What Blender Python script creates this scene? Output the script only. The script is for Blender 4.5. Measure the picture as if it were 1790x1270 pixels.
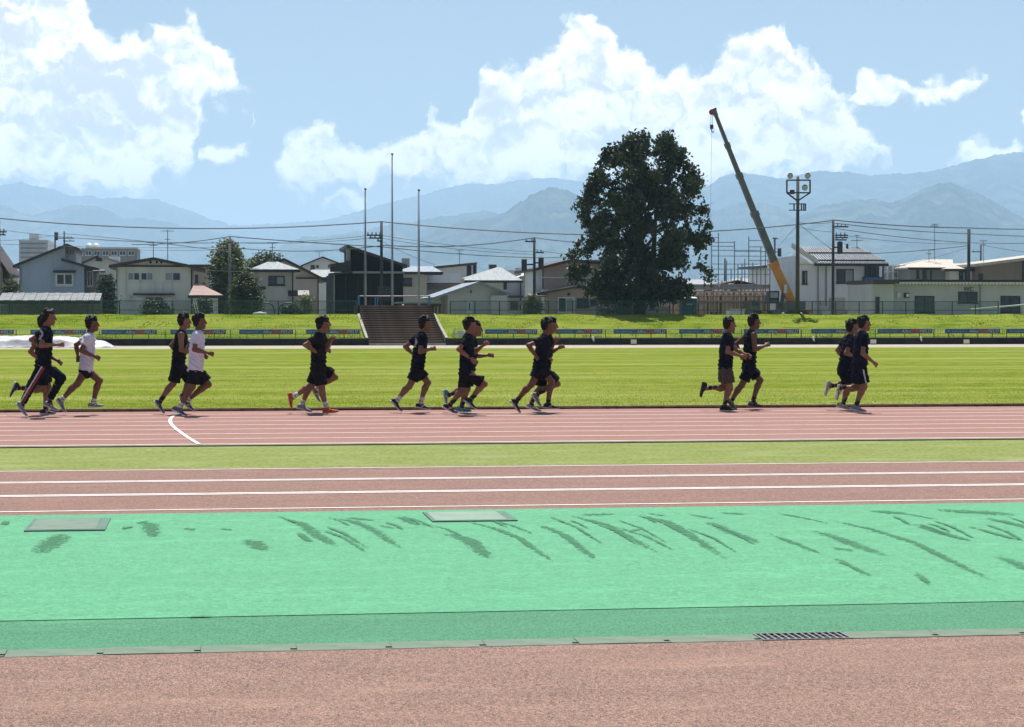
import bpy, bmesh, math, random
import numpy as np
from mathutils import Vector, Matrix

for o in list(bpy.data.objects):
    bpy.data.objects.remove(o)
scene = bpy.context.scene
COL = scene.collection
random.seed(7)
RNG = np.random.default_rng(11)
PI = math.pi

# ------------------------------------------------------------------ camera
F, CX, CY, HOR = 3730.0, 895.0, 635.0, 550.0
CAMZ = 1.71
YAW = math.radians(8.0)
PITCH = math.atan((CY - HOR) / F)
cam_d = bpy.data.cameras.new('camera')
cam = bpy.data.objects.new('camera', cam_d)
COL.objects.link(cam)
scene.camera = cam
cam_d.sensor_width = 36.0
cam_d.lens = F / 1790.0 * 36.0
cam_d.clip_start = 0.1
cam_d.clip_end = 60000.0
cam.location = (0, 0, CAMZ)
cam.rotation_euler = (PI / 2 - PITCH, 0, -YAW)
FW = Vector((math.sin(YAW) * math.cos(PITCH), math.cos(YAW) * math.cos(PITCH), -math.sin(PITCH)))
RT = Vector((math.cos(YAW), -math.sin(YAW), 0))
UP = RT.cross(FW)


def ray(px, py):
    return FW + RT * ((px - CX) / F) + UP * ((CY - py) / F)


def at(px, py, Y):
    r = ray(px, py)
    return Vector((0, 0, CAMZ)) + r * (Y / r.y)


def gnd(px, py, z=0.0):
    r = ray(px, py)
    return Vector((0, 0, CAMZ)) + r * ((z - CAMZ) / r.z)


def XX(px, Y):
    return at(px, 550, Y).x


def ZZ(py, Y, px=895):
    return at(px, py, Y).z


# ------------------------------------------------------------------ render / light
scene.render.engine = 'CYCLES'
scene.render.resolution_x, scene.render.resolution_y = 1024, 727
cy = scene.cycles
cy.use_denoising = True
cy.max_bounces = 6
cy.diffuse_bounces = 3
cy.glossy_bounces = 2
cy.transmission_bounces = 4
cy.transparent_max_bounces = 12
cy.volume_bounces = 2
scene.view_settings.view_transform = 'Standard'
scene.view_settings.look = 'None'
scene.view_settings.gamma = 1.0
scene.view_settings.use_curve_mapping = False
scene.view_settings.exposure = 0.60

SUN_EL, SUN_AZ = math.radians(66), math.radians(9)
sd = Vector((math.sin(SUN_AZ) * math.cos(SUN_EL), math.cos(SUN_AZ) * math.cos(SUN_EL), math.sin(SUN_EL)))
sun_d = bpy.data.lights.new('sun', 'SUN')
sun_d.energy = 5.0
sun_d.angle = math.radians(0.55)
sun_d.color = (1.0, 0.965, 0.91)
sun = bpy.data.objects.new('sun', sun_d)
COL.objects.link(sun)
sun.location = (0, 0, 60)
sun.rotation_euler = (-sd).to_track_quat('-Z', 'Y').to_euler()


class NT:
    """small node tree helper"""

    def __init__(s, tree):
        s.t = tree
        s.t.nodes.clear()

    def n(s, typ, ins=None, **kw):
        nd = s.t.nodes.new(typ)
        for k, v in kw.items():
            setattr(nd, k, v)
        for k, v in (ins or {}).items():
            sock = nd.inputs[k]
            if isinstance(v, bpy.types.NodeSocket):
                s.t.links.new(v, sock)
            else:
                sock.default_value = v
        return nd

    def math(s, op, a, b=0.0, c=0.0, clamp=False):
        return s.n('ShaderNodeMath', {0: a, 1: b, 2: c}, operation=op, use_clamp=clamp).outputs[0]

    def vmath(s, op, a, b=(0, 0, 0), c=(0, 0, 0)):
        nd = s.n('ShaderNodeVectorMath', {0: a, 1: b}, operation=op)
        if op == 'MULTIPLY_ADD':
            if isinstance(c, bpy.types.NodeSocket):
                s.t.links.new(c, nd.inputs[2])
            else:
                nd.inputs[2].default_value = c
        return nd.outputs['Value'] if op == 'LENGTH' else nd.outputs[0]

    def ramp(s, fac, lo, hi, a=0.0, b=1.0, smooth=True):
        nd = s.n('ShaderNodeMapRange', {0: fac, 1: lo, 2: hi, 3: a, 4: b})
        nd.interpolation_type = 'SMOOTHSTEP' if smooth else 'LINEAR'
        return nd.outputs[0]

    def mix(s, fac, a, b):
        nd = s.n('ShaderNodeMix', data_type='RGBA')
        for k, v in ((0, fac), (6, a), (7, b)):
            if isinstance(v, bpy.types.NodeSocket):
                s.t.links.new(v, nd.inputs[k])
            else:
                nd.inputs[k].default_value = v if k == 0 else (*v[:3], 1)
        return nd.outputs[2]


# world: Nishita sky with cumulus clouds in direction space
world = bpy.data.worlds.new('World')
scene.world = world
world.use_nodes = True
W = NT(world.node_tree)
sky = W.n('ShaderNodeTexSky')
sky.sky_type = 'NISHITA'
sky.sun_disc = False
sky.sun_elevation = SUN_EL
sky.sun_rotation = SUN_AZ
sky.air_density = 1.0
sky.dust_density = 1.4
sky.ozone_density = 1.5
skyc = W.n('ShaderNodeVectorMath', {0: sky.outputs[0], 3: 0.055}, operation='SCALE').outputs[0]
tc = W.n('ShaderNodeTexCoord').outputs['Generated']
sep = W.n('ShaderNodeSeparateXYZ', {0: tc})
az = W.math('ARCTAN2', sep.outputs[0], sep.outputs[1])
el = W.math('ARCSINE', sep.outputs[2])
u = W.math('MULTIPLY', W.math('SUBTRACT', az, YAW), 3.73)
v = W.math('MULTIPLY', el, 3.73)
uv = W.n('ShaderNodeCombineXYZ', {0: u, 1: v, 2: 0.0}).outputs[0]
# mirrored tiling in azimuth so that the same kind of clouds goes on round the horizon
PERIOD = 2 * PI * 3.73 / 12.0
px_ = W.math('ADD', W.math('MULTIPLY', W.math('PINGPONG', W.math('ADD', u, PERIOD / 2), PERIOD), 1000.0), 895.0 - PERIOD * 500)
py_ = W.math('MULTIPLY_ADD', v, -1000.0, 550.0)
nz = W.n('ShaderNodeTexNoise', {'Vector': uv, 'Scale': 20.0, 'Detail': 3.0, 'Roughness': 0.52}, noise_dimensions='2D')
dsep = W.n('ShaderNodeSeparateXYZ', {0: nz.outputs['Color']})
pxd = W.math('MULTIPLY_ADD', W.math('SUBTRACT', dsep.outputs[0], 0.5), 60.0, px_)
pyd = W.math('MULTIPLY_ADD', W.math('SUBTRACT', dsep.outputs[1], 0.5), 60.0, py_)
uvd = W.n('ShaderNodeCombineXYZ', {0: pxd, 1: pyd, 2: 0.0}).outputs[0]
CX0, CX1, CY0, CY1 = -85.0, 1875.0, -150.0, 450.0
cfx = W.math('MULTIPLY_ADD', pxd, 1 / (CX1 - CX0), -CX0 / (CX1 - CX0))


def curve(pts):
    nd = W.n('ShaderNodeFloatCurve', {1: cfx})
    c = nd.mapping.curves[0]
    P = [((a - CX0) / (CX1 - CX0), min(1, max(0, (b - CY0) / (CY1 - CY0)))) for a, b in pts]
    c.points[0].location, c.points[1].location = P[0], P[-1]
    for p in P[1:-1]:
        c.points.new(*p)
    for p in c.points:
        p.handle_type = 'VECTOR'
    nd.mapping.update()
    return W.math('MULTIPLY_ADD', nd.outputs[0], CY1 - CY0, CY0)


def layer(top, bot, st=42.0, sb=75.0):
    a = W.math('MULTIPLY', W.math('SUBTRACT', pyd, curve(top)), 1 / st)
    b = W.math('MULTIPLY', W.math('SUBTRACT', curve(bot), pyd), 1 / sb)
    return W.math('MINIMUM', a, b)


TOP1 = [(-85, -120), (0, -90), (120, -60), (160, 0), (180, 50), (205, 72), (240, 70), (270, 60), (290, 42), (340, 48), (375, 75), (400, 100), (425, 130),
        (445, 162), (452, 240), (470, 310), (482, 300), (500, 262), (530, 240), (550, 210), (575, 212), (598, 250), (615, 262), (640, 256), (690, 243),
        (740, 236), (748, 206), (766, 206), (775, 228), (800, 225), (820, 200), (832, 150), (850, 118), (870, 124), (905, 108), (930, 95), (960, 84),
        (975, 64), (1000, 50), (1030, 40), (1050, 42), (1065, 70), (1090, 84), (1115, 105), (1130, 125), (1150, 124), (1165, 140), (1180, 130), (1195, 115),
        (1225, 112), (1250, 95), (1280, 80), (1320, 64), (1372, 50), (1382, 78), (1392, 105), (1420, 125), (1445, 150), (1460, 180), (1490, 205), (1520, 235),
        (1535, 262), (1560, 330), (1630, 330), (1650, 272), (1675, 254), (1700, 250), (1750, 254), (1768, 290), (1790, 320), (1875, 320)]
BOT1 = [(-85, 340), (0, 335), (200, 335), (300, 322), (340, 300), (352, 250), (362, 205), (400, 188), (445, 168), (455, 230), (480, 270), (495, 320), (540, 345),
        (580, 335), (612, 305), (640, 295), (700, 305), (800, 315), (1000, 330), (1250, 330), (1450, 320), (1530, 290), (1555, 280), (1640, 275), (1660, 300),
        (1700, 305), (1760, 285), (1775, 260), (1875, 260)]
TOP2 = [(-85, 330), (340, 330), (358, 265), (372, 262), (385, 240), (410, 246), (442, 240), (455, 290), (470, 330), (560, 350), (580, 332), (610, 338), (640, 350),
        (660, 390), (900, 400), (1440, 260), (1465, 185), (1490, 156), (1520, 134), (1548, 140), (1575, 156), (1600, 164), (1640, 148), (1670, 136), (1692, 132),
        (1706, 142), (1718, 210), (1755, 250), (1768, 196), (1790, 174), (1840, 150), (1875, 160)]
BOT2 = [(-85, 250), (330, 250), (355, 290), (400, 286), (445, 264), (458, 240), (540, 300), (570, 368), (635, 366), (655, 340), (900, 300), (1430, 170), (1462, 184),
        (1490, 190), (1545, 184), (1580, 176), (1605, 190), (1650, 190), (1690, 168), (1706, 156), (1716, 150), (1755, 190), (1770, 214), (1810, 222), (1875, 230)]
D = W.math('MAXIMUM', layer(TOP1, BOT1), layer(TOP2, BOT2, 26.0, 30.0))
uvk = W.vmath('MULTIPLY', uvd, (0.001, 0.001, 0))
n1 = W.n('ShaderNodeTexNoise', {'Vector': uvk, 'Scale': 15.0, 'Detail': 5.0, 'Roughness': 0.58}, noise_dimensions='2D').outputs[0]
uvo = W.vmath('ADD', uvk, (0.004, -0.016, 0))
n2 = W.n('ShaderNodeTexNoise', {'Vector': uvo, 'Scale': 15.0, 'Detail': 3.0, 'Roughness': 0.55}, noise_dimensions='2D').outputs[0]
dens = W.math('ADD', D, W.math('MULTIPLY', W.math('SUBTRACT', n1, 0.46), 2.2))
mask = W.ramp(dens, -0.12, 0.62)
lit = W.math('SUBTRACT', n1, n2)
big = W.n('ShaderNodeTexNoise', {'Vector': uv, 'Scale': 7.0, 'Detail': 5.0, 'Roughness': 0.6}, noise_dimensions='2D').outputs[0]
side = W.ramp(px_, 150.0, 900.0, 0.06, 0.0)
core = W.math('ADD', W.math('ADD', W.math('MULTIPLY', W.math('MINIMUM', dens, 1.5), 0.40), W.math('MULTIPLY', W.math('SUBTRACT', big, 0.5), 1.5)), side)
core = W.math('SUBTRACT', core, W.math('MULTIPLY', lit, 2.3))
shade = W.ramp(core, 0.10, 0.95, 0.0, 0.9)
ccol = W.mix(shade, (1.16, 1.08, 0.98), (0.50, 0.495, 0.485))
skymix = W.mix(mask, skyc, ccol)
bg = W.n('ShaderNodeBackground', {'Color': skymix, 'Strength': 1.0})
wo = W.n('ShaderNodeOutputWorld', {'Surface': bg.outputs[0]})
world.cycles.sampling_method = 'MANUAL'
world.cycles.sample_map_resolution = 512


# ------------------------------------------------------------------ materials
MATS = {}


def mat(name, c1, c2=None, scale=1.0, detail=4.0, rough=0.8, bump=0.0, bdist=0.02, stretch=(1, 1, 1), lo=0.35, hi=0.65,
        metal=0.0, spec=0.4, big=None, bigscale=0.2, biglo=0.4, bighi=0.65, bigstretch=(1, 1, 1), trans=0.0, bscale=None):
    if name in MATS:
        return MATS[name]
    m = bpy.data.materials.new(name)
    m.use_nodes = True
    T = NT(m.node_tree)
    co = T.n('ShaderNodeTexCoord').outputs['Object']
    cs = T.vmath('MULTIPLY', co, stretch)
    nz = T.n('ShaderNodeTexNoise', {'Vector': cs, 'Scale': scale, 'Detail': detail, 'Roughness': 0.6}).outputs[0]
    if c2 is None:
        c2 = tuple(min(1, c * 0.86) for c in c1)
    colr = T.mix(T.ramp(nz, lo, hi), c1, c2)
    if big is not None:
        bn = T.n('ShaderNodeTexNoise', {'Vector': T.vmath('MULTIPLY', co, bigstretch), 'Scale': bigscale, 'Detail': 5.0,
                                        'Roughness': 0.6}).outputs[0]
        colr = T.mix(T.ramp(bn, biglo, bighi), colr, big)
    p = T.n('ShaderNodeBsdfPrincipled', {'Base Color': colr, 'Roughness': rough, 'Metallic': metal, 'Specular IOR Level': spec})
    if bump:
        bb = nz
        if bscale:
            bb = T.n('ShaderNodeTexNoise', {'Vector': cs, 'Scale': bscale, 'Detail': 3.0, 'Roughness': 0.6}).outputs[0]
        bm_ = T.n('ShaderNodeBump', {'Strength': bump, 'Distance': bdist, 'Height': bb})
        T.t.links.new(bm_.outputs[0], p.inputs['Normal'])
    out = p.outputs[0]
    if trans:
        tr = T.n('ShaderNodeBsdfTranslucent', {'Color': colr})
        out = T.n('ShaderNodeMixShader', {0: trans, 1: out, 2: tr.outputs[0]}).outputs[0]
    T.n('ShaderNodeOutputMaterial', {'Surface': out})
    MATS[name] = m
    return m


def rubber(name, dark, light, wash, scale=70.0, lo=0.36, hi=0.64):
    """granular all-weather surface: worm-like granules and large soft patches"""
    m = bpy.data.materials.new(name)
    m.use_nodes = True
    T = NT(m.node_tree)
    co = T.n('ShaderNodeTexCoord').outputs['Object']
    n1 = T.n('ShaderNodeTexNoise', {'Vector': co, 'Scale': scale, 'Detail': 2.5, 'Roughness': 0.55, 'Distortion': 1.6}).outputs[0]
    n0 = T.n('ShaderNodeTexNoise', {'Vector': T.vmath('MULTIPLY', co, (1, 0.5, 1)), 'Scale': scale * 0.42, 'Detail': 3.0,
                                    'Roughness': 0.6, 'Distortion': 1.0}).outputs[0]
    f = T.math('MULTIPLY_ADD', n0, 0.22, T.math('MULTIPLY', n1, 0.78))
    n2 = T.n('ShaderNodeTexNoise', {'Vector': T.vmath('MULTIPLY', co, (0.5, 1.4, 1)), 'Scale': 0.8, 'Detail': 6.0,
                                    'Roughness': 0.62}).outputs[0]
    c = T.mix(T.ramp(f, lo, hi), dark, light)
    c = T.mix(T.ramp(n2, 0.42, 0.72, 0.0, 0.38), c, wash)
    n3 = T.n('ShaderNodeTexNoise', {'Vector': T.vmath('MULTIPLY', co, (0.35, 1.0, 1)), 'Scale': 2.6, 'Detail': 7.0, 'Roughness': 0.7}).outputs[0]
    c = T.mix(T.ramp(n3, 0.50, 0.76, 0.0, 0.28), c, tuple(k * 1.45 for k in light))
    c = T.mix(T.ramp(n3, 0.48, 0.24, 0.0, 0.30), c, tuple(k * 0.9 for k in dark))
    p = T.n('ShaderNodeBsdfPrincipled', {'Base Color': c, 'Roughness': 0.85, 'Specular IOR Level': 0.3})
    b = T.n('ShaderNodeBump', {'Strength': 0.5, 'Distance': 0.006, 'Height': n1})
    T.t.links.new(b.outputs[0], p.inputs['Normal'])
    T.n('ShaderNodeOutputMaterial', {'Surface': p.outputs[0]})
    MATS[name] = m
    return m


def glass(name, c, rough=0.08, spec=0.6):
    return mat(name, c, tuple(k * 0.75 for k in c), scale=0.7, rough=rough, spec=spec)


rubber('fore_rubber', (0.045, 0.023, 0.018), (0.356, 0.218, 0.164), (0.233, 0.138, 0.101), 112, 0.43, 0.57)
rubber('runway_rubber', (0.113, 0.059, 0.044), (0.259, 0.148, 0.113), (0.216, 0.118, 0.088), 50, 0.42, 0.58)
rubber('track_rubber', (0.203, 0.094, 0.071), (0.271, 0.138, 0.108), (0.257, 0.133, 0.103), 40)
rubber('green_rubber', (0.053, 0.204, 0.103), (0.101, 0.349, 0.184), (0.074, 0.275, 0.142), 26, 0.3, 0.7)
rubber('dark_green_rubber', (0.022, 0.099, 0.049), (0.080, 0.280, 0.144), (0.050, 0.193, 0.094), 100, 0.40, 0.60)
mat('far_rubber_sheen', (0.34, 0.30, 0.215), (0.27, 0.23, 0.165), 3, 5, rough=0.8)  # pale cream stands in for the glancing sheen on pink rubber
mat('line_white', (0.72, 0.68, 0.65), (0.46, 0.38, 0.34), 7, 7, lo=0.46, hi=0.76, stretch=(0.6, 2.0, 1))
mat('gutter_concrete', (0.125, 0.180, 0.125), (0.095, 0.14, 0.095), 6, 6, bump=0.2, bdist=0.004, big=(0.165, 0.185, 0.14), bigscale=2)
mat('concrete', (0.34, 0.33, 0.31), (0.25, 0.24, 0.23), 4, 6, bump=0.2, bdist=0.01)
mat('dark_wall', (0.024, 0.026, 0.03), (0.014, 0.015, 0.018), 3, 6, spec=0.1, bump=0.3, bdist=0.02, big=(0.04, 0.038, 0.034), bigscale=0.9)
mat('soil', (0.16, 0.13, 0.09), (0.10, 0.09, 0.06), 2, 5)
mat('infield_grass', spec=0.0, c1=(0.088, 0.130, 0.012), c2=(0.185, 0.220, 0.034), scale=4, detail=9, stretch=(0.35, 1, 1), lo=0.36, hi=0.64, bump=0.8, bdist=0.03,
    bscale=30, big=(0.232, 0.252, 0.070), bigscale=0.5, biglo=0.40, bighi=0.72, bigstretch=(0.12, 0.7, 1))
mat('strip_grass', spec=0.0, c1=(0.115, 0.160, 0.042), c2=(0.245, 0.270, 0.10), scale=26, detail=8, stretch=(0.6, 1, 1), lo=0.36, hi=0.64, bump=0.6, bdist=0.015, bscale=50,
    big=(0.25, 0.272, 0.125), bigscale=2.2, biglo=0.42, bighi=0.80, bigstretch=(0.5, 1, 1))
mat('bank_grass', spec=0.0, c1=(0.085, 0.135, 0.010), c2=(0.175, 0.215, 0.026), scale=2.2, detail=8, stretch=(0.3, 1.6, 1), lo=0.38, hi=0.62, bump=0.7, bdist=0.1,
    bscale=7, big=(0.20, 0.235, 0.04), bigscale=0.4, bigstretch=(0.35, 1.6, 1))
mat('blade_a', (0.192, 0.257, 0.022), (0.320, 0.359, 0.053), 1.5, 5, trans=0.45, rough=0.6)
mat('blade_b', (0.288, 0.328, 0.105), (0.416, 0.429, 0.195), 1.5, 5, trans=0.45, rough=0.6)
mat('blade_c', (0.10, 0.165, 0.010), (0.20, 0.25, 0.022), 0.8, 5, trans=0.35, rough=0.7, spec=0.0, stretch=(0.4, 1, 1))
mat('town_ground', (0.22, 0.22, 0.20), (0.15, 0.17, 0.12), 0.2, 5)
mat('kerb_paint', (0.33, 0.27, 0.14), (0.22, 0.16, 0.09), 3, 4, rough=0.5)
mat('kerb_dark', (0.05, 0.03, 0.022), rough=0.8)
mat('slot_shade_black', (0.006, 0.006, 0.006), rough=1.0)
mat('galv', (0.17, 0.17, 0.165), (0.12, 0.12, 0.115), 5, 4, rough=0.6, metal=0.2)
mat('edging', (0.17, 0.145, 0.105), (0.11, 0.095, 0.07), 3, 5)
mat('forest', (0.018, 0.032, 0.026), (0.08, 0.098, 0.07), 0.010, 9, lo=0.4, hi=0.6, bump=1.0, bdist=20, bscale=0.02,
    big=(0.022, 0.04, 0.03), bigscale=0.002, spec=0.0)
# buildings
for nm, c in dict(w_blue=(0.377, 0.436, 0.520), w_cream=(0.675, 0.675, 0.581), w_white=(0.716, 0.716, 0.716), w_grey=(0.550, 0.525, 0.488),
                  w_beige=(0.504, 0.444, 0.372), w_black=(0.010, 0.011, 0.015), w_brown=(0.231, 0.182, 0.138),
                  w_pink=(0.414, 0.328, 0.270), w_dgrey=(0.241, 0.230, 0.218), w_pale=(0.676, 0.663, 0.611), w_wc=(0.518, 0.504, 0.476),
                  w_apart=(0.480, 0.480, 0.480)).items():
    mat(nm, c, tuple(k * 0.86 for k in c), 0.9, 6, rough=0.85, stretch=(1, 1, 0.35), lo=0.4, hi=0.75, big=tuple(k * 0.78 for k in c),
        bigscale=0.35, biglo=0.52, bighi=0.85, bigstretch=(1.5, 1.5, 0.3))
mat('roof_dark', (0.045, 0.040, 0.042), (0.03, 0.027, 0.028), 3, 4, rough=0.55)
mat('roof_brown', (0.075, 0.048, 0.04), (0.05, 0.035, 0.03), 3, 4, rough=0.6)
mat('roof_white', (0.31, 0.33, 0.335), (0.22, 0.24, 0.25), 2.5, 6, rough=0.6, spec=0.2, stretch=(2.5, 0.4, 0.4))
mat('roof_steel', (0.28, 0.32, 0.36), (0.21, 0.245, 0.28), 2.5, 6, rough=0.55, spec=0.25, stretch=(2.5, 0.4, 0.4))
mat('roof_canopy', (0.24, 0.25, 0.25), (0.17, 0.18, 0.18), 2, 5, rough=0.7, spec=0.2)
mat('roof_red', (0.27, 0.155, 0.125), (0.19, 0.11, 0.09), 2, 5, rough=0.6)
mat('roof_tile', (0.48, 0.43, 0.36), (0.34, 0.30, 0.25), 5, 5, rough=0.6)
mat('trim_white', (0.70, 0.70, 0.68), rough=0.5)
mat('trim_dark', (0.03, 0.028, 0.03), rough=0.5)
mat('pipe_grey', (0.24, 0.24, 0.24), rough=0.5)
glass('pane_dark', (0.035, 0.042, 0.05))
glass('pane_light', (0.30, 0.33, 0.33), 0.3)
glass('pane_green', (0.05, 0.075, 0.07))
mat('fence_green', (0.028, 0.085, 0.068), (0.02, 0.06, 0.05), 3, 3, rough=0.5)
mat('low_fence_green', (0.10, 0.20, 0.145), (0.07, 0.14, 0.10), 3, 3, rough=0.5)
mat('rail_pale', (0.45, 0.55, 0.47), rough=0.5)
mat('banner_blue', (0.045, 0.145, 0.20), (0.035, 0.12, 0.175), 1.2, 3, rough=0.5)
mat('banner_navy', (0.035, 0.09, 0.12), rough=0.5)
mat('banner_red', (0.30, 0.045, 0.045), rough=0.5)
mat('print_white', (0.62, 0.64, 0.66), rough=0.5)
mat('print_pale', (0.30, 0.44, 0.52), rough=0.5)
mat('print_rose', (0.48, 0.24, 0.22), rough=0.5)
mat('pole_concrete', (0.21, 0.20, 0.19), (0.15, 0.145, 0.14), 2, 4, rough=0.8)
mat('pole_dark', (0.035, 0.037, 0.042), rough=0.6)
mat('pole_brown', (0.075, 0.062, 0.052), rough=0.7)
mat('flag_alu', (0.24, 0.255, 0.27), (0.19, 0.205, 0.22), 1, 3, rough=0.5, metal=0.3)
mat('wire', (0.05, 0.06, 0.075), rough=0.6)
mat('step_brown', (0.30, 0.205, 0.145), (0.12, 0.085, 0.062), 2.2, 6, rough=0.9, stretch=(0.3, 1, 1), bump=0.2, bdist=0.01)
mat('riser_dark', (0.06, 0.041, 0.030), (0.034, 0.024, 0.018), 2, 4, rough=0.9)
mat('rail_blue', (0.06, 0.16, 0.33), rough=0.45)
mat('stair_side', (0.30, 0.29, 0.22), (0.20, 0.20, 0.16), 2, 5)
mat('tarp', (0.50, 0.50, 0.51), (0.38, 0.38, 0.40), 2.0, 4, rough=0.5, bump=0.4, bdist=0.05)
mat('crane_orange', (0.62, 0.25, 0.025), (0.5, 0.19, 0.02), 1, 4, rough=0.4)
mat('crane_grey', (0.14, 0.135, 0.12), (0.10, 0.098, 0.09), 1, 3, rough=0.4, metal=0.3)
mat('crane_red', (0.30, 0.05, 0.03), rough=0.5)
mat('scaf_brown', (0.27, 0.15, 0.10), (0.20, 0.115, 0.08), 2, 3, rough=0.6)
mat('scaf_grey', (0.13, 0.17, 0.21), rough=0.5)
mat('timber', (0.78, 0.50, 0.32), (0.62, 0.38, 0.23), 1.5, 5, rough=0.8)
mat('ply', (0.80, 0.64, 0.50), (0.66, 0.50, 0.36), 1.0, 5, rough=0.8)
mat('toilet_blue', (0.035, 0.09, 0.20), rough=0.5)
mat('rubber_black', (0.02, 0.02, 0.02), rough=0.8)
mat('marker_cream', (0.75, 0.71, 0.55), rough=0.6)
mat('bark', (0.05, 0.042, 0.035), (0.03, 0.025, 0.02), 6, 5, rough=0.95, bump=0.6, bdist=0.03, stretch=(1, 1, 0.2))
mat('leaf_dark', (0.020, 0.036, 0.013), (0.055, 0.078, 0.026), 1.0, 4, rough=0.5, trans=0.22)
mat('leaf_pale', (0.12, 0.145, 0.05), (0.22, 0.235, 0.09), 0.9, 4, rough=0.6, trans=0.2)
mat('leaf_mid', (0.045, 0.065, 0.02), (0.08, 0.10, 0.03), 1.2, 4, rough=0.6, trans=0.2)
mat('leaf_shrub', (0.03, 0.05, 0.03), (0.06, 0.08, 0.045), 1.2, 4, rough=0.6, trans=0.2)
mat('lamp_disc', (0.45, 0.44, 0.38), (0.38, 0.37, 0.32), 4, 3, rough=0.4)
mat('lamp_frame', (0.05, 0.04, 0.04), rough=0.6)


# ------------------------------------------------------------------ mesh helpers
def np_mesh(name, verts, faces, mats, midx=None, smooth=False):
    """verts (n,3), faces (m,k) arrays"""
    me = bpy.data.meshes.new(name)
    verts = np.asarray(verts, dtype=np.float32)
    faces = np.asarray(faces, dtype=np.int32)
    k = faces.shape[1]
    me.vertices.add(len(verts))
    me.vertices.foreach_set('co', verts.ravel())
    me.loops.add(faces.size)
    me.loops.foreach_set('vertex_index', faces.ravel())
    me.polygons.add(len(faces))
    me.polygons.foreach_set('loop_start', np.arange(0, faces.size, k, dtype=np.int32))
    me.polygons.foreach_set('loop_total', np.full(len(faces), k, dtype=np.int32))
    if midx is not None:
        me.polygons.foreach_set('material_index', np.asarray(midx, dtype=np.int32))
    me.polygons.foreach_set('use_smooth', np.full(len(faces), smooth))
    for m in mats:
        me.materials.append(MATS[m] if isinstance(m, str) else m)
    me.update(calc_edges=True)
    return me


class MB:
    def __init__(s):
        s.v, s.f, s.m = [], [], []

    def poly(s, pts, mi=0):
        i = len(s.v)
        s.v += [tuple(p) for p in pts]
        s.f.append(tuple(range(i, i + len(pts))))
        s.m.append(mi)

    def hull8(s, P, mi=0):
        """P: 4 bottom (ccw from above) then 4 top"""
        i = len(s.v)
        s.v += [tuple(p) for p in P]
        for f in ((3, 2, 1, 0), (4, 5, 6, 7), (0, 1, 5, 4), (1, 2, 6, 5), (2, 3, 7, 6), (3, 0, 4, 7)):
            s.f.append(tuple(i + k for k in f))
            s.m.append(mi)

    def box(s, x0, x1, y0, y1, z0, z1, mi=0):
        s.hull8([(x0, y0, z0), (x1, y0, z0), (x1, y1, z0), (x0, y1, z0), (x0, y0, z1), (x1, y0, z1), (x1, y1, z1), (x0, y1, z1)], mi)

    def prism(s, pts, vec, mi=0):
        """extrude polygon pts by vec"""
        n = len(pts)
        i = len(s.v)
        v = Vector(vec)
        s.v += [tuple(p) for p in pts] + [tuple(Vector(p) + v) for p in pts]
        s.f.append(tuple(range(i + n - 1, i - 1, -1)))
        s.f.append(tuple(range(i + n, i + 2 * n)))
        s.m += [mi, mi]
        for k in range(n):
            s.f.append((i + k, i + (k + 1) % n, i + n + (k + 1) % n, i + n + k))
            s.m.append(mi)

    def bar(s, a, b, w, h=None, mi=0, up=(0, 0, 1)):
        a, b = Vector(a), Vector(b)
        h = h or w
        d = (b - a).normalized()
        u = Vector(up)
        if abs(d.dot(u)) > 0.98:
            u = Vector((0, 1, 0))
        r = d.cross(u).normalized() * (w / 2)
        t = r.cross(d).normalized() * (h / 2)
        s.hull8([a - r - t, a + r - t, b + r - t, b - r - t, a - r + t, a + r + t, b + r + t, b - r + t], mi)

    def tube(s, pts, rad, n=8, mi=0, cap=True):
        pts = [Vector(p) for p in pts]
        if not hasattr(rad, '__len__'):
            rad = [rad] * len(pts)
        i0 = len(s.v)
        ref = None
        for k, p in enumerate(pts):
            d = (pts[min(k + 1, len(pts) - 1)] - pts[max(k - 1, 0)]).normalized()
            if ref is None:
                ref = Vector((0, 0, 1)) if abs(d.z) < 0.9 else Vector((1, 0, 0))
            x = d.cross(ref).normalized()
            y = x.cross(d).normalized()
            ref = y
            for j in range(n):
                a = 2 * PI * j / n
                s.v.append(tuple(p + (x * math.cos(a) + y * math.sin(a)) * rad[k]))
        for k in range(len(pts) - 1):
            for j in range(n):
                a, b = i0 + k * n + j, i0 + k * n + (j + 1) % n
                s.f.append((a, b, b + n, a + n))
                s.m.append(mi)
        if cap:
            s.f.append(tuple(range(i0 + n - 1, i0 - 1, -1)))
            s.f.append(tuple(range(i0 + (len(pts) - 1) * n, i0 + len(pts) * n)))
            s.m += [mi, mi]

    def disc(s, c, nrm, r, h, n=14, mi=0, r2=None):
        c, nrm = Vector(c), Vector(nrm).normalized()
        s.tube([c, c + nrm * h], [r, r2 if r2 is not None else r], n, mi)

    def mesh(s, name, mats, smooth=False):
        me = bpy.data.meshes.new(name)
        me.from_pydata(s.v, [], s.f)
        for m in mats:
            me.materials.append(MATS[m] if isinstance(m, str) else m)
        if len(mats) > 1:
            me.polygons.foreach_set('material_index', s.m)
        if smooth:
            me.polygons.foreach_set('use_smooth', [True] * len(me.polygons))
        me.update()
        return me


def tag(o, label=None, cat=None, group=None, kind=None):
    if label:
        o['label'] = label
    if cat:
        o['category'] = cat
    if group:
        o['group'] = group
    if kind:
        o['kind'] = kind
    return o


def link(name, me, parent=None, loc=None):
    o = bpy.data.objects.new(name, me)
    COL.objects.link(o)
    if parent is not None:
        o.parent = parent
        base = Vector(parent.location)
        q = parent.parent
        while q is not None:
            base += Vector(q.location)
            q = q.parent
        o.location = (Vector(loc) - base) if loc is not None else -base
    elif loc is not None:
        o.location = loc
    return o


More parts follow.
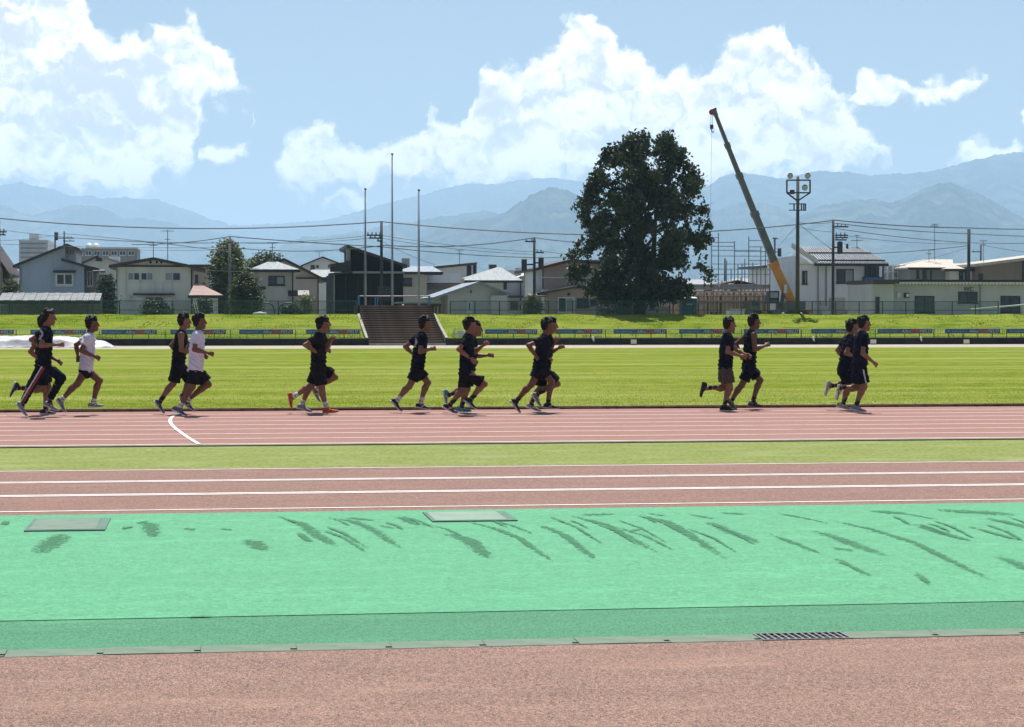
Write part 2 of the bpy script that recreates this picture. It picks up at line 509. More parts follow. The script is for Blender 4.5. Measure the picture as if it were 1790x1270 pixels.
def ob(name, mb, mats, parent=None, smooth=False, loc=None, **kw):
    """mesh given in world coordinates (or local to loc)"""
    if isinstance(mats, str):
        mats = [mats]
    return tag(link(name, mb.mesh(name, mats, smooth), parent, loc), **kw)


def empty(name, loc, label, cat, group=None, kind=None):
    o = bpy.data.objects.new(name, None)
    o.empty_display_size = 0.3
    COL.objects.link(o)
    o.location = loc
    return tag(o, label, cat, group, kind)


def sheet(name, x0, x1, y0, y1, z, m, parent=None, nx=1, ny=1, **kw):
    b = MB()
    for i in range(nx):
        for j in range(ny):
            xa, xb = x0 + (x1 - x0) * i / nx, x0 + (x1 - x0) * (i + 1) / nx
            ya, yb = y0 + (y1 - y0) * j / ny, y0 + (y1 - y0) * (j + 1) / ny
            b.poly([(xa, ya, z), (xb, ya, z), (xb, yb, z), (xa, yb, z)])
    return ob(name, b, m, parent, **kw)


def text_mesh(txt, size, m, shear=0.0, extrude=0.004):
    cu = bpy.data.curves.new('t', 'FONT')
    cu.body = txt
    cu.size = size
    cu.extrude = extrude
    cu.shear = shear
    o = bpy.data.objects.new('t', cu)
    COL.objects.link(o)
    dg = bpy.context.evaluated_depsgraph_get()
    me = bpy.data.meshes.new_from_object(o.evaluated_get(dg))
    bpy.data.objects.remove(o)
    co = np.empty(len(me.vertices) * 3, dtype=np.float32)
    me.vertices.foreach_get('co', co)
    co = co.reshape(-1, 3)
    # stand the text up in the XZ plane, facing -Y
    co = np.stack([co[:, 0], -co[:, 2], co[:, 1]], axis=1)
    me.vertices.foreach_set('co', co.ravel())
    me.materials.clear()
    me.materials.append(MATS[m])
    me.update()
    return me


# ------------------------------------------------------------------ the ground
XL, XR = -90.0, 140.0
Y_FORE, Y_GUT, Y_DG, Y_GR, Y_RUN, Y_ST, Y_TR, Y_KERB = 10.87, 11.10, 12.15, 18.54, 23.98, 28.02, 28.40, 38.22
Y_FT0, Y_FT1, Y_WALL = 108.6, 118.0, 119.2
sheet('ground', -16500, 16500, -400, 17500, -0.06, 'soil', label='flat ground reaching away under the sports field to the hills',
      kind='structure')
sheet('forecourt', XL, XR, -6, Y_FORE, 0.0, 'fore_rubber', label='pinkish brown granular rubber surface in the foreground', kind='structure')
green = sheet('green_surface', XL, XR, Y_DG, Y_GR, 0.004, 'green_rubber', label='bright mint green rubber strip with dark streaks',
              kind='structure')
sheet('dark_green_surface', XL, XR, Y_GUT, Y_DG, 0.0, 'dark_green_rubber', label='darker speckled green rubber strip beside the gutter',
      kind='structure')
run = sheet('runway', XL, XR, Y_GR, Y_RUN, 0.0, 'runway_rubber', label='brownish pink jump runway with white lines', kind='structure')
sheet('grass_strip', XL, XR, Y_RUN, Y_ST, -0.004, 'strip_grass', label='pale grass strip between runway and running track', kind='structure')
track = sheet('running_track', XL, XR, Y_TR - 0.12, Y_KERB, 0.0, 'track_rubber', label='pink running track with eight white lined lanes',
              kind='structure')
edge = MB()
edge.box(XL, XR, Y_ST, Y_TR - 0.12, -0.05, 0.012)
ob('track_edging', edge, 'edging', track)
sheet('infield', XL, XR, Y_KERB, Y_FT0, 0.0, 'infield_grass', label='bright mown grass infield beyond the running track', kind='structure')
ft = sheet('far_track', XL, XR, Y_FT0, Y_WALL - 0.02, 0.0, 'far_rubber_sheen', label='pale far straight of the running track below the dark wall',
           kind='structure')


def lines(parent, ys, w, z=0.004, x0=XL, x1=XR, name='lane_line'):
    for y in ys:
        sheet(name, x0, x1, y - w / 2, y + w / 2, z, 'line_white', parent)


lines(track, [28.46 + 1.22 * i for i in range(8)], 0.068)
lines(run, [18.90, 23.80], 0.055, name='runway_line')
for y in (20.54, 22.18):
    lines(run, [y - 0.06, y + 0.06], 0.07, name='runway_line')
lines(ft, [Y_FT0 + 0.1 + 1.17 * i for i in range(9)], 0.07)
# curved break line across the lanes
cb = MB()
cpx = [(318, 722.5), (306, 726), (299, 731), (297.5, 737), (300, 742), (305, 747.5), (314, 754.5), (325, 762.5), (336, 769.5), (348, 776.6)]
cp = [gnd(*p) for p in cpx]
cc = []
for i in range(len(cp) - 1):
    a, b = cp[max(i - 1, 0)], cp[i]
    c, d = cp[i + 1], cp[min(i + 2, len(cp) - 1)]
    for t in (0, .25, .5, .75):
        cc.append(0.5 * ((2 * b) + (c - a) * t + (2 * a - 5 * b + 4 * c - d) * t * t + (3 * b - a - 3 * c + d) * t ** 3))
cc.append(cp[-1])
for i in range(len(cc) - 1):
    a, b = cc[i], cc[i + 1]
    w = 0.028
    cb.poly([(a.x - w, a.y, 0.008), (b.x - w, b.y, 0.008), (b.x + w, b.y, 0.008), (a.x + w, a.y, 0.008)])
ob('curved_break_line', cb, 'line_white', track)

# inner kerb with feet
kerb = MB()
kerb.box(XL, XR, Y_KERB + 0.02, Y_KERB + 0.07, 0.022, 0.055)
kerb_o = ob('track_kerb', kerb, 'kerb_paint', label='low tan kerb rail along the inside of the running track', cat='kerb')
k2 = MB()
k2.box(XL, XR, Y_KERB + 0.03, Y_KERB + 0.06, 0.0, 0.022)
ob('kerb_shade_strip', k2, 'kerb_dark', kerb_o)  # dark strip standing in for the shadow line under the rail
fm = MB()
fm.box(-0.035, 0.035, -0.04, 0.02, 0, 0.03)
fme = fm.mesh('kerb_foot', ['kerb_dark'])
x = XX(-20, Y_KERB)
while x < XX(1810, Y_KERB):
    link('kerb_foot', fme, kerb_o, (x, Y_KERB + 0.01, 0))
    link('kerb_foot', fme, kerb_o, (x + 0.13 + random.uniform(0, 0.5), Y_KERB + 0.012, 0))
    x += 1.0

# gutter of concrete blocks with drain slots
gut = sheet('gutter', XL, XR, Y_FORE, Y_GUT, -0.07, 'gutter_concrete', label='narrow pale green concrete drain gutter beside foreground rubber',
            kind='structure')
BL = 0.487
g0 = gnd(1328, 1116).x
blk = MB()
hw = BL - 0.001
yb0, yb1 = 0.004, Y_GUT - Y_FORE - 0.004
blk.box(0.001, hw - 0.032, yb0, yb1, -0.06, 0.003)
blk.box(hw - 0.032, hw, yb0 + 0.075, yb1, -0.06, 0.003)
blk.box(hw - 0.032, hw, yb0, yb0 + 0.03, -0.06, 0.003)
blk.box(hw - 0.032, hw, yb0 + 0.03, yb0 + 0.075, -0.06, -0.03, 1)  # slot floor painted black to stand in for the shade down the drain
blm = blk.mesh('gutter_block', ['gutter_concrete', 'slot_shade_black'])
for i in range(-9, 7):
    if i == 0:
        continue
    link('gutter_block', blm, gut, (g0 + i * BL, Y_FORE, random.uniform(-0.002, 0.002)))
far_g = MB()
far_g.box(XL, g0 - 9 * BL, Y_FORE + yb0, Y_FORE + yb1, -0.06, 0.003)
far_g.box(g0 + 7 * BL, XR, Y_FORE + yb0, Y_FORE + yb1, -0.06, 0.003)
ob('gutter_run', far_g, 'gutter_concrete', gut)
gr = empty('drain_grate', (g0, Y_FORE, 0), 'steel drain grate set in the gutter at lower right', 'drain grate')
fr = MB()
fr.box(0, BL, 0, 0.018, -0.05, 0.006)
fr.box(0, BL, yb1 - 0.014, yb1 + 0.002, -0.05, 0.006)
fr.box(0, 0.012, 0.018, yb1 - 0.014, -0.05, 0.006)
fr.box(BL - 0.012, BL, 0.018, yb1 - 0.014, -0.05, 0.006)
link('grate_frame', fr.mesh('grate_frame', ['galv']), gr, (g0, Y_FORE, 0))
bm1 = MB()
bm1.box(-0.006, 0.006, 0.018, yb1 - 0.014, -0.045, 0.005)
bme = bm1.mesh('grate_bar', ['galv'])
for i in range(1, 13):
    link('grate_bar', bme, gr, (g0 + i * BL / 13, Y_FORE, 0))
bm2 = MB()
for yy in (0.075, 0.145):
    bm2.box(0.012, BL - 0.012, yy, yy + 0.008, -0.04, 0.003)
link('cross_bar', bm2.mesh('cross_bar', ['galv']), gr, (g0, Y_FORE, 0))

# hatch covers in the green strip
mat('hatch', (0.135, 0.195, 0.145), (0.11, 0.165, 0.125), 5, 6, bump=0.2, bdist=0.004)
mat('hatch_pale', (0.19, 0.275, 0.205), (0.16, 0.235, 0.175), 4, 6, bump=0.2, bdist=0.004)
mat('hatch_rim', (0.09, 0.165, 0.12), (0.07, 0.13, 0.095), 5, 5)
for (pts, mt, lab) in (([(40, 931), (172, 928), (193, 907), (60, 910)], 'hatch', 'dark framed square hatch cover in green surface at left'),
                       ([(752, 914), (888, 911.5), (886, 896), (742, 896.5)], 'hatch_pale', 'pale hatch cover in green surface near the image centre')):
    P = [gnd(*p) for p in pts]
    xs, ys = sorted(p.x for p in P), sorted(p.y for p in P)
    x0, x1, y0, y1 = (xs[0] + xs[1]) / 2, (xs[2] + xs[3]) / 2, (ys[0] + ys[1]) / 2, (ys[2] + ys[3]) / 2
    h = MB()
    h.box(x0 + 0.03, x1 - 0.05, y0 + 0.04, y1 - 0.04, 0.0, 0.0170)
    ho = ob('hatch_cover', h, mt, label=lab, cat='hatch')
    r = MB()
    r.box(x0, x1 + 0.03, y0, y0 + 0.04, 0.0, 0.0148)
    r.box(x0, x1 + 0.03, y1 - 0.04, y1, 0.0, 0.0148)
    r.box(x0, x0 + 0.03, y0 + 0.04, y1 - 0.04, 0.0, 0.0148)
    r.box(x1 - 0.05, x1 + 0.03, y0 + 0.04, y1 - 0.04, 0.0, 0.0148)
    ob('rim', r, 'hatch_rim', ho)


# dark ragged streaks where the green coating has worn
def stain_mat():
    m = bpy.data.materials.new('stain')
    m.use_nodes = True
    T = NT(m.node_tree)
    uvn = T.n('ShaderNodeUVMap').outputs[0]
    sp = T.n('ShaderNodeSeparateXYZ', {0: uvn})
    ob_ = T.n('ShaderNodeTexCoord').outputs['Object']
    nz = T.n('ShaderNodeTexNoise', {'Vector': T.vmath('MULTIPLY', ob_, (1, 0.4, 1)), 'Scale': 26.0, 'Detail': 6.0, 'Roughness': 0.7}).outputs[0]
    vv = T.math('ABSOLUTE', T.math('MULTIPLY_ADD', sp.outputs[1], 2.0, -1.0))
    uu = T.math('ABSOLUTE', T.math('MULTIPLY_ADD', sp.outputs[0], 2.0, -1.0))
    prof = T.math('SUBTRACT', T.math('SUBTRACT', 1.0, T.math('POWER', vv, 1.6)), T.math('MULTIPLY', T.math('POWER', uu, 4.0), 0.9))
    f = T.math('ADD', T.math('MULTIPLY', prof, 0.62), T.math('MULTIPLY', T.math('SUBTRACT', nz, 0.5), 1.35))
    a = T.ramp(f, 0.30, 0.62)
    fade = T.n('ShaderNodeTexNoise', {'Vector': ob_, 'Scale': 1.3, 'Detail': 2.0}).outputs[0]
    a = T.math('MULTIPLY', a, T.ramp(fade, 0.3, 0.7, 0.55, 0.95))
    d = T.n('ShaderNodeBsdfDiffuse', {'Color': (0.075, 0.185, 0.11, 1)})
    t = T.n('ShaderNodeBsdfTransparent')
    mx = T.n('ShaderNodeMixShader', {0: a, 1: t.outputs[0], 2: d.outputs[0]})
    T.n('ShaderNodeOutputMaterial', {'Surface': mx.outputs[0]})
    MATS['stain'] = m


stain_mat()
# photo polylines of the streaks with half width in px
STAINS = [([(110, 932), (95, 948), (62, 972)], 14), ([(238, 914), (262, 916), (270, 945)], 9), ([(240, 915), (262, 912)], 5),
          ([(318, 925), (345, 927)], 5), ([(433, 942), (465, 965)], 12), ([(490, 905), (525, 915), (560, 940), (590, 955)], 8),
          ([(578, 905), (618, 912), (655, 928), (702, 958)], 7), ([(598, 906), (660, 910)], 5), ([(690, 902), (730, 916)], 7),
          ([(775, 930), (820, 945), (852, 972)], 10), ([(850, 917), (905, 940), (960, 975)], 5), ([(935, 915), (985, 935), (1040, 975)], 6),
          ([(990, 900), (1060, 918), (1140, 958)], 6), ([(1010, 901), (1080, 899)], 4), ([(1100, 899), (1165, 912), (1205, 935), (1270, 975)], 7),
          ([(1130, 898), (1168, 903)], 4), ([(1200, 900), (1250, 907)], 6), ([(1230, 909), (1275, 930), (1325, 947)], 8),
          ([(1340, 932), (1400, 955), (1430, 966)], 5), ([(1350, 897), (1400, 905), (1450, 915)], 6),
          ([(1410, 925), (1460, 940), (1500, 955), (1550, 972)], 9), ([(1450, 960), (1495, 962)], 6), ([(1455, 975), (1510, 1000)], 5),
          ([(1430, 905), (1520, 925), (1600, 950), (1690, 995), (1750, 1021)], 6), ([(1505, 893), (1580, 898), (1640, 908)], 7),
          ([(1590, 915), (1680, 940)], 7), ([(1625, 892), (1700, 896), (1790, 900)], 8), ([(1720, 905), (1800, 922)], 8),
          ([(1740, 970), (1800, 995)], 9), ([(1255, 897), (1310, 900)], 4), ([(380, 925), (410, 928)], 3), ([(0, 915), (18, 916)], 7),
          ([(1600, 1000), (1620, 1018)], 5), ([(660, 918), (690, 925)], 4), ([(520, 930), (540, 945)], 5), ([(320, 1080), (375, 1079)], 2),
          ([(1100, 930), (1125, 925)], 3), ([(1690, 920), (1770, 940)], 5), ([(210, 925), (235, 922)], 4)]
ext = []
for pts, hw_ in STAINS:
    if len(pts) > 1 and pts[-1][0] > 480 and pts[-1][1] > pts[0][1] + 8:
        (xa, ya), (xb, yb) = pts[-2], pts[-1]
        pts = pts[:-1] + [(xb + (xb - xa) * 0.3, yb + (yb - ya) * 0.42)]
    ext.append((pts, hw_))
for k in range(26):
    xa, ya = random.uniform(480, 1780), random.uniform(898, 925)
    L_, sl_ = random.uniform(35, 120), random.uniform(0.32, 0.52)
    ext.append(([(xa, ya), (xa + L_ * 0.5, ya + L_ * sl_ * 0.38), (xa + L_, ya + L_ * sl_)], random.uniform(2.0, 3.6)))
for si, (pts, hw_) in enumerate(ext):
    P = [gnd(*p) for p in pts]
    W_ = [max(0.05, abs(gnd(p[0], p[1] + hw_).y - gnd(p[0], p[1] - hw_).y) / 2) for p in pts]
    P2, W2 = [], []
    for i in range(len(P) - 1):
        for t in (0, .34, .67):
            P2.append(P[i].lerp(P[i + 1], t))
            W2.append(W_[i] * (1 - t) + W_[i + 1] * t)
    P2.append(P[-1])
    W2.append(W_[-1])
    b = MB()
    n = len(P2)
    uvs = []
    for i in range(n):
        d = (P2[min(i + 1, n - 1)] - P2[max(i - 1, 0)]).normalized()
        if abs(pts[-1][1] - pts[0][1]) > 0.22 * abs(pts[-1][0] - pts[0][0]):
            s, ww = Vector((1, 0, 0)), hw_ * 2.7 * P2[i].length / 3730
        else:
            s, ww = Vector((0, 1, 0)), W2[i] * 0.8
        b.v += [tuple(P2[i] - s * ww), tuple(P2[i] + s * ww)]
        uvs += [(i / (n - 1), 0), (i / (n - 1), 1)]
    b.v = [(v_[0], v_[1], 0.0065 + 0.0001 * si) for v_ in b.v]
    for i in range(n - 1):
        b.f.append((2 * i, 2 * i + 2, 2 * i + 3, 2 * i + 1))
        b.m.append(0)
    me = b.mesh('stain', ['stain'])
    ul = me.uv_layers.new()
    for lp in me.loops:
        ul.data[lp.index].uv = uvs[lp.vertex_index]
    link('stain', me, green)

# embankment
emb = MB()
prof = [(Y_WALL + 0.35, 0.30), (120.2, 0.36), (121.4, 0.58), (123.0, 0.95), (124.8, 1.36), (126.2, 1.64), (127.0, 1.715), (128.6, 1.72),
        (130.5, 1.45), (133, 1.15)]
nx = 260
SX0, SX1 = XX(645, Y_WALL), XX(779, Y_WALL)
for i in range(nx + 1):
    xx = XL + (XR - XL) * i / nx
    if abs(xx - SX0) < 0.45:
        xx = SX0 - 0.06
    if abs(xx - SX1) < 0.45:
        xx = SX1 + 0.06
    for (y, z) in prof:
        w = 0.03 * math.sin(xx * 0.9 + y) + 0.025 * math.sin(xx * 2.3 + 1.7 * y)
        emb.v.append((xx, y, z + (w if 120.3 < y < 129 else 0)))
k = len(prof)
for i in range(nx):
    for j in range(k - 1):
        xm_ = XL + (XR - XL) * (i + 0.5) / nx
        if SX0 < xm_ < SX1 and j < 7:
            continue
        emb.f.append((i * k + j, (i + 1) * k + j, (i + 1) * k + j + 1, i * k + j + 1))
        emb.m.append(0)
ob('embankment', emb, 'bank_grass', smooth=True, label='sunlit grass bank rising behind the low banner fence', kind='structure')
sheet('town_ground', -1500, 2500, 133, 6000, 1.15, 'town_ground', label='ground of the town behind the grass bank', kind='structure')

# stuff: short grass blades
def blades(name, x0, x1, y0, y1, n, h, w, m, label, bias=1.0):
    t = RNG.random(n) ** bias
    y = y0 + (y1 - y0) * t
    span = y / 3730 * 900 * 1.08
    x = y * math.tan(YAW) + (RNG.random(n) * 2 - 1) * span
    ang = RNG.random(n) * PI
    hh = h * (0.5 + RNG.random(n) * 0.8)
    lean = (RNG.random((n, 2)) - 0.5) * h * 1.3
    dx, dy = np.cos(ang) * w, np.sin(ang) * w
    a = np.stack([x - dx, y - dy, np.full(n, -0.002)], 1)
    b = np.stack([x + dx, y + dy, np.full(n, -0.002)], 1)
    c = np.stack([x + lean[:, 0], y + lean[:, 1], hh], 1)
    V = np.concatenate([a, b, c])
    Fc = np.stack([np.arange(n), np.arange(n) + n, np.arange(n) + 2 * n], 1)
    o = link(name, np_mesh(name, V, Fc, [m]))
    tag(o, label, 'grass', kind='stuff')


blades('grass', 0, 0, Y_KERB + 0.08, 66, 60000, 0.016, 0.010, 'blade_a', 'short green grass blades of the infield', 2.2)

# rough grass on the bank
nb = 26000
yb_ = 119.9 + RNG.random(nb) * 8.4
xb_ = yb_ * math.tan(YAW) + (RNG.random(nb) * 2 - 1) * 33
keep = ~((xb_ > SX0 - 0.2) & (xb_ < SX1 + 0.2))
xb_, yb_ = xb_[keep], yb_[keep]
nb = len(xb_)
zb_ = np.interp(yb_, [p[0] for p in prof], [p[1] for p in prof]) + 0.03 * np.sin(xb_ * 0.9 + yb_) - 0.03
cl_ = 0.5 + 0.5 * np.sin(xb_ * 1.3 + 2 * np.sin(yb_ * 0.8)) * np.sin(yb_ * 2.1 + xb_ * 0.4)
hb_ = (0.02 + 0.045 * RNG.random(nb)) * (0.6 + 0.8 * cl_)
an_ = RNG.random(nb) * PI
wv = 0.035
V = np.concatenate([np.stack([xb_ - np.cos(an_) * wv, yb_ - np.sin(an_) * wv, zb_], 1), np.stack([xb_ + np.cos(an_) * wv, yb_ + np.sin(an_) * wv, zb_], 1),
                    np.stack([xb_ + RNG.normal(0, 0.05, nb), yb_ + RNG.normal(0, 0.05, nb), zb_ + hb_ + 0.02], 1)])
tag(link('grass', np_mesh('grass', V, np.stack([np.arange(nb), np.arange(nb) + nb, np.arange(nb) + 2 * nb], 1), ['blade_c'])),
    'rough green grass tufts growing on the bank', 'grass', kind='stuff')

# dark wall below the bank
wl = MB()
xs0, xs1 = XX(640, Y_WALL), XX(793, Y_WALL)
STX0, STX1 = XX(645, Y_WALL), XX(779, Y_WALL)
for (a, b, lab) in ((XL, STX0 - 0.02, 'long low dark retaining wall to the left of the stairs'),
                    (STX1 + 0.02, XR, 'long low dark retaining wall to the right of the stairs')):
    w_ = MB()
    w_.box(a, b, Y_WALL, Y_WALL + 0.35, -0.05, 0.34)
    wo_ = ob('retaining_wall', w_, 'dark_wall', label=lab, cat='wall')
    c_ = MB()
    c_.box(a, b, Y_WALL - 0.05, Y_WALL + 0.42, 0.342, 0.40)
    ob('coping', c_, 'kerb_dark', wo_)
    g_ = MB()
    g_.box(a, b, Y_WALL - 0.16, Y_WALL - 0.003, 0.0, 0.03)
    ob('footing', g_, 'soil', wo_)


# ------------------------------------------------------------------ mountains
def ridge(name, label, dist, pts, base_drop, seed, rough=0.03, depth=0.55):
    """terrain ridge: crest through the given silhouette, real slopes in front and behind"""
    rs = np.random.default_rng(seed)
    px = np.array([p[0] for p in pts], float)
    py = np.array([p[1] for p in pts], float)
    n = 640
    xs = np.linspace(px[0], px[-1], n)
    ys = np.interp(xs, px, py)
    ker = np.ones(9) / 9
    ys = np.convolve(np.pad(ys, 4, mode='edge'), ker, mode='valid')
    azs = np.arctan((xs - CX) / F) + YAW
    # crest height
    hc = (HOR - ys) / F * dist + CAMZ
    for o_ in (3, 7, 15, 31, 64):
        ph = rs.random() * 6.28
        hc = hc + hc * rough * 0.6 / (o_ ** 0.75) * 2.2 * np.sin(np.linspace(0, 1, n) * o_ * 9 + ph)
    hc = np.maximum(hc, 1.0)
    crest = np.convolve(rs.normal(0, 0.9, n + 2), np.ones(3) / 3, mode='valid') * dist / 3000
    m = 70  # rows from the foot in front to the foot behind
    rows = []
    tt = np.concatenate([np.linspace(-1, -0.12, 40), np.linspace(-0.1, 0.1, 17), np.linspace(0.15, 1, 13)])
    nzs = []
    for k in range(9):
        nzs.append((rs.uniform(1.5, 5) * (1.55 ** (k / 2)), rs.uniform(0.5, 3) * (1.5 ** (k / 2)), rs.random() * 6.28))
    for t in tt:
        d = dist * (1 + t * depth * 0.5) if t < 0 else dist * (1 + t * depth * 0.35)
        prof_ = (1 - abs(t)) ** 1.15
        z = hc * prof_
        g = np.zeros(n)
        for k, (fx, ft_, ph) in enumerate(nzs):
            g += np.abs(np.sin(np.linspace(0, 1, n) * fx * 9 + t * ft_ * 3 + ph + 1.3 * np.sin(np.linspace(0, 1, n) * 13 + k))) / (1 + 0.5 * k)
        g = (g / 3.2 - 0.6)
        z = z + hc * 0.2 * g * (1 - abs(t)) * min(1.0, abs(t) * 4.0) * (t < 0)
        z = np.minimum(z, hc * (d / dist) * (1 - 0.25 * abs(t)))
        z = z + crest * math.exp(-(t / 0.035) ** 2) * (hc > 30)
        z = np.where(abs(t) > 0.97, -40, z)
        rows.append(np.stack([np.sin(azs) * d / np.cos(azs - YAW), np.cos(azs) * d / np.cos(azs - YAW), z], 1))
    V = np.concatenate(rows)
    i, j = np.meshgrid(np.arange(m - 1), np.arange(n - 1), indexing='ij')
    a = (i * n + j).ravel()
    Fc = np.stack([a, a + 1, a + n + 1, a + n], 1)
    o = link(name, np_mesh(name, V, Fc, ['forest'], smooth=True))
    tag(o, label, kind='structure')


ridge('mountain', 'hazy far mountain range at the left edge', 12000,
      [(-700, 330), (-400, 300), (-150, 330), (0, 322), (40, 316), (60, 322), (100, 338), (130, 348), (160, 345), (250, 346), (290, 348), (310, 355),
       (340, 370), (370, 385), (395, 393), (440, 420), (520, 470), (600, 548)], 0, 1)
ridge('mountain', 'lower hazy hills in front of the left mountains', 9000,
      [(-600, 370), (-300, 350), (0, 360), (40, 373), (60, 376), (90, 363), (130, 357), (170, 358), (200, 370), (220, 383), (260, 386), (300, 392),
       (360, 400), (450, 415), (560, 450), (650, 548)], 0, 2)
ridge('mountain', 'pale broad mountain rising behind the flagpoles', 12200,
      [(250, 548), (330, 420), (395, 394), (450, 391), (520, 389), (580, 383), (640, 368), (700, 348), (760, 333), (820, 320), (850, 322), (900, 318),
       (960, 312), (1010, 315), (1100, 330), (1200, 350), (1350, 400), (1500, 470), (1600, 548)], 0, 3, 0.012)
ridge('mountain', 'low wooded ridge behind the dark house and flagpoles', 7600,
      [(380, 548), (440, 460), (490, 430), (530, 412), (560, 410), (600, 411), (640, 404), (690, 390), (730, 382), (790, 378), (850, 371), (885, 371),
       (930, 380), (1000, 400), (1100, 430), (1200, 548)], 0, 4, 0.03)
ridge('mountain', 'steep wooded hill just left of the big tree', 6200,
      [(560, 548), (640, 460), (700, 425), (760, 403), (820, 388), (860, 380), (890, 366), (905, 352), (930, 338), (960, 330), (990, 333), (1015, 345),
       (1060, 370), (1120, 400), (1200, 440), (1300, 548)], 0, 5, 0.02)
ridge('mountain', 'high hazy mountain range at the right', 9400,
      [(1000, 548), (1090, 440), (1160, 375), (1230, 328), (1260, 311), (1290, 304), (1330, 306), (1350, 310), (1380, 308), (1430, 298), (1480, 300),
       (1530, 306), (1580, 306), (1620, 303), (1660, 290), (1700, 280), (1740, 270), (1790, 262), (1900, 250), (2100, 260), (2500, 330)], 0, 6, 0.012)
ridge('mountain', 'middle wooded hills behind the crane boom', 7400,
      [(1060, 548), (1150, 420), (1210, 378), (1250, 362), (1290, 358), (1335, 357), (1370, 366), (1400, 374), (1450, 385), (1550, 400), (1650, 420),
       (1750, 548)], 0, 7)
ridge('mountain', 'rounded wooded hill behind the houses at right', 6200,
      [(1200, 548), (1300, 440), (1380, 385), (1440, 360), (1480, 350), (1520, 347), (1560, 353), (1600, 336), (1640, 323), (1660, 320), (1690, 329),
       (1730, 348), (1790, 380), (1900, 420), (2100, 500), (2200, 548)], 0, 8, 0.015)

# ------------------------------------------------------------------ the air
hz = MB()
hz.box(-17000, 17000, -9000, 18000, -45.0, 830.0)
hm = bpy.data.materials.new('haze')
hm.use_nodes = True
T = NT(hm.node_tree)
pv = T.n('ShaderNodeVolumePrincipled', {'Color': (0.51, 0.745, 1.0, 1), 'Density': 1.24e-4, 'Anisotropy': 0.25})
T.n('ShaderNodeOutputMaterial', {'Volume': pv.outputs[0]})
MATS['haze'] = hm
ob('haze', hz, 'haze', label='pale blue summer haze filling the valley air', kind='stuff')


# ------------------------------------------------------------------ buildings
GZ = 1.15


def slab(top, th, mi=0, mb=None):
    mb = mb or MB()
    mb.prism(top, (0, 0, -th), mi)
    return mb


def bld(name, Y, px, label, cat='house'):
    return empty(name, (XX(px, Y), Y, GZ), label, cat)


def wall_poly(root, Y, pts, depth, m, name='wall'):
    """front polygon in px, extruded backwards"""
    P = [at(p[0], p[1], Y) for p in pts]
    P = [Vector((p.x, Y, max(p.z, GZ - 0.1))) for p in P]
    b = MB()
    b.prism(P, (0, depth, 0))
    return ob(name, b, m, root)


def wall(root, Y, x0, x1, y0, y1, depth, m, name='wall'):
    return wall_poly(root, Y, [(x0, y1), (x1, y1), (x1, y0), (x0, y0)], depth, m, name)


def roof_slope(root, Y0, Y1, a, b, th, m, name='roof', edge=None):
    """shed roof whose slope runs along X: from px point a to px point b (both at depth Y0)"""
    A, B = at(a[0], a[1], Y0), at(b[0], b[1], Y0)
    s = MB()
    s.prism([(A.x, Y0, A.z), (B.x, Y0, B.z), (B.x, Y1, B.z), (A.x, Y1, A.z)], (0, 0, -th))
    o = ob(name, s, m, root)
    return o


def window(root, Y, x0, y0, x1, y1, n=2, frame='trim_dark', panes=('pane_dark',), fw=0.07, name='window', proud=0.06, cross=False):
    A, B = at(x0, y0, Y), at(x1, y1, Y)
    xa, xb, zt, zb = A.x, B.x, A.z, B.z
    zb = max(zb, GZ)
    f = MB()
    yf = Y - proud
    f.box(xa, xb, yf, Y + 0.02, zt - fw, zt)
    f.box(xa, xb, yf, Y + 0.02, zb, zb + fw)
    f.box(xa, xa + fw, yf, Y + 0.02, zb + fw, zt - fw)
    f.box(xb - fw, xb, yf, Y + 0.02, zb + fw, zt - fw)
    w = (xb - xa - 2 * fw) / n
    for i in range(1, n):
        xc = xa + fw + w * i
        f.box(xc - fw * 0.4, xc + fw * 0.4, yf + 0.012, Y + 0.02, zb + fw, zt - fw)
    fo = ob(name, f, frame, root)
    s = MB()
    s.box(xa - 0.05, xb + 0.05, yf - 0.05, Y + 0.01, zb - 0.06, zb - 0.004)
    ob('sill', s, frame, fo)
    for i in range(n):
        p = MB()
        xc = xa + fw + w * i
        p.box(xc + (fw * 0.4 if i else 0) + 0.004, xc + w - (fw * 0.4 if i < n - 1 else 0) - 0.004, Y - 0.02 - 0.012 * (i % 2), Y + 0.015, zb + fw + 0.004,
              zt - fw - 0.004)
        ob('pane', p, panes[i % len(panes)], fo)
    return fo


def hood(root, Y, x0, y0, x1, y1, out=0.5, m='roof_dark', name='hood'):
    A, B = at(x0, y0, Y), at(x1, y1, Y)
    h = MB()
    h.prism([(A.x, Y + 0.02, A.z), (B.x, Y + 0.02, A.z), (B.x, Y - out, B.z + 0.05), (A.x, Y - out, B.z + 0.05)], (0, 0, -0.07))
    return ob(name, h, m, root)


def pipe(root, Y, px, y0, y1, r=0.04, m='pipe_grey', name='downpipe'):
    A, B = at(px, y0, Y), at(px, y1, Y)
    p = MB()
    p.tube([(A.x, Y - 0.07, A.z), (A.x, Y - 0.07, max(B.z, GZ))], r, 6)
    return ob(name, p, m, root)


def box_px(root, Y, x0, y0, x1, y1, depth, m, name, dy=0.0):
    A, B = at(x0, y0, Y), at(x1, y1, Y)
    b = MB()
    b.box(A.x, B.x, Y + dy, Y + dy + depth, max(B.z, GZ - 0.1), A.z)
    return ob(name, b, m, root)


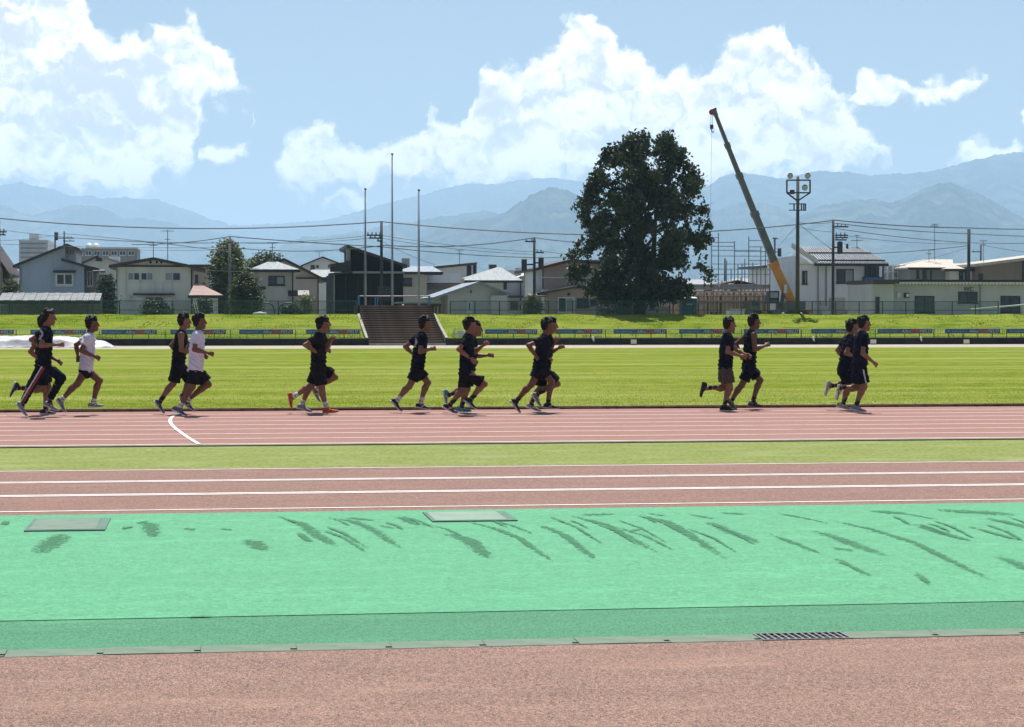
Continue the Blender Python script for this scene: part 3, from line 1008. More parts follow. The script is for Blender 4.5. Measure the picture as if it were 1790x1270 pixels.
def antenna(root, Y, px, y0, y1, arms=((0.0, 0.5),)):
    A, B = at(px, y0, Y), at(px, y1, Y)
    p = MB()
    p.tube([(A.x, Y, B.z), (A.x, Y, A.z)], 0.03, 5)
    for (dz, w) in arms:
        z = A.z - dz
        p.bar((A.x - w, Y, z), (A.x + w, Y, z), 0.035)
        for k in range(4):
            xx = A.x - w + 2 * w * (k + 0.5) / 4
            p.bar((xx, Y - 0.35, z + 0.03), (xx, Y + 0.35, z + 0.03), 0.022)
    return ob('antenna', p, 'pipe_grey', root)


def hip_roof(root, Y, depth, x0, x1, yeave, r0, r1, yr, m, ov=0.5, th=0.14, ribs=None, name='roof', left_gable=False):
    A, B = at(x0, yeave, Y), at(x1, yeave, Y)
    Ym = Y + depth / 2
    R0, R1 = at(r0, yr, Ym), at(r1, yr, Ym)
    ze = A.z
    ya, yb = Y - ov, Y + depth + ov
    c = [Vector((A.x, ya, ze)), Vector((B.x, ya, ze)), Vector((B.x, yb, ze)), Vector((A.x, yb, ze))]
    p, q = Vector((R0.x, Ym, R0.z)), Vector((R1.x, Ym, R1.z))
    s = MB()
    s.prism([c[0], c[1], q, p], (0, 0, -th))
    s.prism([c[2], c[3], p, q], (0, 0, -th))
    s.prism([c[1], c[2], q], (0, 0, -th))
    s.prism([c[3], c[0], p], (0, 0, -th))
    o = ob(name, s, m, root)
    e = MB()
    e.box(A.x - 0.06, B.x + 0.06, ya - 0.09, ya - 0.004, ze - th - 0.06, ze - 0.02)
    ob('eave_gutter', e, 'trim_dark', o)
    if ribs:
        rb = MB()
        for i in range(ribs + 1):
            t = i / ribs
            lo = c[0].lerp(c[1], t)
            hi = p.lerp(q, t)
            lo, hi = lo + Vector((0, 0, 0.035)), hi + Vector((0, 0, 0.035))
            rb.bar(lo, hi, 0.09, 0.07)
        ob('roof_ribs', rb, 'roof_white', o)
        sn = MB()
        for t in (0.08, 0.55):
            lo, hi = c[0].lerp(p, t), c[1].lerp(q, t)
            sn.bar(lo + Vector((0, 0, 0.12)), hi + Vector((0, 0, 0.12)), 0.05, 0.1)
        ob('snow_guard', sn, 'trim_dark', o)
    return o


def gable_front(root, Y, depth, xl, yl, ax, ay, xr, yr_, m, ov=0.5, th=0.16):
    """two roof slopes, ridge running away from the viewer"""
    r = roof_slope(root, Y - ov, Y + depth + ov, (xl, yl), (ax, ay), th, m)
    r2 = roof_slope(root, Y - ov, Y + depth + ov, (ax, ay), (xr, yr_), th, m)
    return r, r2


# far-left dark house at the frame edge
h = bld('house', 158, -40, 'dark brown house cut off by the left edge of the photo')
wall_poly(h, 158, [(-110, 560), (5, 560), (5, 470), (-50, 392), (-110, 470)], 9, 'w_brown')
gable_front(h, 158, 9, -128, 478, -50, 380, 17, 478, 'roof_brown')
window(h, 158, -40, 480, -15, 500)

# blue-grey house
Y = 156
h = bld('house', Y, 90, 'blue-grey house with split roof behind the long white canopy')
wall_poly(h, Y, [(34, 560), (147, 560), (147, 464), (114, 456), (114, 428), (34, 461)], 8, 'w_blue')
c = wall(h, Y + 1.2, 112, 133, 430, 460, 6, 'w_white', 'clerestory')
for k in range(3):
    window(c, Y + 1.2, 116 + k * 5, 436, 120 + k * 5, 444, 1, 'trim_white', fw=0.04)
roof_slope(h, Y - 0.5, Y + 8.5, (22, 463), (117, 425), 0.18, 'roof_dark')
roof_slope(h, Y - 0.5, Y + 8.5, (117, 425), (139, 434), 0.15, 'roof_dark')
roof_slope(h, Y - 0.5, Y + 8.5, (107, 451), (174, 469), 0.18, 'roof_dark')
window(h, Y, 97, 477, 128.5, 499, 2, 'trim_white', ('pane_dark',), 0.12)
hood(h, Y, 93, 472, 133, 476)
wall(h, Y + 1.0, 147, 165, 466, 560, 7, 'w_dgrey')
window(h, Y + 1.0, 152, 473, 163, 500, 2, 'trim_white')
hood(h, Y, 163, 470, 184, 475, 1.2)
pipe(h, Y, 36, 466, 560)

# far blocks
Y = 520
h = bld('apartment_block', Y, 58, 'distant pale apartment block with rooftop box behind blue-grey house', 'building')
wall(h, Y, 33, 84, 419, 560, 20, 'w_apart')
wall(h, Y + 3, 51, 68, 408, 419.4, 8, 'w_apart', 'roof_box')
for r_ in range(4):
    box_px(h, Y, 36, 424 + r_ * 8, 81, 427 + r_ * 8, 0.5, 'w_dgrey', 'window_band', -0.2)
Y = 340
h = bld('school_block', Y, 186, 'long grey flat-roofed block behind the roofs at left', 'building')
wall(h, Y, 128, 240, 434, 560, 14, 'w_dgrey')
box_px(h, Y, 150, 431.5, 241.5, 434.3, 14.5, 'w_pale', 'parapet', -0.3)
for k in range(7):
    window(h, Y, 134 + k * 15, 438, 145 + k * 15, 446, 2, 'trim_white')
for k in (0, 1):
    t = MB()
    A = at(156 + 12 * k, 431, Y + 4)
    t.tube([(A.x, Y + 4, A.z - 1), (A.x, Y + 4, A.z + 0.35), (A.x, Y + 4, A.z + 0.6)], [0.5, 0.5, 0.1], 10)
    ob('water_tank', t, 'trim_white', h)

# small gabled house between the blue-grey and cream houses
Y = 196
h = bld('house', Y, 175, 'small grey gabled house with bright metal roof left of the cream house')
wall_poly(h, Y, [(146, 560), (208, 560), (208, 458), (172, 447), (146, 457)], 9, 'w_grey')
roof_slope(h, Y - 0.5, Y + 9, (143, 458), (172, 445), 0.18, 'roof_dark')
roof_slope(h, Y - 0.5, Y + 9, (172, 445), (222, 461), 0.18, 'roof_white')
window(h, Y, 168, 449, 178, 455, 1)
window(h, Y, 172, 478, 196, 492, 2, 'trim_white')
sk = MB()
A = at(200, 450, Y + 3)
sk.box(A.x - 0.5, A.x + 0.5, Y + 2.5, Y + 3.5, A.z - 0.9, A.z + 0.1)
ob('skylight', sk, 'trim_white', h)

# cream house
Y = 152
h = bld('house', Y, 270, 'cream two-storey house with wide low brown gable')
wall_poly(h, Y, [(203, 560), (337, 560), (337, 464), (268, 452), (203, 461)], 9, 'w_cream')
gable_front(h, Y, 9, 190, 462.5, 268, 449, 359, 468, 'roof_brown', 0.6, 0.2)
box_px(h, Y, 199, 463, 341, 466.5, 0.1, 'roof_brown', 'fascia', -0.1)
for k in (263, 274, 282):
    v_ = MB()
    A = at(k, 458, Y)
    v_.disc((A.x, Y, A.z), (0, -1, 0), 0.09, 0.05, 10)
    ob('vent', v_, 'trim_dark', h)
window(h, Y, 223, 475.5, 245, 490, 2, 'trim_white', ('pane_light', 'pane_dark'), 0.06)
window(h, Y, 245.6, 475.5, 268, 490, 2, 'trim_white', ('pane_dark', 'pane_light'), 0.06)
window(h, Y, 288, 475.5, 316, 490.5, 2, 'trim_white', ('pane_light', 'pane_dark'), 0.06)
hood(h, Y, 233, 512, 306, 515.5, 0.6)
window(h, Y, 253, 517, 286, 538, 2, 'trim_white', ('pane_dark',), 0.08)
box_px(h, Y, 239, 518, 250, 536, 0.06, 'w_white', 'shutter', -0.06)
box_px(h, Y, 291, 518, 301, 536, 0.06, 'w_white', 'shutter', -0.06)
box_px(h, Y, 220.5, 516, 227.5, 523, 0.2, 'w_grey', 'meter_box', -0.2)
for k in (220, 245, 271, 285, 301):
    pipe(h, Y, k, 466 if k == 220 else 492, 512, 0.02, 'w_grey', 'cable')
pipe(h, Y, 335, 466, 560, 0.06, 'trim_dark')
pipe(h, Y, 204, 466, 560, 0.04)
antenna(h, Y + 4, 268, 424, 450, ((0.0, 0.5), (0.2, 0.3)))
antenna(h, Y + 4, 293, 401, 455, ((0.1, 0.45), (0.7, 0.2)))

# pinkish house behind + red roof
Y = 172
h = bld('house', Y, 352, 'pinkish grey house wall between cream house and broad tree')
wall(h, Y, 336, 367, 466, 560, 7, 'w_pink')
box_px(h, Y, 332, 462, 375, 466.4, 8, 'roof_dark', 'roof', -0.5)
window(h, Y, 341, 480, 346, 494, 1)
Y = 146
h = bld('shed_house', Y, 362, 'low building with faded red hipped roof beside cream house')
wall(h, Y, 339, 381, 514, 560, 5, 'w_pale')
hip_roof(h, Y, 5, 330, 391, 515.5, 338, 356, 499, 'roof_red', 0.4)
window(h, Y, 349, 521, 362, 545, 2)
box_px(h, Y, 339, 515, 384, 520, 0.15, 'trim_dark', 'fascia', -0.3)

# grey house with pale hip roof
Y = 150
h = bld('house', Y, 480, 'grey house with pale hipped metal roof right of round tree')
wall(h, Y, 452, 513, 470, 560, 7, 'w_grey')
wall(h, Y + 0.8, 437.5, 452, 470, 560, 6, 'w_grey')
hip_roof(h, Y, 7, 436, 523, 470.5, 468, 486, 457, 'roof_white', 0.6)
box_px(h, Y, 432, 469, 452, 472, 1.5, 'roof_dark', 'fascia', -0.4)
window(h, Y, 469, 482, 497.5, 498, 2, 'trim_dark', ('pane_dark', 'pane_light'))
hood(h, Y, 446, 500, 464, 505, 0.7)
hood(h, Y, 503, 507, 540, 517, 0.7)
pipe(h, Y, 511.5, 472, 560, 0.05, 'trim_dark')
antenna(h, Y + 4, 476, 424, 457, ((0.0, 0.4), (0.35, 0.2)))

# steep-roofed house behind it
Y = 162
h = bld('house', Y, 535, 'beige house with one long dark roof slope beside the grey house')
wall_poly(h, Y, [(490, 560), (556, 560), (556, 483), (497, 455), (490, 458)], 8, 'w_beige')
roof_slope(h, Y - 0.5, Y + 8.4, (483, 456), (497, 450.5), 0.2, 'roof_dark')
roof_slope(h, Y - 0.5, Y + 8.4, (497, 450.5), (571, 488), 0.2, 'roof_brown')
box_px(h, Y, 517, 484.5, 557, 487, 0.12, 'trim_dark', 'trim', -0.12)
box_px(h, Y, 513, 519, 557, 560, 0.1, 'w_pink', 'base_panel', -0.08)
pipe(h, Y, 556, 485, 560, 0.05, 'trim_dark')

# far gabled house and white low roof
Y = 235
h = bld('house', Y, 562, 'small distant pale house with dark gable left of the black house')
wall_poly(h, Y, [(532, 560), (590, 560), (590, 460), (564, 449), (532, 461)], 9, 'w_pale')
gable_front(h, Y, 9, 526, 463, 564, 447.5, 594, 459, 'roof_dark')
window(h, Y, 543, 463, 550, 470, 1)
window(h, Y, 553, 463, 557, 467, 1)
antenna(h, Y + 3, 558, 440, 450, ((0.0, 0.5),))
Y = 190
h = bld('low_building', Y, 560, 'low building with bright white roof in front of distant gable', 'building')
hip_roof(h, Y, 6, 536, 590, 484, 545, 580, 471, 'roof_white', 0.3)
wall(h, Y, 538, 588, 485, 560, 6, 'w_pale')
box_px(h, Y, 570, 486, 580, 494, 0.1, 'trim_white', 'awning', -0.2)

# black house
Y = 139
h = bld('house', Y, 645, 'black clad house with steep lean-to roof behind left flagpoles')
wall(h, Y, 583, 705, 478, 560, 9, 'w_black')
wall_poly(h, Y + 1.2, [(613, 482), (704, 482), (704, 461), (613, 430)], 7, 'w_black', 'upper_wall')
roof_slope(h, Y + 0.5, Y + 8.8, (606, 427), (712, 462.5), 0.2, 'roof_dark')
box_px(h, Y + 1.2, 606, 431, 613, 455, 0.4, 'w_grey', 'roof_end', 0.3)
roof_slope(h, Y - 0.4, Y + 2.4, (577, 461), (614, 456), 0.2, 'roof_dark')
box_px(h, Y, 577, 461, 613, 475, 0.3, 'roof_dark', 'roof_side', -0.2)
roof_slope(h, Y - 0.5, Y + 1.2, (576, 477), (616, 473.5), 0.12, 'roof_dark')
box_px(h, Y, 616, 474, 706, 477.8, 1.6, 'pipe_grey', 'eave_band', -0.5)
for k in (604, 625, 648, 672, 690):
    pipe(h, Y, k, 482, 560, 0.025, 'trim_dark', 'batten')
window(h, Y, 660, 500, 682, 524, 2, 'trim_dark', ('pane_dark',), 0.08)
pipe(h, Y, 584, 478, 560, 0.05, 'pipe_grey')

# brown-grey house right of it
Y = 158
h = bld('house', Y, 730, 'grey-brown house with metal roof and chimney behind right flagpole')
wall(h, Y, 702, 746, 475, 560, 7, 'w_beige')
hip_roof(h, Y, 7, 697, 772, 474.5, 708, 756, 465, 'roof_steel', 0.4)
window(h, Y, 705, 485.5, 720, 499, 1, 'trim_dark', ('pane_dark',))
box_px(h, Y + 3, 704, 451, 716, 466, 1.0, 'concrete', 'chimney')
box_px(h, Y, 741, 476.5, 772, 480, 1.0, 'trim_dark', 'eave', -0.3)
Y = 185
h = bld('house', Y, 795, 'white house with thin rising dark roof left of the pale pyramid roof')
wall_poly(h, Y, [(756, 560), (833, 560), (833, 460), (756, 466)], 8, 'w_pale')
roof_slope(h, Y - 0.5, Y + 8.4, (751, 466), (834, 458), 0.2, 'roof_dark')
window(h, Y, 816, 463, 824, 481, 1)
window(h, Y, 827, 463, 833, 481, 1)
antenna(h, Y + 3, 803, 437, 461, ((0.0, 0.4), (0.3, 0.25)))
Y = 164
h = bld('balcony_house', Y, 775, 'house part with white balcony screen and blue metal roof')
wall(h, Y + 0.6, 740, 812, 486, 560, 6, 'w_beige')
for k in range(3):
    box_px(h, Y, 742 + k * 21, 477, 762.4 + k * 21, 494, 0.12, 'w_white', 'balcony_panel')
box_px(h, Y, 742, 494.4, 805, 496.5, 0.5, 'trim_dark', 'balcony_floor')
roof_slope(h, Y - 1.6, Y + 0.5, (738, 507), (800, 504), 0.12, 'roof_steel', 'lower_roof')
Y = 176
h = bld('house', Y, 855, 'grey house with bright pale pyramid roof near the middle')
wall(h, Y, 815, 886, 490, 560, 8, 'w_grey')
hip_roof(h, Y, 8, 805, 912, 489.5, 868, 876, 467, 'roof_white', 0.5)
window(h, Y, 825, 495, 838, 504, 2)
box_px(h, Y, 880, 492, 886, 506, 0.2, 'trim_dark', 'window', -0.1)
Y = 192
h = bld('house', Y, 912, 'plain grey half-gable building beside utility pole left of beige house')
wall_poly(h, Y, [(884, 560), (938, 560), (938, 474), (884, 491)], 9, 'w_apart')
roof_slope(h, Y - 0.4, Y + 9.4, (880, 493.5), (939, 474), 0.15, 'pipe_grey')
pipe(h, Y, 910, 482, 560, 0.06, 'trim_dark')
box_px(h, Y + 5, 856, 462, 868, 470, 0.8, 'trim_dark', 'roof_vent')
box_px(h, Y + 5, 903, 468, 911, 482, 0.8, 'concrete', 'chimney')
box_px(h, Y - 2, 888, 516, 938, 520, 2.0, 'trim_dark', 'lower_eave')
window(h, Y - 0.2, 892, 526, 905, 540, 2)
# small light block far behind
Y = 420
h = bld('apartment_block', Y, 893, 'tiny pale rooftop block far behind the grey half-gable building', 'building')
wall(h, Y, 882, 930, 472, 560, 10, 'w_apart')

# grey gable hall
Y = 141
h = bld('hall', Y, 835, 'low grey gabled hall with one narrow window right of the stairs', 'building')
wall_poly(h, Y, [(783, 560), (886, 560), (886, 511), (838, 494), (783, 513)], 9, 'w_wc')
gable_front(h, Y, 9, 758, 519, 838, 491.5, 893, 512, 'roof_steel', 0.5, 0.14)
wall(h, Y + 2.0, 770, 783, 515, 560, 6, 'w_wc')
window(h, Y, 816, 525, 825.5, 546, 1, 'trim_white', ('pane_dark',), 0.14)
wall(h, Y - 0.5, 858, 886.5, 516, 560, 0.5, 'w_wc', 'annex')
box_px(h, Y, 822, 507, 824, 512, 0.1, 'trim_dark', 'vent', -0.1)

# dark shelter at stair top
Y = 134
h = bld('shelter', Y, 732, 'dark open shelter with pale roof at the top of the stairs', 'shelter')
A, B = at(695, 526, Y), at(771, 530, Y)
r_ = MB()
r_.box(A.x, B.x, Y - 0.2, Y + 2.5, B.z, B.z + 0.1)
ro_ = ob('roof', r_, 'roof_white', h)
r_ = MB()
r_.box(A.x, B.x, Y - 0.22, Y - 0.12, B.z - 0.2, B.z - 0.005)
ob('fascia', r_, 'trim_dark', ro_)
for k in (700, 730, 762, 768.5):
    p = MB()
    X_ = XX(k, Y)
    p.box(X_ - 0.06, X_ + 0.06, Y, Y + 0.12, GZ, B.z - 0.2)
    ob('post', p, 'trim_dark', h)
bk = MB()
bk.box(A.x + 0.2, B.x - 0.5, Y + 2.2, Y + 2.4, GZ, B.z - 0.3)
ob('back_wall', bk, 'w_pink', h)

# long canopy at left
Y = 135
h = bld('canopy', Y, 95, 'long low white corrugated canopy in front of the blue-grey house', 'canopy')
A, B = at(2, 513, Y + 2.2), at(183, 524.5, Y - 0.4)
c_ = MB()
n_ = 17
xa, xb = XX(-2, Y), XX(176, Y)
for i in range(n_):
    x0, x1 = xa + (xb - xa) * i / n_, xa + (xb - xa) * (i + 1) / n_
    p = MB()
    dz = 0.02 * (i % 2)
    p.prism([(x0, Y - 0.5, B.z + dz), (x1 - 0.02, Y - 0.5, B.z + dz), (x1 - 0.02, Y + 2.2, A.z + 0.05 + dz), (x0, Y + 2.2, A.z + 0.05 + dz)], (0, 0, -0.05))
    ob('roof_panel', p, 'roof_canopy', h)
p = MB()
p.box(xa, xb, Y - 0.45, Y - 0.35, B.z - 0.22, B.z - 0.06)
ob('beam', p, 'trim_dark', h)
for k in (17.5, 60, 106, 153.5):
    X_ = XX(k, Y)
    p = MB()
    p.box(X_ - 0.05, X_ + 0.05, Y - 0.4, Y - 0.3, GZ, B.z - 0.2)
    ob('post', p, 'fence_green', h)
p = MB()
p.box(xa, xb, Y + 2.0, Y + 2.15, GZ, A.z - 0.2)
ob('back_wall', p, 'w_dgrey', h)

# beige house behind the tree
Y = 147
h = bld('house', Y, 1020, 'pinkish beige house with two roof levels half hidden by big tree')
wall_poly(h, Y + 2, [(948, 560), (1090, 560), (1090, 452), (1000, 455), (948, 468)], 9, 'w_pink')
roof_slope(h, Y + 1.5, Y + 11.5, (934, 468.5), (1000, 452), 0.2, 'roof_brown')
roof_slope(h, Y + 1.5, Y + 11.5, (1000, 452), (1100, 462), 0.2, 'roof_brown')
box_px(h, Y + 2, 948, 484, 1090, 486.5, 0.12, 'w_white', 'band', -0.1)
wall(h, Y, 957, 1112, 504, 560, 3, 'w_pink')
roof_slope(h, Y - 0.6, Y + 2.6, (940, 511), (1015, 498), 0.15, 'roof_brown', 'lower_roof')
roof_slope(h, Y - 0.6, Y + 2.6, (1015, 498), (1118, 505), 0.15, 'roof_brown', 'lower_roof')
window(h, Y, 975, 519, 1004, 546, 2, 'trim_white', ('pane_green', 'pane_light'))
window(h, Y, 1008, 521, 1029, 537, 2, 'trim_dark', ('pane_green',))
window(h, Y, 1032, 521, 1043, 534, 1, 'trim_dark', ('pane_dark',))
window(h, Y, 1046, 521, 1066, 536, 2, 'trim_dark', ('pane_dark',))
p_ = box_px(h, Y, 946, 506, 950, 548, 0.3, 'w_white', 'porch_post', -0.4)
hood(h, Y, 922, 512, 953, 518, 0.8, 'roof_brown', 'porch_roof')
box_px(h, Y, 992, 512, 996, 516, 0.15, 'trim_dark', 'vent', -0.15)
wall(h, Y + 2, 936, 950, 470, 560, 5, 'w_pale')

# low wall right of the tree
Y = 138
w_ = MB()
w_.box(XX(1040, Y), XX(1172, Y), Y, Y + 0.2, GZ - 0.1, ZZ(536, Y))
wo_ = ob('garden_wall', w_, 'w_dgrey', label='low grey-brown garden wall in the shade of big tree', cat='wall')
w_ = MB()
w_.box(XX(1040, Y), XX(1172, Y), Y - 0.06, Y + 0.26, ZZ(536, Y) + 0.003, ZZ(534.5, Y))
ob('coping', w_, 'concrete', wo_)

# white ribbed-roof house
Y = 148
h = bld('house', Y, 1465, 'white house with ribbed metal roof right of the lamp tower')
wall(h, Y, 1398, 1538, 461, 560, 9, 'w_white')
wall_poly(h, Y, [(1398, 462), (1420, 462), (1398, 446)], 9, 'w_white', 'gable')
hip_roof(h, Y, 9, 1421, 1547, 460, 1402, 1500, 432.5, 'roof_steel', 0.6, 0.14, ribs=26)
A, B = at(1380, 433.5, Y), at(1424, 461, Y)
v_ = MB()
v_.prism([(A.x, Y - 0.9, A.z), (B.x, Y - 0.9, B.z), (B.x, Y - 0.9, B.z + 0.32), (A.x, Y - 0.9, A.z + 0.32)], (0, 0.35, 0))
ob('bargeboard', v_, 'w_pale', h)
window(h, Y, 1462, 470, 1492, 494.5, 2, 'trim_dark', ('pane_dark', 'pane_light'))
window(h, Y, 1402, 473, 1411, 496, 2, 'trim_dark', ('pane_dark', 'pane_light'))
bc = box_px(h, Y, 1507, 484, 1538, 507, 1.0, 'toilet_blue', 'balcony', -1.0)
for k in range(4):
    p = MB()
    X_ = XX(1509 + k * 9, Y)
    p.box(X_ - 0.05, X_ + 0.05, Y - 1.0, Y - 0.9, ZZ(484, Y), ZZ(463, Y))
    ob('balcony_post', p, 'trim_dark', bc)
window(h, Y, 1511, 464, 1536, 483, 3, 'trim_dark', ('pane_green',))
box_px(h, Y, 1450, 520, 1477, 560, 0.08, 'w_beige', 'shutter', -0.08)
pipe(h, Y, 1444, 465, 534, 0.05)
pipe(h, Y, 1430, 465, 560, 0.04)
pipe(h, Y, 1491, 496, 560, 0.02)
box_px(h, Y, 1433, 525, 1439, 533, 0.2, 'w_grey', 'meter_box', -0.2)
box_px(h, Y, 1434, 542, 1448, 556, 0.4, 'w_pale', 'air_conditioner', -0.5)
box_px(h, Y, 1480, 541, 1496, 556, 0.4, 'w_pale', 'air_conditioner', -0.5)
antenna(h, Y + 4.5, 1498, 412, 436, ((0.0, 0.15), (0.35, 0.45)))
c_ = MB()
A = at(1481, 426, Y + 4)
c_.tube([(A.x, Y + 4, A.z - 0.8), (A.x, Y + 4, A.z)], 0.09, 8)
ob('flue', c_, 'trim_dark', h)
Y = 172
h = bld('house', Y, 1370, 'pale house with dark flat eave between crane and white house')
wall(h, Y, 1352, 1410, 466, 560, 8, 'w_white')
box_px(h, Y, 1330, 463.5, 1412, 467, 8.5, 'roof_dark', 'eave', -0.8)
hip_roof(h, Y, 8, 1345, 1412, 463, 1365, 1395, 455, 'roof_white', 0.3)
window(h, Y, 1349, 480, 1356, 495, 1)

# toilet block
Y = 137
h = bld('toilet_block', Y, 1660, 'long low grey building lettered WC with scalloped tile eave', 'building')
wall(h, Y, 1563, 1840, 495, 560, 5, 'w_wc')
wall(h, Y - 0.6, 1525, 1562.5, 496, 560, 5.5, 'w_wc', 'end_block')
e_ = box_px(h, Y, 1519, 489, 1564, 495.5, 6.0, 'roof_brown', 'fascia', -1.0)
box_px(h, Y, 1564.5, 488.5, 1845, 490.6, 5.8, 'roof_brown', 'roof_edge', -0.6)
box_px(h, Y, 1564.5, 491, 1845, 495.2, 0.3, 'trim_dark', 'eave_board', -0.3)
tm = MB()
R_ = 0.098
ring = [(R_ * math.cos(a), 0, R_ * 1.15 * math.sin(a)) for a in np.linspace(PI, 2 * PI, 9)] + [(R_, 0, 0.06), (-R_, 0, 0.06)]
tm.prism(ring, (0, 0.12, 0))
tme = tm.mesh('eave_tile', ['w_white'])
for k in range(49):
    pxk = 1567 + k * 5.85
    link('eave_tile', tme, h, (XX(pxk, Y - 0.4), Y - 0.42, ZZ(492.3, Y - 0.4)))
window(h, Y, 1599, 517, 1633, 546, 2, 'trim_dark', ('pane_green',))
window(h, Y, 1675, 509.5, 1708, 529, 2, 'trim_dark', ('pane_green', 'pane_dark'))
window(h, Y, 1749, 517, 1783, 546, 2, 'trim_dark', ('pane_dark',))
window(h, Y - 0.6, 1530.5, 518.5, 1537, 546, 1, 'trim_dark', ('pane_dark',))
box_px(h, Y, 1567, 511.5, 1574, 519, 0.12, 'w_pale', 'junction_box', -0.12)
box_px(h, Y, 1580, 512, 1588, 520, 0.18, 'trim_dark', 'wall_lamp', -0.18)
box_px(h, Y, 1582.5, 513.5, 1587.5, 518.5, 0.03, 'trim_white', 'lamp_glass', -0.215)
wc = text_mesh('WC', 0.40, 'trim_dark', 0, 0.015)
link('lettering', wc, h, (XX(1684, Y), Y - 0.03, ZZ(507, Y)))
dd = MB()
A = at(1699, 502, Y)
dd.disc((A.x, Y, A.z), (0, -1, 0), 0.05, 0.05, 10)
ob('small_lamp', dd, 'pipe_grey', h)
pipe(h, Y, 1713, 496, 560, 0.04)
pipe(h, Y, 1561.5, 496, 560, 0.04)
p = MB()
A, B = at(1697, 540.5, 130.5), at(1850, 527, 130.5)
p.tube([A, B], 0.045, 8)
po = ob('handrail_pipe', p, 'rail_pale', label='pale sloping handrail pipe in front of the WC building', cat='handrail')
for k in (1740, 1790):
    q = MB()
    X_ = XX(k, 130.5)
    q.tube([(X_, 130.5, 1.3), (X_, 130.5, A.z + (X_ - A.x) * (B.z - A.z) / (B.x - A.x))], 0.03, 6)
    ob('post', q, 'rail_pale', po)

# frames and houses behind the toilet block
Y = 168
h = bld('greenhouse', Y, 1565, 'white framed glasshouse rising behind the WC building at its left end', 'greenhouse')
wall(h, Y + 0.5, 1540, 1590, 464, 560, 4, 'pane_light', 'glazing')
for k in range(6):
    box_px(h, Y, 1541 + k * 9.6, 462, 1543 + k * 9.6, 560, 0.15, 'trim_white', 'mullion')
for k in range(3):
    box_px(h, Y, 1541, 463 + k * 11, 1590, 464.6 + k * 11, 0.1, 'trim_white', 'rail', -0.11)
box_px(h, Y, 1579, 463, 1589, 492, 0.1, 'w_white', 'banner_panel', -0.25)
Y = 165
h = bld('house', Y, 1640, 'dark grey house with speckled beige tile roof behind WC building')
wall(h, Y, 1591, 1660, 467, 560, 8, 'w_dgrey')
hip_roof(h, Y, 8, 1585, 1664, 467, 1615, 1665, 453, 'roof_tile', 0.5)
wall(h, Y - 1, 1660, 1708, 470, 560, 6, 'w_pale')
hip_roof(h, Y - 1, 6, 1648, 1717, 469.5, 1668, 1700, 460, 'roof_tile', 0.5)
window(h, Y, 1602, 470, 1606, 486, 1)
window(h, Y, 1613, 471, 1619, 487, 1)
window(h, Y - 1, 1676, 474, 1694, 490, 3, 'trim_dark', ('pane_dark', 'pane_light'))
pipe(h, Y, 1627, 469, 489, 0.05, 'trim_dark')
antenna(h, Y + 3, 1634, 392, 454, ((0.0, 0.25), (0.15, 0.35)))
antenna(h, Y + 3, 1624, 437, 455, ((0.0, 0.45), (0.3, 0.2)))
Y = 162
h = bld('house', Y, 1760, 'brown house with rising pale roof at the right edge')
wall_poly(h, Y, [(1715, 560), (1850, 560), (1850, 448), (1715, 459)], 8, 'w_brown')
roof_slope(h, Y - 0.6, Y + 8.5, (1704, 461), (1860, 441), 0.22, 'roof_tile')
box_px(h, Y, 1711, 478, 1717, 489, 0.3, 'trim_dark', 'window', -0.2)
pipe(h, Y, 1788, 455, 492, 0.06, 'trim_dark')
antenna(h, Y + 3, 1719, 421, 457, ((0.0, 0.3), (0.3, 0.12)))

# distant filler roofs beyond (all real houses of the town)
FILL = [(560, 455, 478, 640, 'w_pale', 'roof_dark', 'tiny distant house right of the white low roof'),
        (1180, 1260, 488, 260, 'w_white', 'roof_white', 'distant white-roofed house right behind big tree'),
        (1262, 1345, 486, 280, 'w_pale', 'roof_white', 'distant white-roofed house behind the scaffolding'),
        (0, 34, 472, 240, 'w_pale', 'roof_white', 'distant pale house seen at the far left gap'),
        (1100, 1180, 490, 300, 'w_grey', 'roof_dark', 'distant grey house hidden mostly by the big tree')]
for (a, b, yt, Yd, wm, rm, lab) in FILL[1:]:
    h = bld('house', Yd, (a + b) / 2, lab)
    wall(h, Yd, a + 3, b - 3, yt + 10, 560, 9, wm)
    hip_roof(h, Yd, 9, a, b, yt + 10, a + (b - a) * 0.3, a + (b - a) * 0.7, yt, rm, 0.4)
    window(h, Yd, a + 14, yt + 18, a + 26, yt + 28, 2)
    window(h, Yd, b - 28, yt + 18, b - 16, yt + 28, 2)


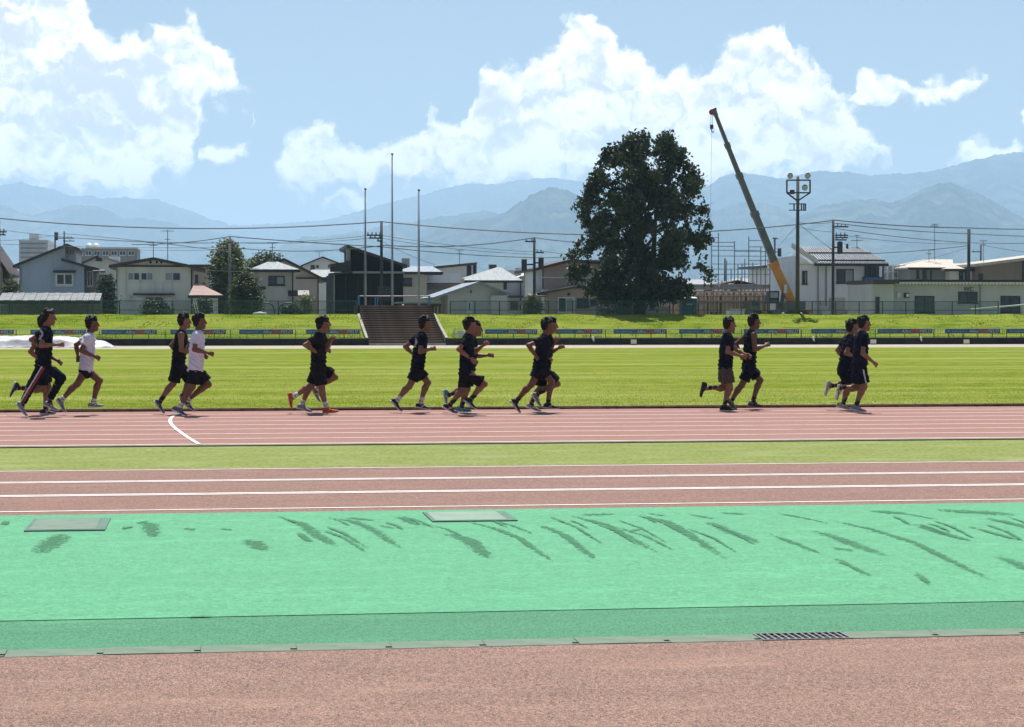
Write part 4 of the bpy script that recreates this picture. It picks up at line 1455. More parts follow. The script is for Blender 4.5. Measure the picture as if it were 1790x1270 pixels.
# ------------------------------------------------------------------ stairs, poles, fences
st = empty('staircase', ((STX0 + STX1) / 2, Y_WALL, 0), 'wide brown stepped staircase up the bank below three flagpoles', 'staircase')
NS = 17
zt = ZZ(533.5, 127.5, 690)
rise = zt / NS
runl = 8.3 / NS
sm = MB()
wst = STX1 - STX0
sm.box(-wst / 2, wst / 2, 0.04, runl + 0.06, -rise - 0.3, -0.07, 1)
sm.box(-wst / 2, wst / 2, -0.02, runl + 0.02, -0.068, 0, 0)
sme = sm.mesh('step', ['step_brown', 'riser_dark'])
for i in range(NS):
    link('step', sme, st, ((STX0 + STX1) / 2, Y_WALL + i * runl, (i + 1) * rise))
ytop = Y_WALL + NS * runl
pl = MB()
pl.box(STX0, STX1, ytop + 0.03, ytop + 3.0, 0.5, zt - 0.02)
ob('landing', pl, 'concrete', st)
for (xa, xb) in ((STX0 - 0.17, STX0 - 0.02), (STX1 + 0.02, STX1 + 0.17)):
    s_ = MB()
    s_.prism([(xa, Y_WALL + 0.3, 0.44), (xa, Y_WALL + 7.4, 1.80), (xa, Y_WALL + 7.4, 0.5), (xa, Y_WALL + 0.3, -0.05)], (xb - xa, 0, 0))
    ob('side_kerb', s_, 'stair_side', st)
    s_ = MB()
    s_.box(xa + 0.05, xb - 0.05, Y_WALL + 7.42, ytop + 3, 0.8, zt + 0.03)
    ob('side_wall', s_, 'riser_dark', st)
# a pale worn first step edge
p = MB()
p.box(STX0, STX1, Y_WALL - 0.12, Y_WALL - 0.025, 0, 0.11)
ob('bottom_edge', p, 'concrete', st)
yr = ytop + 0.25
zr = zt + 0.5
ra = empty('stair_railing', ((STX0 + STX1) / 2, yr, zt), 'blue and pale pipe railing across the stair top', 'railing')
rx0, rx1 = XX(627, yr), XX(752, yr)
for z_ in (ZZ(517.5, yr), ZZ(535.5, yr)):
    p = MB()
    p.tube([(rx0, yr, z_), (rx1, yr, z_)], 0.035, 8)
    ob('rail', p, 'flag_alu', ra)
for k in (627, 750.5):
    p = MB()
    X_ = XX(k, yr)
    p.box(X_ - 0.055, X_ + 0.055, yr - 0.05, yr + 0.05, zt - 0.6, ZZ(516.5, yr))
    ob('post', p, 'rail_blue', ra)
for k in (656, 660):
    p = MB()
    X_ = XX(k, yr + 0.7)
    p.tube([(X_, yr + 0.7, zt - 0.1), (X_, yr + 0.7, ZZ(519, yr + 0.7))], 0.035, 6)
    ob('inner_post', p, 'rail_blue', ra)
# white ball-like lamp on the landing
p = MB()
A = at(704.5, 533.2, yr - 0.1)
n_ = 7
p.tube([(A.x, yr - 0.1, A.z - 0.07 * math.cos(a)) for a in np.linspace(0.02, PI - 0.02, n_)], [0.07 * math.sin(a) + 0.001 for a in np.linspace(0.02, PI - 0.02, n_)], 12)
ob('ball', p, 'trim_white', smooth=True, label='small white ball resting on the top stair edge', cat='ball')

for (k, yt_, lab) in ((639, 331, 'shorter flagpole at the left end of the stairs'), (686, 270, 'tallest middle flagpole above the stairs'),
                      (732.5, 333, 'shorter flagpole at the right end of the stairs')):
    yy = yr + 0.5
    X_ = XX(k, yy)
    ztop = at(k, yt_, yy).z
    fp = empty('flagpole', (X_, yy, zt - 0.1), lab, 'flagpole', 'flagpoles at the stair top')
    p = MB()
    p.tube([(X_, yy, zt - 0.3), (X_, yy, zt + 2.2), (X_, yy, ztop)], [0.068, 0.062, 0.03], 10)
    ob('pole', p, 'flag_alu', fp, True)
    p = MB()
    p.disc((X_, yy, ztop - 0.02), (0, 0, 1), 0.07, 0.1, 10)
    ob('cap', p, 'pole_dark', fp)
    p = MB()
    p.tube([(X_ - 0.1, yy - 0.02, zt + 0.6), (X_ - 0.06, yy - 0.02, ztop - 0.1)], 0.008, 4)
    ob('halyard', p, 'pipe_grey', fp)


# low banner fence along the wall
def low_fence(x0, x1, lab):
    Yf = Y_WALL + 0.75
    fe = empty('banner_fence', (x0, Yf, 0.38), lab, 'fence')
    zt_, zb_ = ZZ(575, Yf), 0.34
    for z_, r_, m in ((zt_, 0.022, 'rail_pale'), (ZZ(583, Yf), 0.014, 'low_fence_green'), (zb_ + 0.1, 0.014, 'low_fence_green')):
        p = MB()
        p.tube([(x0, Yf, z_), (x1, Yf, z_)], r_, 6)
        ob('rail', p, m, fe)
    pm = MB()
    pm.box(-0.022, 0.022, -0.022, 0.022, zb_ - 0.12, zt_)
    pme = pm.mesh('post', ['low_fence_green'])
    n = int((x1 - x0) / 0.872)
    for i in range(n + 1):
        xx = x0 + (x1 - x0) * i / n
        if -24 < xx < 62:
            link('post', pme, fe, (xx, Yf, 0))
    b = MB()
    k = 0
    xx = x0
    while xx < x1:
        b.box(xx - 0.006, xx + 0.006, Yf - 0.006, Yf + 0.006, zb_ + 0.1, zt_)
        xx += 0.145
    o = ob('bars', b, 'low_fence_green', fe)
    o['kind'] = 'stuff'


low_fence(XX(-60, 120), XX(629, 120), 'low green rail fence with banners left of the stairs')
low_fence(XX(843, 120), XX(1860, 120), 'low green rail fence with banners right of the stairs')
ORD = ['first', 'second', 'third', 'fourth', 'fifth', 'sixth', 'seventh', 'eighth', 'ninth', 'tenth', 'eleventh', 'twelfth', 'thirteenth', 'fourteenth', 'fifteenth']
BAN = [(-72, 24), (53, 150), (177, 274), (298, 395), (418, 512), (535, 628), (848, 939), (972, 1053), (1073, 1165), (1187, 1284), (1300, 1397), (1418, 1515),
       (1534, 1630), (1652, 1748), (1761, 1858)]
t_field = text_mesh('FIELD', 0.255, 'print_white', 0.3)
t_all = text_mesh('Allinc', 0.25, 'print_white', 0.3)
t_mid = text_mesh('DAKS', 0.25, 'print_rose', 0.1)
t_small = text_mesh('We supporting', 0.16, 'print_pale', 0.0)
for i, (a, b) in enumerate(BAN):
    Yb = Y_WALL + 0.72
    xa, xb = XX(a, Yb), XX(b, Yb)
    z1, z0 = ZZ(575.3, Yb), ZZ(583.2, Yb)
    lab = 'blue and red sponsor banner, %s from the left along the low fence' % ORD[i]
    bn = empty('banner', (xa, Yb, z0), lab, 'banner', 'sponsor banners on the low fence')
    w = xb - xa
    for (u0, u1, m, nm) in ((0, 0.42, 'banner_blue', 'banner_cloth'), (0.42, 0.62, 'banner_navy', 'banner_cloth'), (0.62, 0.76, 'banner_red', 'red_panel'),
                            (0.76, 1.0, 'banner_navy', 'banner_cloth')):
        p = MB()
        g = 6
        for j in range(g):
            ua, ub = u0 + (u1 - u0) * j / g, u0 + (u1 - u0) * (j + 1) / g
            fy = lambda t: 0.012 * math.sin(t * 23 + i)
            p.hull8([(xa + ua * w, Yb - 0.004 + fy(ua), z0), (xa + ub * w, Yb - 0.004 + fy(ub), z0), (xa + ub * w, Yb + 0.004 + fy(ub), z0), (xa + ua * w, Yb + 0.004 + fy(ua), z0),
                     (xa + ua * w, Yb - 0.004 + fy(ua), z1), (xa + ub * w, Yb - 0.004 + fy(ub), z1), (xa + ub * w, Yb + 0.004 + fy(ub), z1), (xa + ua * w, Yb + 0.004 + fy(ua), z1)])
        ob(nm, p, m, bn)
    sc_ = w / 3.1
    for (tm_, u_, dz) in ((t_field, 0.765, 0.045), (t_all, 0.43, 0.045), (t_mid, 0.625, 0.045), (t_small, 0.03, 0.08)):
        o = link('lettering', tm_, bn, (xa + u_ * w, Yb - 0.026, z0 + dz))
        o.scale = (sc_, 1, 1)

# little white gate frame / hurdle at the right of the stairs
Yh = Y_WALL + 0.75
hd = empty('hurdle', (XX(804, Yh), Yh, 0.36), 'small pale metal frame stand just right of the stairs', 'frame')
for (a, b, c, d) in ((794, 574.5, 817, 574.5), (794, 574.5, 794, 590), (817, 574.5, 817, 590), (794, 582, 817, 582), (800, 579, 811, 579)):
    p = MB()
    A, B = at(a, b, Yh), at(c, d, Yh)
    p.bar((A.x, Yh, A.z), (B.x, Yh, B.z), 0.05)
    ob('bar', p, 'rail_pale', hd)
p = MB()
A, B = at(800, 580, Yh), at(811, 588, Yh)
p.box(A.x, B.x, Yh - 0.02, Yh + 0.02, B.z, A.z)
ob('panel', p, 'trim_white', hd)
for (k, lab) in ((1108, 'small cream marker box on dark wall below the big tree shadow'), (1527, 'small cream marker box on dark wall beside the rightmost runners'),
                 (1690, 'small cream marker box on dark wall, rightmost of three')):
    Ym_ = Y_WALL - 0.3
    A, B = at(k - 4.7, 593.3, Ym_), at(k + 4.7, 600.3, Ym_)
    o = empty('marker_box', ((A.x + B.x) / 2, Ym_, 0), lab, 'marker', 'cream marker boxes along the dark wall')
    p = MB()
    p.box(A.x, B.x, Ym_, Ym_ + 0.12, B.z, A.z)
    ob('plate', p, 'marker_cream', o)
    p = MB()
    p.box(A.x + 0.08, B.x - 0.08, Ym_ + 0.03, Ym_ + 0.09, 0, B.z - 0.003)
    ob('leg', p, 'kerb_dark', o)
for (k, lab) in ((1036, 'small white peg on the dark wall left of the tree shadow'), (1421, 'small white peg on the dark wall below the lamp tower'),
                 (1609, 'small white peg on the dark wall right of the last runners')):
    Ym_ = Y_WALL - 0.07
    A = at(k, 588, Ym_)
    p = MB()
    p.tube([(A.x, Ym_, A.z), (A.x + 0.03, Ym_, A.z - 0.12), (A.x + 0.08, Ym_, A.z - 0.27)], [0.05, 0.065, 0.03], 8)
    ob('wall_peg', p, 'trim_white', smooth=True, label=lab, cat='peg', group='white pegs on the dark wall')


# green chain-link fence on the bank top
def mesh_fence(x0, x1, lab, step=1.5):
    Yf = 128.0
    zb, zt_ = 1.62, ZZ(526, Yf)
    fe = empty('mesh_fence', (x0, Yf, zb), lab, 'fence')
    n = int(round((x1 - x0) / step))
    pm = MB()
    pm.tube([(0, 0, zb - 0.15), (0, 0, zt_ + 0.02)], 0.035, 7)
    pme = pm.mesh('post', ['fence_green'])
    pmb = MB()
    pmb.bar((0, 0.05, zb + 0.5), (0, 0.5, zb - 0.1), 0.04)
    for i in range(n + 1):
        xx = x0 + (x1 - x0) * i / n
        link('post', pme, fe, (xx, Yf, 0))
    for z_ in (zt_, (zb + zt_) / 2 - 0.08):
        p = MB()
        p.tube([(x0, Yf, z_), (x1, Yf, z_)], 0.022, 6)
        ob('rail', p, 'fence_green', fe)
    # woven wire: real diagonal wires
    h = zt_ - zb
    pit = 0.075
    N = int((x1 - x0 + h) / pit)
    k = np.arange(N)
    V, Fc = [], []
    r = 0.0042
    for sgn in (1, -1):
        xa = x0 - h + k * pit if sgn > 0 else x0 + k * pit
        xb_ = xa + sgn * h
        t0 = np.clip((x0 - np.minimum(xa, xb_)) / h, 0, 1)
        a0 = np.stack([xa, np.full(N, zb)], 1)
        b0 = np.stack([xb_, np.full(N, zt_)], 1)
        for q in range(N):
            ax, az_ = a0[q]
            bx, bz = b0[q]
            lo, hi = 0.0, 1.0
            dx = bx - ax
            ta, tb = (x0 - ax) / dx, (x1 - ax) / dx
            lo, hi = max(lo, min(ta, tb)), min(hi, max(ta, tb))
            if hi - lo < 0.02:
                continue
            p0 = (ax + dx * lo, az_ + (bz - az_) * lo)
            p1 = (ax + dx * hi, az_ + (bz - az_) * hi)
            i0 = len(V)
            s_ = r * 0.7
            yy = Yf - 0.03 - 0.004 * sgn
            for (pp) in (p0, p1):
                V.extend([(pp[0] - s_, yy, pp[1] + s_ * sgn), (pp[0] + s_, yy, pp[1] - s_ * sgn), (pp[0], yy + r, pp[1])])
            for (u_, v_) in ((0, 1), (1, 2), (2, 0)):
                Fc.append((i0 + u_, i0 + v_, i0 + 3 + v_, i0 + 3 + u_))
    o = link('wire_mesh', np_mesh('wire_mesh', V, Fc, ['fence_green']), fe)
    o['kind'] = 'stuff'


mesh_fence(XX(-26.5, 128), XX(623, 128), 'green wire mesh fence on the bank top left of the stairs')
mesh_fence(XX(787, 128), XX(1745, 128), 'green wire mesh fence on the bank top right of the stairs')

# tarpaulin-covered mat at left
xs_ = np.linspace(XX(-140, 116), XX(200, 116), 90)
ys_ = np.linspace(114.3, 118.6, 40)
V = []
rs = np.random.default_rng(5)
tpx = np.array([-140, 0, 60, 110, 150, 170, 183, 192, 200])
tpz = np.array([590, 588, 587, 588.5, 593, 595.5, 598, 603, 607])
for i, xx in enumerate(xs_):
    pxk = -140 + 340 * i / 89
    zt_ = max(0.012, at(pxk, np.interp(pxk, tpx, tpz), 116.8).z)
    for j, yy in enumerate(ys_):
        t = (yy - ys_[0]) / (ys_[-1] - ys_[0])
        edge_ = min(1.0, max(0, (t - 0.02)) / 0.055) ** 0.6 * (0.80 + 0.20 * min(1, t / 0.4)) * min(1, (1 - t) / 0.12) ** 0.6
        z = zt_ * edge_ * (0.9 + 0.1 * math.sin(t * 3))
        z += 0.035 * math.sin(xx * 3.1 + yy * 2.2) * edge_ + 0.02 * math.sin(xx * 7.7 - yy * 5.0) + 0.025 * abs(math.sin(xx * 1.7 + yy * 4.0)) * (t < 0.3)
        V.append((xx, yy + 0.12 * math.sin(xx * 1.9) * (t < 0.3), max(0.01, z)))
Fc = [(i * 40 + j, (i + 1) * 40 + j, (i + 1) * 40 + j + 1, i * 40 + j + 1) for i in range(89) for j in range(39)]
o = link('tarpaulin', np_mesh('tarpaulin', V, Fc, ['tarp'], smooth=True))
tag(o, 'white tarpaulin draped over a landing mat behind leftmost runners', 'tarpaulin')

# white curved cover behind the fence
p = MB()
A, B = at(441, 545, 129.6), at(467, 552, 129.6)
xm = (A.x + B.x) / 2
p.tube([(A.x, 129.6, 1.66), (A.x + 0.08, 129.6, 1.74), (xm, 129.6, 1.78), (B.x - 0.06, 129.6, 1.74), (B.x, 129.6, 1.66)], [0.02, 0.1, 0.13, 0.11, 0.02], 10)
ob('white_cover', p, 'trim_white', smooth=True, label='low white curved cover behind the fence before grey hipped house', cat='cover')


# ------------------------------------------------------------------ utility poles and wires
def util_pole(px, top, Y, lab, arms=(), tr=(), m='pole_concrete', r=(0.115, 0.085), dark_to=None):
    X_ = XX(px, Y)
    ztop = at(px, top, Y).z
    po = empty('utility_pole', (X_, Y, GZ), lab, 'utility pole', 'utility poles behind the field')
    p = MB()
    p.tube([(X_, Y, GZ - 0.2), (X_, Y, ztop)], list(r), 10)
    ob('pole', p, m, po, True)
    for (dy, x0, x1) in arms:
        z = at(px, dy, Y).z
        p = MB()
        p.bar((XX(px + x0, Y), Y - 0.18, z), (XX(px + x1, Y), Y - 0.18, z), 0.09)
        ao = ob('cross_arm', p, 'pole_dark', po)
        n = max(2, int(abs(x1 - x0) / 7))
        for k in range(n):
            xx = XX(px + x0 + (x1 - x0) * (k + 0.3) / n, Y)
            q = MB()
            q.tube([(xx, Y - 0.18, z + 0.05), (xx, Y - 0.18, z + 0.2)], [0.05, 0.035], 7)
            ob('insulator', q, 'pipe_grey', ao)
    for (ty, side_) in tr:
        z = at(px, ty, Y).z
        q = MB()
        xx = X_ + side_ * 0.45
        q.tube([(xx, Y - 0.1, z - 0.45), (xx, Y - 0.1, z + 0.35), (xx, Y - 0.1, z + 0.42)], [0.19, 0.19, 0.08], 10)
        q.bar((X_, Y - 0.1, z), (xx, Y - 0.1, z), 0.1)
        ob('transformer', q, 'pole_dark', po)
    return po


util_pole(402, 412, 147, 'plain concrete pole standing before the broad tree at left', ((424, -3, 3),))
util_pole(667, 386, 136, 'tall dark pole between the left and middle flagpoles', ((411, -26, 2), (416, -22, 2), (421, -8, 2)), m='pole_dark')
util_pole(934, 415, 145, 'dark pole with transformer left of the beige house', ((422, -17, 2), (441, 2, 16)), ((459, 1), (462, -1.6)), m='pole_dark')
util_pole(1456, 384, 143, 'dark pole with transformer in front of the ribbed-roof house', ((396, -3, 25), (411, 2, 24), (415, 2, 24), (419, 2, 22)), ((432, 1),), m='pole_dark')
util_pole(1693, 400, 150, 'thick plain dark pole rising behind the WC building', (), (), 'pole_dark', (0.125, 0.115))
util_pole(1354, 415, 205, 'small dark pole right beside the crane boom', ((417, -5, 5),), ((440, 1),), m='pole_dark')
util_pole(97, 405, 225, 'small distant pole above the blue-grey house, left one of two', (), ((412, 0.3),), m='pole_dark')
util_pole(113, 404, 232, 'small distant pole above the blue-grey house, right one of two', ((416, -10, 18), (421, -2, 18)), m='pole_dark')
util_pole(1714, 427, 215, 'small distant dark pole right of the thick plain pole', ((440, -17, 0),), m='pole_dark')
util_pole(-1, 380, 140, 'utility pole at the left edge of the photo', ((405, 0, 14), (410, 0, 12)))
util_pole(1267, 451, 205, 'short dark pole among the scaffolding', (), m='pole_dark')


def span(lab, curves, r=0.018):
    e0 = curves[0]
    A = at(e0[0][0], e0[0][1], e0[0][2])
    root = empty('overhead_wires', A, lab, 'wires', 'overhead wires across the sky')
    for c in curves:
        p = MB()
        pts = []
        for k in range(len(c) - 1):
            (x0, y0, Y0), (x1, y1, Y1) = c[k][:3], c[k + 1][:3]
            sag = 0.0
            for t in np.linspace(0, 1, 9)[(1 if k else 0):]:
                pts.append(at(x0 + (x1 - x0) * t, y0 + (y1 - y0) * t, Y0 + (Y1 - Y0) * t))
        p.tube(pts, c[0][3] if len(c[0]) > 3 else r, 4)
        ob('wire', p, 'wire', root)


def sagged(a, b, sag, r=0.018):
    """list of px points of a hanging wire"""
    out = []
    for t in np.linspace(0, 1, 13):
        out.append((a[0] + (b[0] - a[0]) * t, a[1] + (b[1] - a[1]) * t + 4 * sag * t * (1 - t), a[2] + (b[2] - a[2]) * t))
    out[0] = (*out[0], r)
    return out


span('thick upper cable from the left edge to the dark pole by the flagpoles', [sagged((-3, 381, 139), (667, 387, 136), 15, 0.036)])
span('thick cable from the dark pole by flagpoles to the big tree', [sagged((667, 387, 136), (1040, 410, 132), 4, 0.034)])
span('wires from distant twin poles to the plain concrete pole', [sagged((-20, 421, 150), (113, 408, 232), 3), sagged((113, 408, 232), (402, 440, 147), -2, 0.026),
     sagged((113, 414, 232), (402, 424, 147), 3), sagged((0, 401, 140), (402, 424, 147), 8, 0.014), sagged((0, 426, 140), (402, 432, 147), 3, 0.014)])
span('wires from left edge over the cream house to plain concrete pole', [sagged((230, 427, 160), (402, 413, 147), 4, 0.026), sagged((120, 432, 200), (402, 436, 147), 3, 0.014)])
span('wires from plain concrete pole to the dark pole by flagpoles', [sagged((402, 413, 147), (667, 431, 136), 1, 0.03), sagged((402, 432, 147), (667, 429, 136), 8, 0.024),
     sagged((402, 424, 147), (645, 411, 136), 4, 0.014), sagged((402, 424, 147), (645, 416, 136), 4, 0.014), sagged((360, 472, 150), (470, 474, 150), 1, 0.014)])
span('wires from the dark pole by flagpoles to transformer pole', [sagged((667, 428, 136), (934, 415, 145), 8, 0.03), sagged((667, 431, 136), (934, 450, 145), 3, 0.024),
     sagged((667, 411, 136), (934, 440, 145), 4, 0.014), sagged((667, 416, 136), (934, 444, 145), 5, 0.014), sagged((667, 421, 136), (760, 462, 160), 3, 0.014)])
span('wires from transformer pole to the big tree', [sagged((934, 415, 145), (1020, 424, 134), 1, 0.024), sagged((934, 435, 145), (1010, 445, 134), 2, 0.014),
     sagged((934, 450, 145), (1010, 447, 134), 1, 0.02), sagged((940, 485, 146), (1015, 486, 140), 0.5, 0.03)])
span('cable from big tree past the lamp tower to the right transformer pole', [sagged((1240, 404, 132), (1456, 385, 143), 2, 0.032), sagged((1398, 389, 130), (1456, 388, 143), 2, 0.018),
     sagged((1398, 392, 130), (1456, 437, 143), 1, 0.018), sagged((1395, 391, 130), (1340, 455, 180), 0, 0.012)])
span('wires from right transformer pole to the thick plain pole', [sagged((1456, 384, 143), (1693, 398, 150), 3, 0.034), sagged((1456, 389, 143), (1693, 408, 150), 3, 0.026),
     sagged((1456, 398, 143), (1693, 424, 150), 3, 0.022), sagged((1480, 412, 143), (1693, 426, 150), 4, 0.014), sagged((1515, 443, 150), (1693, 429, 150), 2, 0.026),
     sagged((1390, 395, 140), (1456, 405, 143), 2, 0.014)])
span('wires from thick plain pole to the right edge', [sagged((1693, 398, 150), (1830, 400, 150), 1, 0.034), sagged((1693, 408, 150), (1830, 413, 150), 1, 0.026),
     sagged((1693, 424, 150), (1830, 424, 150), 1, 0.02), sagged((1714, 427, 215), (1830, 444, 160), 2, 0.026), sagged((1693, 432, 150), (1580, 462, 160), 2, 0.012)])

# lamp tower
Y = 128.6
X_ = XX(1394, Y)
lt = empty('lamp_tower', (X_, Y, 1.6), 'tall floodlight pole with square head frame beside the crane', 'lamp tower')
p = MB()
zt_ = at(1394, 308, Y).z
p.tube([(X_, Y, 1.5), (X_, Y, zt_)], [0.14, 0.095], 12)
ob('pole', p, 'pole_brown', lt, True)
fr_ = MB()
for (a, b, c, d) in ((1375.5, 314.5, 1416, 314.5), (1375.5, 314.5, 1375.5, 336.5), (1416, 314.5, 1416, 336.5), (1375.5, 336.5, 1416, 336.5), (1375.5, 336.5, 1394, 351), (1416, 336.5, 1394, 351)):
    A, B = at(a, b, Y - 0.15), at(c, d, Y - 0.15)
    fr_.bar(A, B, 0.085)
fo_ = ob('head_frame', fr_, 'lamp_frame', lt)
for (a, b, r_) in ((1381.5, 307, 0.185), (1412, 307, 0.19), (1407, 327.5, 0.195)):
    A = at(a, b, Y - 0.25)
    q = MB()
    q.tube([(A.x, A.y + 0.28, A.z + 0.05), (A.x, A.y + 0.1, A.z + 0.02), (A.x, A.y, A.z)], [0.08, r_ * 0.85, r_], 16)
    lo = ob('floodlight', q, 'lamp_frame', lt)
    q = MB()
    q.disc((A.x, A.y - 0.003, A.z), (0, -1, 0), r_ * 0.93, 0.02, 18)
    ob('glass', q, 'lamp_disc', lo)
A = at(1385, 336, Y - 0.25)
q = MB()
q.box(A.x - 0.12, A.x + 0.12, Y - 0.35, Y - 0.1, A.z - 0.1, A.z + 0.16)
ob('control_box', q, 'lamp_frame', lt)
fr_ = MB()
for (a, b, c, d) in ((1379, 356, 1409, 356), (1379, 367, 1409, 367)):
    fr_.bar(at(a, b, Y - 0.15), at(c, d, Y - 0.15), 0.06)
for k in (1388, 1401, 1405, 1408):
    fr_.bar(at(k, 355, Y - 0.15), at(k, 368, Y - 0.15), 0.07)
ob('service_platform', fr_, 'lamp_frame', lt)

# crane truck
Y = 145.2
X_ = XX(1385, Y)
cr = empty('crane_truck', (X_, Y, GZ), 'mobile crane with orange lower boom and long grey extended boom', 'crane')
secs = [((1391, 543), (1351, 458), 20, 16.5, 'crane_orange'), ((1357, 466), (1318, 370), 16, 14.5, 'crane_grey'), ((1321, 378), (1291, 303), 13, 12, 'crane_grey'),
        ((1293, 308), (1270, 250), 10.5, 9.6, 'crane_grey'), ((1272, 254), (1248.5, 194), 8.4, 7.4, 'crane_grey')]
for i, (a, b, w0, w1, m) in enumerate(secs):
    A, B = at(*a, Y), at(*b, Y)
    d = (B - A).normalized()
    n = Vector((-d.z, 0, d.x))
    s0, s1 = w0 / 2 / 33.0, w1 / 2 / 33.0
    hy = 0.22 - 0.03 * i
    p = MB()
    p.hull8([A - n * s0 + Vector((0, -hy, 0)), A + n * s0 + Vector((0, -hy, 0)), A + n * s0 + Vector((0, hy, 0)), A - n * s0 + Vector((0, hy, 0)),
             B - n * s1 + Vector((0, -hy, 0)), B + n * s1 + Vector((0, -hy, 0)), B + n * s1 + Vector((0, hy, 0)), B - n * s1 + Vector((0, hy, 0))])
    so = ob('boom_section', p, m, cr)
    p = MB()
    C0, C1 = B - d * 0.35, B + d * 0.02
    s2 = s1 * 1.22
    p.hull8([C0 - n * s2 + Vector((0, -hy - .05, 0)), C0 + n * s2 + Vector((0, -hy - .05, 0)), C0 + n * s2 + Vector((0, hy + .05, 0)), C0 - n * s2 + Vector((0, hy + .05, 0)),
             C1 - n * s2 + Vector((0, -hy - .05, 0)), C1 + n * s2 + Vector((0, -hy - .05, 0)), C1 + n * s2 + Vector((0, hy + .05, 0)), C1 - n * s2 + Vector((0, hy + .05, 0))])
    ob('collar', p, 'crane_orange' if i == 0 else 'crane_grey', so)
p = MB()
A, B = at(1374, 500, Y - 0.5), at(1380, 517, Y - 0.5)
p.box(A.x - 0.12, A.x + 0.12, Y - 0.37, Y - 0.35, at(1374, 512, Y).z, at(1374, 497, Y).z)
ob('emblem', p, 'print_white', cr)
hd_ = MB()
A = at(1248, 193, Y)
hd_.hull8([A + Vector(v_) for v_ in ((-0.28, -0.14, -0.25), (0.2, -0.14, -0.3), (0.2, 0.14, -0.3), (-0.28, 0.14, -0.25), (-0.12, -0.14, 0.12), (0.14, -0.14, 0.22), (0.14, 0.14, 0.22), (-0.12, 0.14, 0.12))])
hd_.disc(A + Vector((-0.14, -0.1, -0.1)), (0, 1, 0), 0.2, 0.2, 14)
ob('boom_head', hd_, 'crane_red', cr)
hk = MB()
H = at(1244, 222, Y)
for dx in (-0.06, 0.06):
    hk.tube([(A.x - 0.14 + dx, Y, A.z - 0.1), (H.x + dx, Y, H.z + 0.15)], 0.013, 4)
ob('hoist_rope', hk, 'wire', cr)
hk = MB()
hk.box(H.x - 0.1, H.x + 0.1, Y - 0.1, Y + 0.1, H.z - 0.12, H.z + 0.18)
hk.tube([(H.x, Y, H.z - 0.1), (H.x, Y, H.z - 0.28), (H.x + 0.09, Y, H.z - 0.38), (H.x + 0.14, Y, H.z - 0.26)], 0.035, 6)
ob('hook_block', hk, 'pole_dark', cr)
hk = MB()
Z_ = at(1241, 470, Y)
hk.tube([(H.x, Y, H.z - 0.3), (Z_.x, Y, Z_.z)], 0.008, 4)
ob('tag_line', hk, 'wire', cr)
p = MB()
A, B = at(1366, 535, Y - 0.1), at(1372, 488, Y - 0.1)
p.tube([A, A.lerp(B, 0.5), A.lerp(B, 0.5), B], [0.13, 0.13, 0.08, 0.08], 10)
ob('luffing_cylinder', p, 'crane_grey', cr)
p = MB()
A, B = at(1362, 524, Y), at(1402, 541, Y)
p.box(A.x, B.x, Y - 0.9, Y + 0.9, B.z, B.z + 0.5)
p.box(XX(1394, Y), B.x + 0.1, Y - 0.6, Y + 0.6, B.z + 0.5, A.z - 0.1)
ob('turntable_body', p, 'crane_grey', cr)
p = MB()
A, B = at(1343, 508, Y - 1.1), at(1362, 530, Y - 1.1)
p.hull8([(A.x, Y - 1.1, B.z), (B.x, Y - 1.1, B.z), (B.x, Y - 0.1, B.z), (A.x, Y - 0.1, B.z), (A.x + 0.15, Y - 1.1, A.z), (B.x, Y - 1.1, A.z), (B.x, Y - 0.1, A.z), (A.x + 0.15, Y - 0.1, A.z)])
cb_ = ob('operator_cab', p, 'pole_dark', cr)
p = MB()
p.box(A.x + 0.15, B.x - 0.1, Y - 1.13, Y - 1.105, B.z + 0.4, A.z - 0.1)
ob('cab_window', p, 'pane_light', cb_)
p = MB()
p.box(XX(1318, Y), XX(1412, Y), Y - 1.15, Y + 1.15, 1.55, ZZ(541.5, Y))
ob('carrier_deck', p, 'crane_grey', cr)
p = MB()
p.box(XX(1306, Y), XX(1322, Y), Y - 1.15, Y + 1.15, 1.45, ZZ(524, Y))
cab_ = ob('driver_cab', p, 'crane_grey', cr)
p = MB()
p.box(XX(1308, Y), XX(1320, Y), Y - 1.18, Y - 1.152, ZZ(534, Y), ZZ(526, Y))
ob('cab_window', p, 'pane_dark', cab_)
for k in (1316, 1334, 1376, 1394):
    p = MB()
    p.disc((XX(k, Y), Y - 1.2, GZ + 0.42), (0, 1, 0), 0.45, 0.35, 16)
    wl_ = ob('wheel', p, 'rubber_black', cr)
    p = MB()
    p.disc((XX(k, Y), Y - 1.215, GZ + 0.42), (0, 1, 0), 0.24, 0.02, 12)
    ob('rim', p, 'crane_grey', wl_)
for k in (1326, 1405):
    p = MB()
    p.box(XX(k, Y) - 0.1, XX(k, Y) + 0.1, Y - 1.9, Y - 1.7, GZ, ZZ(543, Y))
    p.box(XX(k, Y) - 0.1, XX(k, Y) + 0.1, Y - 1.7, Y - 1.16, ZZ(546, Y), ZZ(543, Y))
    ob('outrigger', p, 'crane_orange', cr)

